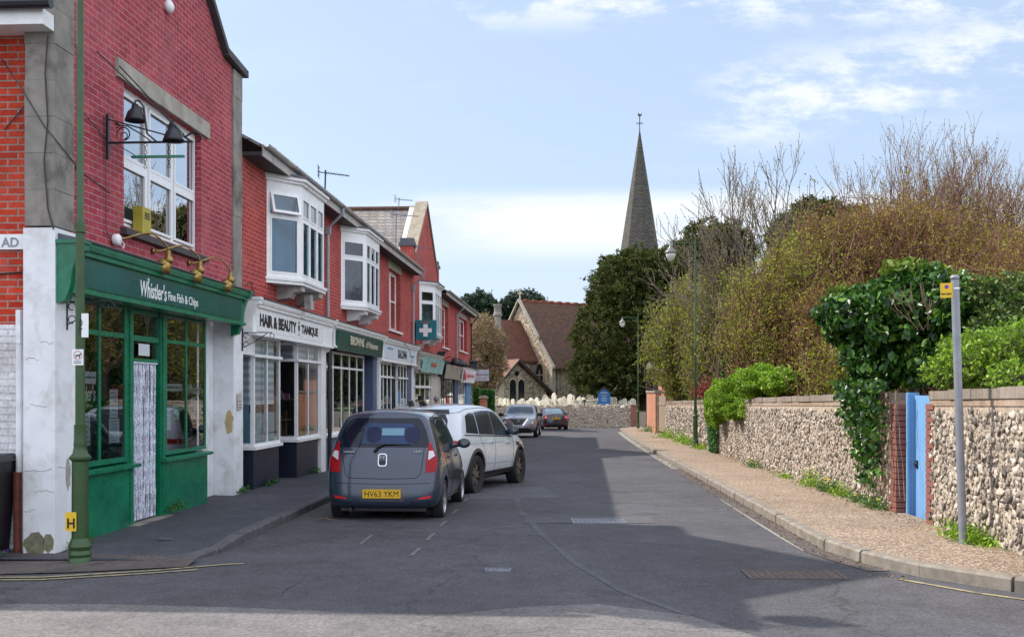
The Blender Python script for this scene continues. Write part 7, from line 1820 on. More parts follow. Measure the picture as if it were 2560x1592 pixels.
for c in (-1.2, -2.2):
    mb = MB(); mb.prism(lancet(c, .36, zz(2.3), zz(3.9)), 'y', 2.04, 2.099); mb.build('window_surround', M_stone, CH); mb = MB(); mb.prism(lancet(c, .24, zz(2.4), zz(3.7)), 'y', 2.02, 2.039); mb.build('window', M_dglass, CH)
# vestry
a_l, a_c, a_r = -7.1, -5.33, -2.1
mb = MB(); mb.prism([(a_l + .15, zz(-.3)), (a_r - .5, zz(-.3)), (a_r - .4, zz(1.6)), (a_c, zz(3.75)), (a_l + .15, zz(2.3))], 'y', -2.5, -2.1); mb.build('vestry_wall', M_flt, CH)
mb = MB(); mb.box(a_l + .12, a_l + .5, -2.52, 2.1, zz(-.3), zz(2.2)); mb.build('vestry_side_wall', M_flt2, CH)
mb = MB(); mb.box(a_l + .1, a_l + .55, -2.56, -2.5, zz(-.3), zz(2.2)); mb.build('corner_stones', M_stone, CH)
mb = MB()
for (x0_, z0_, x1_, z1_) in ((a_l - .25, 1.95, a_c, 3.92), (a_r + .3, 1.15, a_c, 3.92)):
    mb.hexa([(x0_, -2.8, zz(z0_)), (x0_, 2.1, zz(z0_)), (x1_, 2.1, zz(z1_)), (x1_, -2.8, zz(z1_))], [(x0_, -2.8, zz(z0_ + .12)), (x0_, 2.1, zz(z0_ + .12)), (x1_, 2.1, zz(z1_ + .12)), (x1_, -2.8, zz(z1_ + .12))])
mb.build('vestry_roof', roof_slate('pinkish_clay_tile', (.34, .17, .12), (.24, .12, .085), .25, .13, .012, (.12, .09, .06)), CH)
mb = MB(); mb.hexa([(a_r + .3, -2.9, zz(1.08)), (a_r + .3, -2.8, zz(1.08)), (a_c, -2.8, zz(3.85)), (a_c, -2.9, zz(3.85))], [(a_r + .3, -2.9, zz(1.28)), (a_r + .3, -2.8, zz(1.28)), (a_c, -2.8, zz(4.05)), (a_c, -2.9, zz(4.05))])
mb.hexa([(a_l - .25, -2.9, zz(1.88)), (a_l - .25, -2.8, zz(1.88)), (a_c, -2.8, zz(3.85)), (a_c, -2.9, zz(3.85))], [(a_l - .25, -2.9, zz(2.06)), (a_l - .25, -2.8, zz(2.06)), (a_c, -2.8, zz(4.05)), (a_c, -2.9, zz(4.05))]); mb.build('bargeboard', M_dkwood, CH)
for c in (-5.75, -4.95):
    mb = MB(); mb.prism(lancet(c, .37, zz(.7), zz(2.6)), 'y', -2.56, -2.501); mb.build('window_surround', M_stone, CH); mb = MB(); mb.prism(lancet(c, .29, zz(.8), zz(2.48)), 'y', -2.58, -2.561); mb.build('window', M_dglass, CH)
mb = MB(); mb.lathe([(.2, 0), (.2, .04)], (-5.35, -2.54, zz(2.95)), 16, 'y'); mb.build('round_opening', M_dglass, CH)
mb = MB(); mb.lathe([(1.1, 1.0), (.95, 3.2), (.55, 5.2), (.30, 5.5), (.28, 7.6), (.36, 7.65), (.36, 7.85), (.30, 7.9), (.30, 8.4), (.34, 8.45), (.34, 8.6)], (0, 0, 0), 12); o = mb.build('chimney_stack', paint('grey_stone_stack', (.26, .24, .21), .85, .2, 3, .4), CH, True, autos=40)
mi = Matrix.Rotation(-R(35), 4, 'Z') @ Matrix.Translation((-1.15 - 3.3, 84 - 85, -.1)); o.data.transform(mi)
# tower and spire
ST = empty('church_tower', (12.4, 101, .4), R(35)); tag(ST, 'church tower with a tall dark shingled spire rising behind the yews', 'tower')
mb = MB(); mb.box(-2.9, 2.9, -2.9, 2.9, -.5, 12.0); mb.box(-3.05, 3.05, -3.05, 3.05, 11.2, 11.45); mb.build('tower_wall', M_stone, ST)
mb = MB()
for x in (-2.9, 2.6):
    for y in (-2.9, 2.6): mb.box(x, x + .3, y, y + .3, 12, 13.0)
for k in range(5):
    t = -2.4 + k * 1.1
    mb.box(t, t + .6, -2.9, -2.6, 12, 12.6); mb.box(t, t + .6, 2.6, 2.9, 12, 12.6); mb.box(-2.9, -2.6, t, t + .6, 12, 12.6); mb.box(2.6, 2.9, t, t + .6, 12, 12.6)
mb.build('parapet', M_stone, ST)
mb = MB(); n = 8; prof = [(2.55, 11.6), (2.12, 13.2), (.07, 26.3)]; mb.lathe(prof, (0, 0, 0), n); sp = mb.build('spire', M_shingle, ST); sp.rotation_euler = (0, 0, R(12))
mb = MB(); mb.tube([(0, 0, 26.2), (0, 0, 28.0)], .045, 6); mb.tube([(-.45, 0, 27.15), (.45, 0, 27.15)], .025, 5); mb.tube([(0, -.45, 27.15), (0, .45, 27.15)], .025, 5); mb.lathe([(0, 0), (.09, .08), (0, .17)], (0, 0, 26.35), 8)
mb.prism([(-.28, 27.95), (-.05, 27.8), (.15, 27.85), (.28, 28.1), (.2, 28.25), (.1, 28.05), (-.1, 28.05), (-.2, 28.2)], 'y', -.02, .02); mb.build('weathervane', M_iron, ST)
# ------------------------------------------------------------------ vegetation
def DW(px, py, Y):
    """photo display point (2431 wide) at distance Y"""
    return np.array([(px * 1.0531 - CXP) / F * Y, Y, EYE - (py * 1.0531 - HZ) / F * Y])
def unit(v): return v / np.maximum(np.linalg.norm(v, axis=-1, keepdims=True), 1e-9)
def leaves(name, P, size, mat, parent, droop=0.0, aspect=.6, fold=False, axis=None, var=.35, rnd=None):
    n = len(P)
    a = unit(rng.normal(size=(n, 3)) + (np.array([0, 0, -droop])[None] if axis is None else axis))
    b = unit(np.cross(a, unit(rng.normal(size=(n, 3)) + np.array([0, 0, .8]))))
    c = np.cross(a, b)
    s = (size * rng.uniform(1 - var, 1 + var, n))[:, None]; w = s * aspect
    r_ = rng.uniform(0, 1, n) if rnd is None else rnd
    if not fold:
        V = np.stack([P - a * s, P + b * w, P + a * s, P - b * w], 1).reshape(-1, 3)
        Fc = np.arange(n * 4).reshape(n, 4); rn = np.repeat(r_, 4)
    else:
        up = c * (w * .35)
        V = np.stack([P - a * s, P - a * s * .35 + b * w + up, P + a * s * .35 + b * w * .75 + up, P + a * s, P + a * s * .35 - b * w * .75 + up, P - a * s * .35 - b * w + up], 1).reshape(-1, 3)
        base = (np.arange(n) * 6)[:, None]
        Fc = np.concatenate([base + np.array([0, 1, 2, 3]), base + np.array([0, 3, 4, 5])], 1).reshape(-1, 4); rn = np.repeat(r_, 6)
    return np_mesh(name, V, Fc, mat, parent, rn)
def twig_mesh(name, segs, mat, parent, rnd=None):
    """segs: (n, 8): p0, p1, r0, r1 -> three-sided sticks"""
    S = np.asarray(segs, float); p0, p1 = S[:, :3], S[:, 3:6]; r0, r1 = S[:, 6:7], S[:, 7:8]; n = len(S)
    d = unit(p1 - p0); a = unit(np.cross(d, np.array([.31, .17, .93])[None])); b = np.cross(d, a)
    vs = []
    for (p, r) in ((p0, r0), (p1, r1)):
        for k in range(3):
            t = 2 * math.pi * k / 3; vs.append(p + (a * math.cos(t) + b * math.sin(t)) * r)
    V = np.stack(vs, 1).reshape(-1, 3); base = (np.arange(n) * 6)[:, None]
    Fc = np.concatenate([base + np.array([k, (k + 1) % 3, 3 + (k + 1) % 3, 3 + k]) for k in range(3)], 1).reshape(-1, 4)
    return np_mesh(name, V, Fc, mat, parent, np.repeat(rng.uniform(0, 1, n), 6))
def blob_points(n, blobs, shell=.28, lump=.0, k=2.2):
    """blobs: (centre xyz, radii xyz)"""
    vol = np.array([b[1][0] * b[1][1] * b[1][2] for b in blobs]) ** (2 / 3); pr = vol / vol.sum()
    idx = rng.choice(len(blobs), n, p=pr); C = np.array([b[0] for b in blobs])[idx]; Rr = np.array([b[1] for b in blobs])[idx]
    d = unit(rng.normal(size=(n, 3))); r = 1 - np.abs(rng.normal(0, shell, (n, 1)))
    if lump:
        ph = rng.uniform(0, 6.28, 6)
        w = np.sin(d[:, 0] * k * 3 + ph[0] + C[:, 0]) * np.sin(d[:, 1] * k * 3.3 + ph[1]) + np.sin(d[:, 2] * k * 4 + ph[2] + C[:, 2]) * np.sin(d[:, 0] * k * 2.1 + ph[3])
        r = r * (1 + lump * w[:, None] * .5)
    return C + d * r * Rr, d
def B(px, py, rx, rz, Y, ry=None):
    k = 1.0531 / F * Y
    return (DW(px, py, Y), (rx * k, ry if ry else rx * k, rz * k))
def simple_tree(name, label, cat, blobs, n, size, mats, trunk=None, droop=.6, shell=.25, lump=.25, group=None, aspect=.5, clump=0, fold=False):
    lo = min(b[0][2] - b[1][2] for b in blobs); cx = np.mean([b[0][0] for b in blobs]); cy = np.mean([b[0][1] for b in blobs])
    base = np.array([cx, cy, trunk if trunk is not None else gz(min(cy, 74))])
    r = empty(name, base); tag(r, label, cat, group)
    bl = [(b[0] - base, b[1]) for b in blobs]
    P, d = blob_points(n if not clump else n // clump, bl, shell, lump)
    if clump:
        # sprays: each point carries a little tuft that spreads and droops outward
        m = len(P); ax = unit(d + np.array([0, 0, -.5]) + rng.normal(0, .4, (m, 3))); t = rng.uniform(0, 1, (m, clump, 1)); L = size * 3.2
        P = (P[:, None] + ax[:, None] * t * L + rng.normal(0, size * .75, (m, clump, 3))).reshape(-1, 3)
        rn = np.clip(np.repeat(rng.uniform(0, 1, m), clump) * .65 + rng.uniform(0, .35, m * clump), 0, 1)
        o = leaves('crown', P, size, mats[0], r, droop, aspect, fold, rnd=rn, axis=np.repeat(ax, clump, 0) * .8)
    else: o = leaves('crown', P, size, mats[0], r, droop, aspect, fold)
    mb = MB(); top = max(b[0][2] for b in bl); c0 = bl[int(np.argmax([b[0][2] for b in bl]))][0]
    mb.tube([(0, 0, -.3), (c0[0] * .2, c0[1] * .2, top * .35), (c0[0] * .7, c0[1] * .7, top * .75), tuple(c0)], [max(.12, top * .035), max(.1, top * .028), max(.06, top * .018), .03], 8)
    for b in bl: mb.tube([(c0[0] * .3, c0[1] * .3, top * .4), tuple((np.array(b[0]) + np.array([0, 0, top * .45])) / 2), tuple(b[0])], [max(.06, top * .02), max(.04, top * .012), .02], 6)
    mb.build('trunk', mats[1], r, True)
    return r
M_bark = paint('grey_brown_bark', (.12, .09, .065), .9, .3, 6, .9)
M_barkp = attr_mat('pale_twig_bark', [(0, (.08, .06, .048)), (1, (.23, .185, .14))], .85, .2, 3)
M_barkr = attr_mat('reddish_twig_bark', [(0, (.09, .04, .032)), (.6, (.19, .085, .06)), (1, (.32, .19, .13))], .85, .2, 3)
M_yew = attr_mat('yew_foliage', [(0, (.020, .032, .008)), (.4, (.055, .072, .015)), (.8, (.10, .115, .025)), (1, (.16, .15, .035))], .8, .35, .6, .22, spec=.2)
M_pine = attr_mat('blue_green_conifer', [(0, (.008, .022, .012)), (.6, (.02, .05, .025)), (1, (.05, .08, .035))], .7, .35, .5, .1)
M_bloss = attr_mat('blossom_and_young_leaf', [(0, (.10, .08, .025)), (.4, (.22, .19, .05)), (.6, (.26, .16, .10)), (.82, (.42, .28, .27)), (1, (.60, .48, .50))], .8, .15, 1, .2)
M_hawr = attr_mat('rust_and_olive_leaf', [(0, (.09, .05, .025)), (.3, (.22, .11, .045)), (.45, (.23, .165, .035)), (.7, (.27, .245, .035)), (1, (.46, .44, .08))], .75, .22, .45, .3, spec=.2)
M_hawg = attr_mat('olive_young_leaf', [(0, (.07, .08, .014)), (.3, (.18, .18, .028)), (.6, (.26, .29, .035)), (1, (.50, .52, .075))], .75, .2, .6, .3, spec=.2)
M_ltgr = attr_mat('fresh_green_leaf', [(0, (.05, .11, .010)), (.4, (.17, .31, .02)), (.8, (.31, .50, .03)), (1, (.50, .64, .06))], .5, .25, 2, .3)
M_ivy = attr_mat('glossy_ivy_leaf', [(0, (.010, .034, .008)), (.45, (.028, .088, .014)), (.8, (.07, .18, .022)), (.93, (.16, .30, .03)), (1, (.38, .44, .06))], .36, .12, 2, .15, spec=.4)
M_hedge = attr_mat('clipped_hedge_leaf', [(0, (.01, .05, .008)), (.6, (.03, .13, .015)), (1, (.09, .25, .03))], .45, .2, 2, .15)
M_redlf = attr_mat('red_young_leaf', [(0, (.10, .02, .015)), (1, (.40, .09, .07))], .6, .2, 2, .2)
M_weed = attr_mat('weed_leaf', [(0, (.04, .10, .02)), (.6, (.12, .22, .05)), (1, (.26, .34, .14))], .7, .2, 4, .2)

# yews and conifers round the church
simple_tree('yew_tree', 'great dark yew hiding the tower below the spire', 'tree', [B(1500, 690, 92, 92, 80, 3.5), B(1565, 650, 70, 55, 80, 2.5), B(1480, 650, 55, 50, 80, 2), B(1640, 690, 55, 60, 81, 2.5), B(1425, 800, 62, 95, 78, 3), B(1545, 800, 105, 125, 79, 3.5), B(1615, 740, 80, 110, 80, 3), B(1640, 840, 70, 90, 79, 3), B(1400, 880, 45, 50, 77.6, 2.2), B(1490, 885, 95, 60, 78.5, 2.6), B(1430, 700, 30, 30, 79, 1.3), B(1580, 900, 60, 55, 78.5, 2.2)], 230000, .095, (M_yew, M_bark), .12, shell=.13, lump=.42, clump=24)
simple_tree('yew_tree', 'dark rounded yew behind the street lamp, right of the spire', 'tree', [B(1690, 585, 72, 55, 92, 3.5), B(1645, 610, 48, 40, 92, 2.5), B(1740, 600, 50, 50, 92, 2.5), B(1690, 720, 90, 110, 92, 4)], 60000, .14, (M_yew, M_bark), .3, shell=.15, lump=.35, clump=20)
simple_tree('yew_tree', 'dark yew crown showing above the brown shrubs and bare branches', 'tree', [B(1935, 515, 55, 38, 75, 2.5), B(1880, 560, 50, 50, 75, 2.5), B(2000, 560, 60, 60, 75, 3)], 36000, .12, (M_yew, M_bark), .2, shell=.15, lump=.35, clump=20)
simple_tree('conifer_tree', 'dark conifer over the end of the shop roofs', 'tree', [B(1132, 728, 42, 28, 112, 3), B(1120, 780, 55, 50, 112, 3), B(1165, 750, 22, 22, 112, 2)], 26000, .17, (M_pine, M_bark), .3, shell=.15, lump=.4, clump=16)
simple_tree('conifer_tree', 'dark conifer behind the church chimney and gable cross', 'tree', [B(1245, 725, 48, 26, 115, 3), B(1205, 745, 36, 26, 115, 3), B(1272, 745, 26, 30, 115, 2), B(1220, 790, 70, 45, 115, 3)], 26000, .17, (M_pine, M_bark), .3, shell=.15, lump=.4, clump=16)

# branching sticks
def grow(p, d, L, r, depth, out, tips, spread=.55, up=.15, kids=(3, 5), seg=4, wob=.12, taper=.6, rl=.62):
    p = np.array(p, float); d = unit(np.array(d, float)); pts = [p]; rs = [r]
    for i in range(seg):
        d = unit(d + rng.normal(0, wob, 3) + np.array([0, 0, up * .5])); q_ = p + d * L / seg; r2 = r * (1 - (1 - taper) * (i + 1) / seg)
        out.append([*p, *q_, rs[-1], r2]); p = q_; pts.append(p); rs.append(r2)
    if depth == 0: tips.append((p, d)); return
    for k in range(rng.integers(kids[0], kids[1] + 1)):
        t = rng.uniform(.25, 1.0); i = min(int(t * seg), seg - 1); f = t * seg - i; q_ = pts[i] * (1 - f) + pts[i + 1] * f
        dd = unit(pts[i + 1] - pts[i]); side = unit(np.cross(dd, rng.normal(size=3)))
        grow(q_, unit(dd + side * spread * rng.uniform(.7, 1.4) + np.array([0, 0, up])), L * rl * rng.uniform(.75, 1.2), rs[i] * .62, depth - 1, out, tips, spread, up, kids, seg, wob, taper, rl)
    grow(p, d, L * rl, rs[-1] * .9, depth - 1, out, tips, spread, up, kids, seg, wob, taper, rl)
def bare_tree(label, base, starts, depth, mat, bud, budmat, kids=(3, 5), spread=.5, up=.18, rl=.62, minr=.006, group='bare spring trees behind the wall', per=5):
    r = empty('bare_tree', base); tag(r, label, 'tree', group)
    out, tips = [], []
    for (p, d, L, rad) in starts: grow(p, d, L, rad, depth, out, tips, spread, up, kids, rl=rl)
    S = np.array(out); S[:, 6:8] = np.maximum(S[:, 6:8], minr)
    twig_mesh('trunk', S, mat, r)
    T_ = np.array([t[0] for t in tips]); segp = S[S[:, 6] < minr * 2.2]
    P = np.concatenate([T_, segp[rng.integers(0, len(segp), len(T_) * per), 3:6] + rng.normal(0, .015, (len(T_) * per, 3))])
    leaves('buds', P, bud, budmat, r, -.3, .55)
    return r
M_bud = attr_mat('opening_bud', [(0, (.20, .14, .06)), (1, (.48, .42, .18))], .7, .2, 2, .2)
Yb = 40
base = DW(1835, 700, Yb); base[2] = gz(Yb)
hh = DW(1835, 620, Yb)[2] - base[2]
st = [((0, 0, 0), (0, 0, 1), hh * .75, .17)]
rng = np.random.default_rng(21)
starts = []
for i in range(12):
    a = -1.2 + 2.4 * i / 11
    starts.append(((a * .7, rng.uniform(-.3, .3), hh * .62 + rng.uniform(-.3, .6)), (a * .95, rng.uniform(-.35, .35), 1.05), 3.5 * rng.uniform(.85, 1.12) * (1.12 - abs(a) * .3), .06))
starts += [((0, 0, hh * .5), (-1.2, -.2, .75), 3.4, .05), ((0, 0, hh * .55), (-1.2, .1, 1.0), 3.0, .045), ((0, 0, hh * .45), (-1, -.6, .25), 3.2, .045), ((.2, 0, hh * .6), (1.0, 0, .9), 2.6, .045), ((0, -.2, hh * .4), (-.8, -.8, .2), 2.6, .04)]
bt = bare_tree('bare ash-like tree with upright budding branches right of the spire', base, starts, 3, M_barkp, .030, M_bud, (3, 4), .60, .16, .60, .0085)
mb = MB(); mb.tube([(0, 0, 0), (.1, 0, hh * .3), (0, 0, hh * .66)], [.22, .18, .12], 10); mb.build('bole', M_bark, bt, True)
for j, (px, Y, lab) in enumerate(((2175, 37, 'fine-twigged bare tree, leftmost of the three over the rust-coloured shrubs'), (2290, 39, 'fine-twigged bare tree, middle of the three over the rust-coloured shrubs'), (2390, 36, 'fine-twigged bare tree, nearest the right edge of the photo'))):
    base = DW(px, 700, Y); base[2] = gz(Y); hh = DW(px, 560, Y)[2] - base[2]
    starts = [((rng.uniform(-.9, .9), rng.uniform(-.5, .5), hh * .5), (rng.uniform(-.6, .6), rng.uniform(-.3, .3), 1), 3.8 * rng.uniform(.8, 1.1) * (.86 if j == 2 else 1), .045) for _ in range(10)]
    bt = bare_tree(lab, base, starts, 3, M_barkr, .026, M_bud, (4, 6), .52, .18, .56, .005, 'bare trees over the rust-coloured shrubs')
    mb = MB(); [mb.tube([(s_[0][0] * .3, s_[0][1] * .3, 0), tuple(s_[0])], [.09, .05], 6) for s_ in starts]; mb.build('bole', M_bark, bt, True)

# twiggy leafy shrubs: arching stems fill the crown, small leaves ride on them
def shrub(label, blobs, nst, nleaf, lsize, lmat, tmat, group, name='shrub', r0=.02, rmin=.0048, up=1.0, cat='shrub', lean=(0, 0), leafjit=.10, fold=False, clip=True):
    cx = np.mean([b[0][0] for b in blobs]); cy = np.mean([b[0][1] for b in blobs]); base = np.array([cx, cy, gz(cy)])
    r = empty(name, base); tag(r, label, cat, group)
    bl = [(b[0] - base, b[1]) for b in blobs]
    P, d = blob_points(nst, bl, .27, .65)
    root = np.stack([P[:, 0] * .25, P[:, 1] * .25, np.full(nst, .1)], 1) + rng.normal(0, .15, (nst, 3)); root[:, 2] = .1
    # only the outer stretch of each stem is worth drawing
    st = root + (P - root) * rng.uniform(.45, .8, (nst, 1)) + rng.normal(0, .35, (nst, 3)); m = 5; ts_ = np.linspace(0, 1, m + 1)
    side = rng.normal(0, .22, (nst, 3)); L = np.linalg.norm(P - st, axis=1, keepdims=True)
    pts = [st + (P - st) * t + side * L * math.sin(t * math.pi) + np.array([lean[0], lean[1], up * .25]) * L * (t * (1 - t)) for t in ts_]
    segs = [np.concatenate([pts[i], pts[i + 1], np.full((nst, 1), max(r0 * (1 - ts_[i]), rmin)), np.full((nst, 1), max(r0 * (1 - ts_[i + 1]), rmin))], 1) for i in range(m)]
    # side shoots
    A = pts[m - 1]; k = nst * 2; ii = rng.integers(0, nst, k); f = rng.uniform(0, 1, (k, 1)); q0 = pts[2][ii] * (1 - f) + pts[m][ii] * f
    q1 = q0 + unit(unit(P[ii] - st[ii]) + rng.normal(0, .9, (k, 3))) * rng.uniform(.15, .6, (k, 1)) * min(1, bl[0][1][0] * .6)
    segs.append(np.concatenate([q0, q1, np.full((k, 1), rmin), np.full((k, 1), rmin * .7)], 1))
    S = np.concatenate(segs)
    def clear(Q, pad=0.0):
        W_ = Q + base[None]; xw = 4.35 + .06 * W_[:, 1]; zt_ = 1.75 - .0135 * W_[:, 1]
        return ~((W_[:, 0] < xw + .38 + pad) & (W_[:, 2] < zt_ + .12)) & ((W_[:, 0] > xw - .25) | ((W_[:, 2] > zt_ + .7) & (W_[:, 0] > xw - 1.8)))
    if clip: S = S[clear(S[:, :3]) & clear(S[:, 3:6])]
    twig_mesh('stems', S, tmat, r)
    # leaves along sticks, thinner towards the inside
    j = rng.integers(0, len(S), nleaf); t = rng.uniform(0, 1, (nleaf, 1)); Q = S[j, :3] * (1 - t) + S[j, 3:6] * t + rng.normal(0, leafjit, (nleaf, 3))
    Q = np.concatenate([Q[: nleaf // 2], Q[: nleaf // 2] + rng.normal(0, lsize * .9, (nleaf // 2, 3))])
    if clip: Q = Q[clear(Q)]
    leaves('leaves', Q, lsize, lmat, r, 0, .55, fold)
    return r
rng = np.random.default_rng(5)
gs = 'rust and olive shrubs behind the flint wall'
shrub('rust brown and olive twiggy shrub filling the space left of the ivy', [B(1850, 730, 110, 140, 27.5, 2.2), B(1800, 770, 75, 95, 33, 2.0), B(1900, 640, 75, 95, 28, 2), B(1850, 850, 100, 60, 31.5, 1.5)], 2600, 120000, .032, M_hawg, M_barkr, gs)
shrub('tall rust brown twiggy shrub rising behind the ivy', [B(2020, 640, 110, 130, 28, 2.2), B(2080, 560, 90, 85, 29, 2), B(1980, 780, 110, 120, 25, 2), B(1950, 560, 60, 60, 29, 1.5)], 2800, 120000, .032, M_hawr, M_barkr, gs)
shrub('rust brown twiggy shrub above the grey post', [B(2200, 600, 120, 110, 27, 2.2), B(2280, 680, 110, 130, 25, 2), B(2150, 560, 80, 70, 28, 2)], 2600, 110000, .032, M_hawr, M_barkr, gs)
shrub('rust brown twiggy shrub cut by the right edge of the photo', [B(2400, 640, 110, 110, 24, 2.2), B(2350, 760, 110, 120, 22, 2), B(2460, 720, 110, 140, 21, 2)], 2300, 95000, .03, M_hawr, M_barkr, gs)
shrub('olive green loose shrub above the hanging green hedge', [B(1960, 850, 100, 75, 27, .9), B(1880, 810, 90, 85, 30, 1.3), B(2030, 870, 70, 60, 21, .8)], 1500, 75000, .032, M_hawg, M_barkr, gs)
gs2 = 'open green shrubs by the thatched cottage'
shrub('open yellow-green shrub in front of the thatched roof', [B(1606, 800, 66, 96, 48, 2.2), B(1655, 720, 65, 75, 46, 2.2), B(1620, 875, 48, 45, 47, 1.6)], 1100, 52000, .055, M_hawg, M_barkp, gs2, rmin=.008)
shrub('open green twiggy shrub behind the green street lamp', [B(1710, 790, 68, 110, 41, 2.2), B(1745, 700, 70, 65, 40, 2.2), B(1680, 870, 50, 45, 43, 1.6)], 1300, 60000, .05, M_hawg, M_barkp, gs2, rmin=.008)
simple_tree('conifer_shrub', 'small bright green upright conifer between lamp post and rust-coloured shrub', 'shrub', [B(1748, 800, 20, 55, 33, .5), B(1735, 860, 32, 40, 33, .6)], 9000, .04, (M_hedge, M_bark), shell=.2, lump=.2)
shrub('red-leaved shrub low behind the wall near the lamp post', [B(1690, 940, 36, 30, 36, .8), B(1665, 955, 25, 20, 37, .6)], 300, 7000, .045, M_redlf, M_barkr, None, rmin=.006)
# hanging fresh-green hedge on the wall
def wall_x(y): return 4.35 + .06 * y
rng = np.random.default_rng(8)
HG = empty('overhanging_hedge', (wall_x(28), 28, gz(28))); tag(HG, 'fresh green hedge spilling over the flint wall right of the lamp post', 'hedge')
o0 = np.array(HG.location)
bl = [B(1800, 905, 55, 40, 25.6, .8), B(1745, 935, 58, 45, 28, .9), B(1705, 965, 34, 45, 30, .7), B(1850, 905, 42, 32, 24.4, .7), B(1765, 975, 50, 22, 27, .45)]
P, d = blob_points(52000, [(b[0] - o0, b[1]) for b in bl], .22, .35)
leaves('leaves', P, .030, M_ltgr, HG, 0, .6)
n = 9000; t = rng.uniform(0, 1, n) ** 1.4; yy_ = 31.8 + rng.normal(0, .45, n) * (1 - t * .3); z_ = wall_top(31) + .1 - t * 1.65
P = np.stack([wall_x(yy_) - .08 - rng.uniform(0, .22, n) * (1 - t * .6), yy_, z_], 1) - o0; leaves('hanging_leaves', P, .034, M_hedge, HG, 1, .6)
n = 2500; t = rng.uniform(0, 1, n); yy_ = 27.2 + rng.normal(0, .5, n); P = np.stack([wall_x(yy_) - .05 - rng.uniform(0, .15, n), yy_, wall_top(27) + .1 - t * .5], 1) - o0; leaves('hanging_leaves', P, .03, M_ltgr, HG, 1, .6)
mb = MB()
for k in range(9): y0 = 31.5 + rng.normal(0, .4); mb.tube([(wall_x(y0) - .03 - o0[0], y0 - o0[1], 2.9 - k * .05), (wall_x(y0) - .06 - o0[0], y0 + .1 - o0[1], 1.0), (wall_x(y0) - .05 - o0[0], y0 - o0[1], .2)], .012, 4)
mb.tube([(.5, 0, 0), (.6, 0, 1.5), (.4, .5, 2.2)], .06, 6); mb.build('stems', M_bark, HG)

# the big glossy ivy over the blue gate
IV = empty('ivy', (wall_x(15) + .5, 15, gz(15))); tag(IV, 'large glossy dark ivy bush sprawling over the wall beside the blue gate', 'ivy')
o0 = np.array(IV.location)
bl = [B(2060, 745, 105, 72, 15.6, .75), B(2150, 760, 125, 100, 15.2, .85), B(2170, 685, 92, 48, 15.2, .6), B(2250, 740, 72, 85, 14.6, .7), B(2120, 860, 105, 65, 15.3, .6), B(2010, 780, 50, 45, 16, .45), B(2215, 850, 55, 60, 14.6, .5), B(1960, 745, 30, 22, 16, .3), B(2075, 835, 80, 60, 15.6, .5)]
P, d = blob_points(17000, [(b[0] - o0, b[1]) for b in bl], .18, .3)
leaves('leaves', P, .052, M_ivy, IV, .6, .72, True, axis=d * .5 + np.array([-.3, -.3, -.8]), var=.55)
n = 2300; t = rng.uniform(0, 1, n) ** 1.25; s0_ = 15.35 + np.clip(rng.normal(0, .62, n), -1.1, 2) * (1 - .45 * t) - t * .35; P = np.stack([wall_x(s0_) - .05 - rng.uniform(0, .28, n) * (1 - .7 * t), s0_, 1.75 - t * 1.55], 1)
keep = rng.uniform(0, 1, n) > t * .95; P = P[keep] - o0; leaves('hanging_leaves', P, .045, M_ivy, IV, 1.0, .75, True, axis=np.array([-.3, -.3, -1.0])[None].repeat(len(P), 0))
P, d = blob_points(900, [(b[0] - o0, b[1]) for b in [B(2160, 640, 70, 25, 15.2, .4), B(2240, 665, 50, 25, 15, .4), B(2000, 700, 40, 20, 16, .3)]], .3, .3); leaves('young_leaves', P, .055, attr_mat('yellow_green_ivy_leaf', [(0, (.05, .12, .01)), (1, (.24, .30, .04))], .35, .2, 2, .2), IV, .6, .55, True)
segs = []
for k in range(26):
    a = rng.uniform(-1, 1); p = DW(2160 + a * 30, 790, 15.0) - o0 + np.array([0, rng.uniform(-.3, .1) - .45, 0]); dd = np.array([a * .8 + rng.normal(0, .25), rng.normal(0, .2) - .15, 1]); grow(p, dd, .42, .010, 1, segs, [], .5, .1, (1, 3), 3, .12, .5, .6)
for k in range(40):
    y0 = 15 + rng.normal(0, .6); p = np.array([wall_x(y0) - .04, y0, 1.6]) - o0
    for m in range(6): q_ = p + np.array([rng.normal(0, .01), rng.normal(0, .05), -.24]); segs.append([*p, *q_, .006, .004]); p = q_
S = np.array(segs); S[:, 6:8] = np.maximum(S[:, 6:8], .0042); twig_mesh('dead_stems', S, attr_mat('dead_ivy_stem', [(0, (.15, .09, .06)), (1, (.34, .25, .17))], .9), IV)
mb = MB(); mb.tube([(.1, 0, 0), (.15, .1, 1.2), (.0, 0, 2.2)], [.09, .08, .05], 8); mb.build('trunk', M_bark, IV, True)
P, d = blob_points(60, [(b[0] - o0, b[1]) for b in bl], .08, .3); PP = (P[:, None] + rng.normal(0, .022, (60, 16, 3))).reshape(-1, 3)
v0, f0 = ICO[1]; V = (PP[:, None] + v0[None] * .0095).reshape(-1, 3); Fb = (f0[None] + (np.arange(len(PP)) * len(v0))[:, None, None]).reshape(-1, 3); np_mesh('berries', V, Fb, paint('black_berry', (.02, .012, .02), .4), IV)

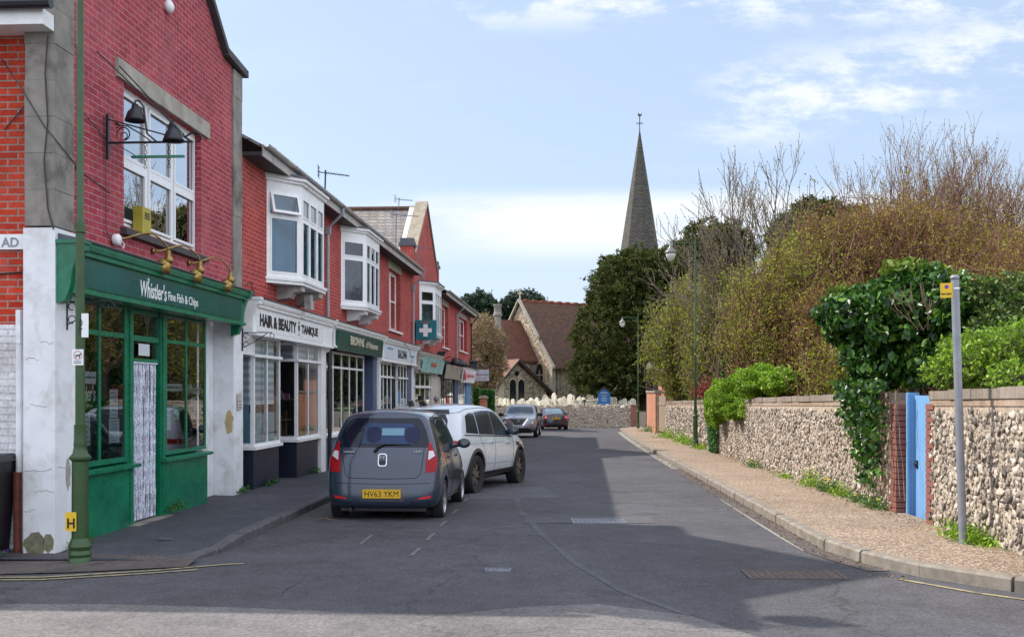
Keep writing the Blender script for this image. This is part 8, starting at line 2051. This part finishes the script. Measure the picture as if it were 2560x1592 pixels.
# fresh green shrub at the right
def leafy(label, bl, n, size, mat, group=None, name='leafy_shrub', fold=False):
    c = np.mean([b[0] for b in bl], 0); base = np.array([c[0], c[1], gz(c[1])]); r = empty(name, base); tag(r, label, 'shrub', group); bb = [(b[0] - base, b[1]) for b in bl]
    P, d = blob_points(n // 7, bb, .25, .35); m = len(P); ax = unit(d + rng.normal(0, .5, (m, 3)) + np.array([0, 0, .3])); t = np.linspace(0, 1, 7)[None, :, None]
    Q = (P[:, None] + ax[:, None] * t * size * 4.5 + rng.normal(0, size * .35, (m, 7, 3))).reshape(-1, 3); leaves('leaves', Q, size, mat, r, 0, .5, fold, axis=np.repeat(ax, 7, 0) * .7)
    twig_mesh('stems', np.concatenate([P - ax * .15, P + ax * size * 4.5, np.full((m, 1), .004), np.full((m, 1), .0025)], 1), M_barkp, r)
    mb = MB(); [mb.tube([(0, 0, 0), tuple(np.array(b[0]) * .6), tuple(b[0])], [.03, .02, .01], 5) for b in bb]; mb.build('branches', M_bark, r); return r
leafy('fresh yellow-green shrub foaming over the near flint wall behind the grey post', [B(2330, 868, 75, 42, 12.6, .55), B(2260, 885, 48, 26, 12.9, .4), B(2400, 835, 60, 55, 12.2, .5), B(2300, 835, 50, 32, 13, .4), B(2420, 900, 50, 32, 11.6, .4)], 15000, .028, M_ltgr, 'green shrubs over the near wall')
leafy('taller green shrub in the corner at the right edge of the photo', [B(2420, 740, 55, 75, 13.5, .7), B(2380, 790, 55, 45, 13.5, .5), B(2450, 830, 60, 70, 12.8, .5), B(2330, 700, 35, 30, 14, .3)], 12000, .034, attr_mat('mid_green_leaf', [(0, (.02, .05, .01)), (.5, (.07, .14, .02)), (.85, (.16, .26, .03)), (1, (.34, .30, .05))], .5, .2, 2, .2), 'green shrubs over the near wall')
# blossom tree and hedges past the shops
rng = np.random.default_rng(14)
simple_tree('blossom_tree', 'tree in dusty pink blossom between the last shop and the church chimney', 'tree', [B(1145, 800, 34, 58, 66, 1.8), B(1165, 860, 38, 60, 67, 1.8), B(1125, 870, 36, 60, 66, 1.8), B(1180, 815, 20, 35, 68, 1.2)], 42000, .052, (M_bloss, M_bark), shell=.3, lump=.35, clump=6)
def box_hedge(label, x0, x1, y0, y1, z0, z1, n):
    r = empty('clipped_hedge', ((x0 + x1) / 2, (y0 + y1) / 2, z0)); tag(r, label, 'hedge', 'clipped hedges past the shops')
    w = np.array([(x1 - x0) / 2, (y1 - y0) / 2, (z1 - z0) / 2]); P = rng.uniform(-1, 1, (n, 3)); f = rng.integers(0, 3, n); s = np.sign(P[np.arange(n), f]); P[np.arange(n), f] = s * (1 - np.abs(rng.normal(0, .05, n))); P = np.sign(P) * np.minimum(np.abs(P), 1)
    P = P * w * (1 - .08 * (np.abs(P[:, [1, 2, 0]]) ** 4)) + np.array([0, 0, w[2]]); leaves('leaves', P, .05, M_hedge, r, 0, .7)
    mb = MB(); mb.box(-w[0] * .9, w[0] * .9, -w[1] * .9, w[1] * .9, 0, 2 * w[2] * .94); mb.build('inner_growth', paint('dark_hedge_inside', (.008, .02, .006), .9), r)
a = DW(1122, 920, 58); b = DW(1137, 960, 58); box_hedge('clipped green hedge close against the end of the shops', a[0], b[0], 58, 61, gz(58), a[2], 9000)
a = DW(1136, 924, 62); b = DW(1173, 960, 62); box_hedge('clipped green hedge block right of the small brick pier', a[0], b[0], 62, 64.5, gz(62), a[2], 11000)
c = DW(1148, 945, 57.5); BP = empty('brick_gate_pier', (c[0], 57.5, gz(57.5))); tag(BP, 'small brick gate pier with pale stone cap before the hedges', 'pier')
mb = MB(); mb.box(-.2, .2, -.2, .2, 0, c[2] - gz(57.5)); mb.build('shaft', M_cot, BP); h = c[2] - gz(57.5); mb = MB(); mb.box(-.26, .26, -.26, .26, h, h + .08); mb.box(-.2, .2, -.2, .2, h + .08, h + .14); mb.build('cap', M_conc2, BP)
# background line of trees closing the view
for k, (px, Y, lab) in enumerate(((1700, 120, 'far dark tree behind the rightmost yew'), (1950, 110, 'far dark tree behind the brown shrubs'), (2200, 100, 'far tree behind the rust-coloured shrubs'), (2450, 90, 'far tree at the right edge behind the shrubs'))):
    simple_tree('background_tree', lab, 'tree', [B(px, 800, 150, 150, Y, 5), B(px + 80, 850, 120, 120, Y, 5)], 16000, .3, (M_yew, M_bark), shell=.2, lump=.3, group='far trees behind the shrubs')

# weeds at the foot of the wall
def tuft(x, y, label, n, size, h, mat=M_weed, flower=0, w=.22, zoff=.14):
    r = empty('weed_tuft', (x, y, gz(y) + zoff)); tag(r, label, 'weed', 'weeds at the foot of the garden wall' if x > 0 else 'weeds at the foot of the shops')
    P = rng.normal(0, 1, (n, 3)) * np.array([w * .5, w, h * .4]); P[:, 2] = np.abs(P[:, 2]); P[:, 0] = -np.abs(P[:, 0]) * .8 if x > 0 else np.abs(P[:, 0]) * .6
    leaves('leaves', P, size, mat, r, -.6, .4)
    for k in range(flower):
        fx, fy, fz = -rng.uniform(.02, .15), rng.uniform(-w, w), h * rng.uniform(.6, 1.1); mb = MB(); mb.tube([(fx, fy, 0), (fx, fy, fz)], .003, 4); s_ = mb.build('flower_stalk', M_hedge, r)
        mb = MB(); mb.lathe([(0, -.008), (.024, 0), (.026, .006), (.012, .014), (0, .016)], (fx, fy, fz), 10); mb.build('flower_head', paint('dandelion_yellow', (.75, .55, .01), .6, .05, 30, .3), s_)
    return r
tl_ = [(11.15, 'weeds crowding round the foot of the grey post', 900, .03, .20, 0, .30), (14.7, 'ivy-like weed under the blue gate jamb', 300, .035, .2, 1, .25), (15.6, 'dandelion clump with one yellow flower by the ivy', 260, .03, .16, 1, .2), (16.6, 'grey-green weed left of the ivy foot', 380, .028, .26, 0, .25), (17.5, 'dandelion clump with several yellow flowers at the wall foot', 380, .03, .24, 4, .25), (18.6, 'grey-green weed with yellow flowers midway along the wall', 420, .028, .3, 2, .3),
       (21, 'small low weed at the wall foot halfway to the lamp post', 150, .03, .12, 0, .3), (24.5, 'dandelion clump with yellow flowers near the hanging hedge', 300, .032, .16, 4, .3), (34.5, 'weed with yellow flowers at the foot of the green lamp post', 300, .035, .2, 2, .4), (38.5, 'grey-green weed past the lamp post', 400, .04, .35, 0, .5), (41, 'tall green weed between lamp post and wooden gate', 500, .04, .5, 0, .5), (46, 'yellow-green weed below the wooden gate', 500, .045, .45, 2, .7), (57, 'grass tuft at the foot of the orange brick wall', 400, .05, .4, 0, .8)]
for y, lab, n, s_, h, fl, w in tl_: tuft(wall_x(y) - .03, y, lab, n, s_, h, M_ltgr if 'green weed' in lab or 'post' in lab else M_weed, fl, w)
for s_, lab in ((16.9, 'green weed at the foot of the white pillar'), (18.4, 'green weed under the first dark stall riser'), (21.6, 'green weed under the second dark stall riser'), (11.3, 'green moss and weed beside the lamp post foot'), (14.0, 'tiny weed beside the doorstep')):
    p = T(s_, .02); tuft(p.x, p.y, lab, 160, .022, .1, M_hedge, 0, .16, .2 if s_ > 12 else .08)
p = T(10.75, -.6); tuft(p.x, p.y, 'weed at the foot of the drainpipe in the corner', 260, .022, .08, M_hedge, 0, .2, .05)
# fallen leaves and grit on the pavement edge
n = 2600; y = rng.uniform(9.5, 40, n); xk = np.array([interp(KR, v) for v in y]); tt = rng.uniform(0, 1, n); x = np.where(tt < .45, wx(y) - np.abs(rng.normal(0, .14, n)) - .02, xk - np.abs(rng.normal(0, .13, n)) - .01)
z = np.where(tt < .45, -.0135 * y + .158, -.0135 * y + .014); P = np.stack([x, y, z], 1); a_ = rng.normal(size=(n, 3)) * np.array([1, 1, .12])
o = leaves('leaf_litter', P, .014, attr_mat('dry_leaf_litter', [(0, (.10, .06, .03)), (1, (.36, .24, .12))], .9), None, 0, .6, axis=a_ * 5); o['kind'] = 'stuff'
FB = empty('fallen_branch', (-2.55, 14.2, gz(14.2) + .02)); tag(FB, 'short dead branch lying in the gutter left of the grey hatchback', 'branch')
mb = MB(); mb.tube([(-.16, 0, 0), (-.05, .02, .03), (.06, -.01, .02), (.18, .03, .0)], [.008, .014, .012, .006], 5); mb.tube([(-.02, .02, .02), (.02, .08, .04), (.04, .12, .01)], [.008, .006, .003], 5); mb.build('stick', M_bark, FB)
# wheelie bin cut by the left edge
WB = empty('wheelie_bin', (-5.52, 10.62, gz(10.6) + .03)); tag(WB, 'dark wheelie bin cut off by the left edge of the photo', 'bin')
mb = MB(); mb.hexa([(-.25, -.3, .06), (.24, -.3, .06), (.24, .3, .06), (-.25, .3, .06)], [(-.29, -.36, .98), (.29, -.36, .98), (.29, .36, .98), (-.29, .36, .98)]); mb.build('body', M_black, WB)
mb = MB(); mb.hexa([(-.31, -.4, .985), (.31, -.4, .985), (.31, .38, .985), (-.31, .38, .985)], [(-.27, -.36, 1.06), (.27, -.36, 1.06), (.27, .36, 1.06), (-.27, .36, 1.06)]); mb.build('lid', M_black, WB)
mb = MB(); mb.box(-.24, .245, -.305, .30, .0, .06); mb.build('purple_base', paint('purple_plastic', (.16, .07, .3), .4), WB)
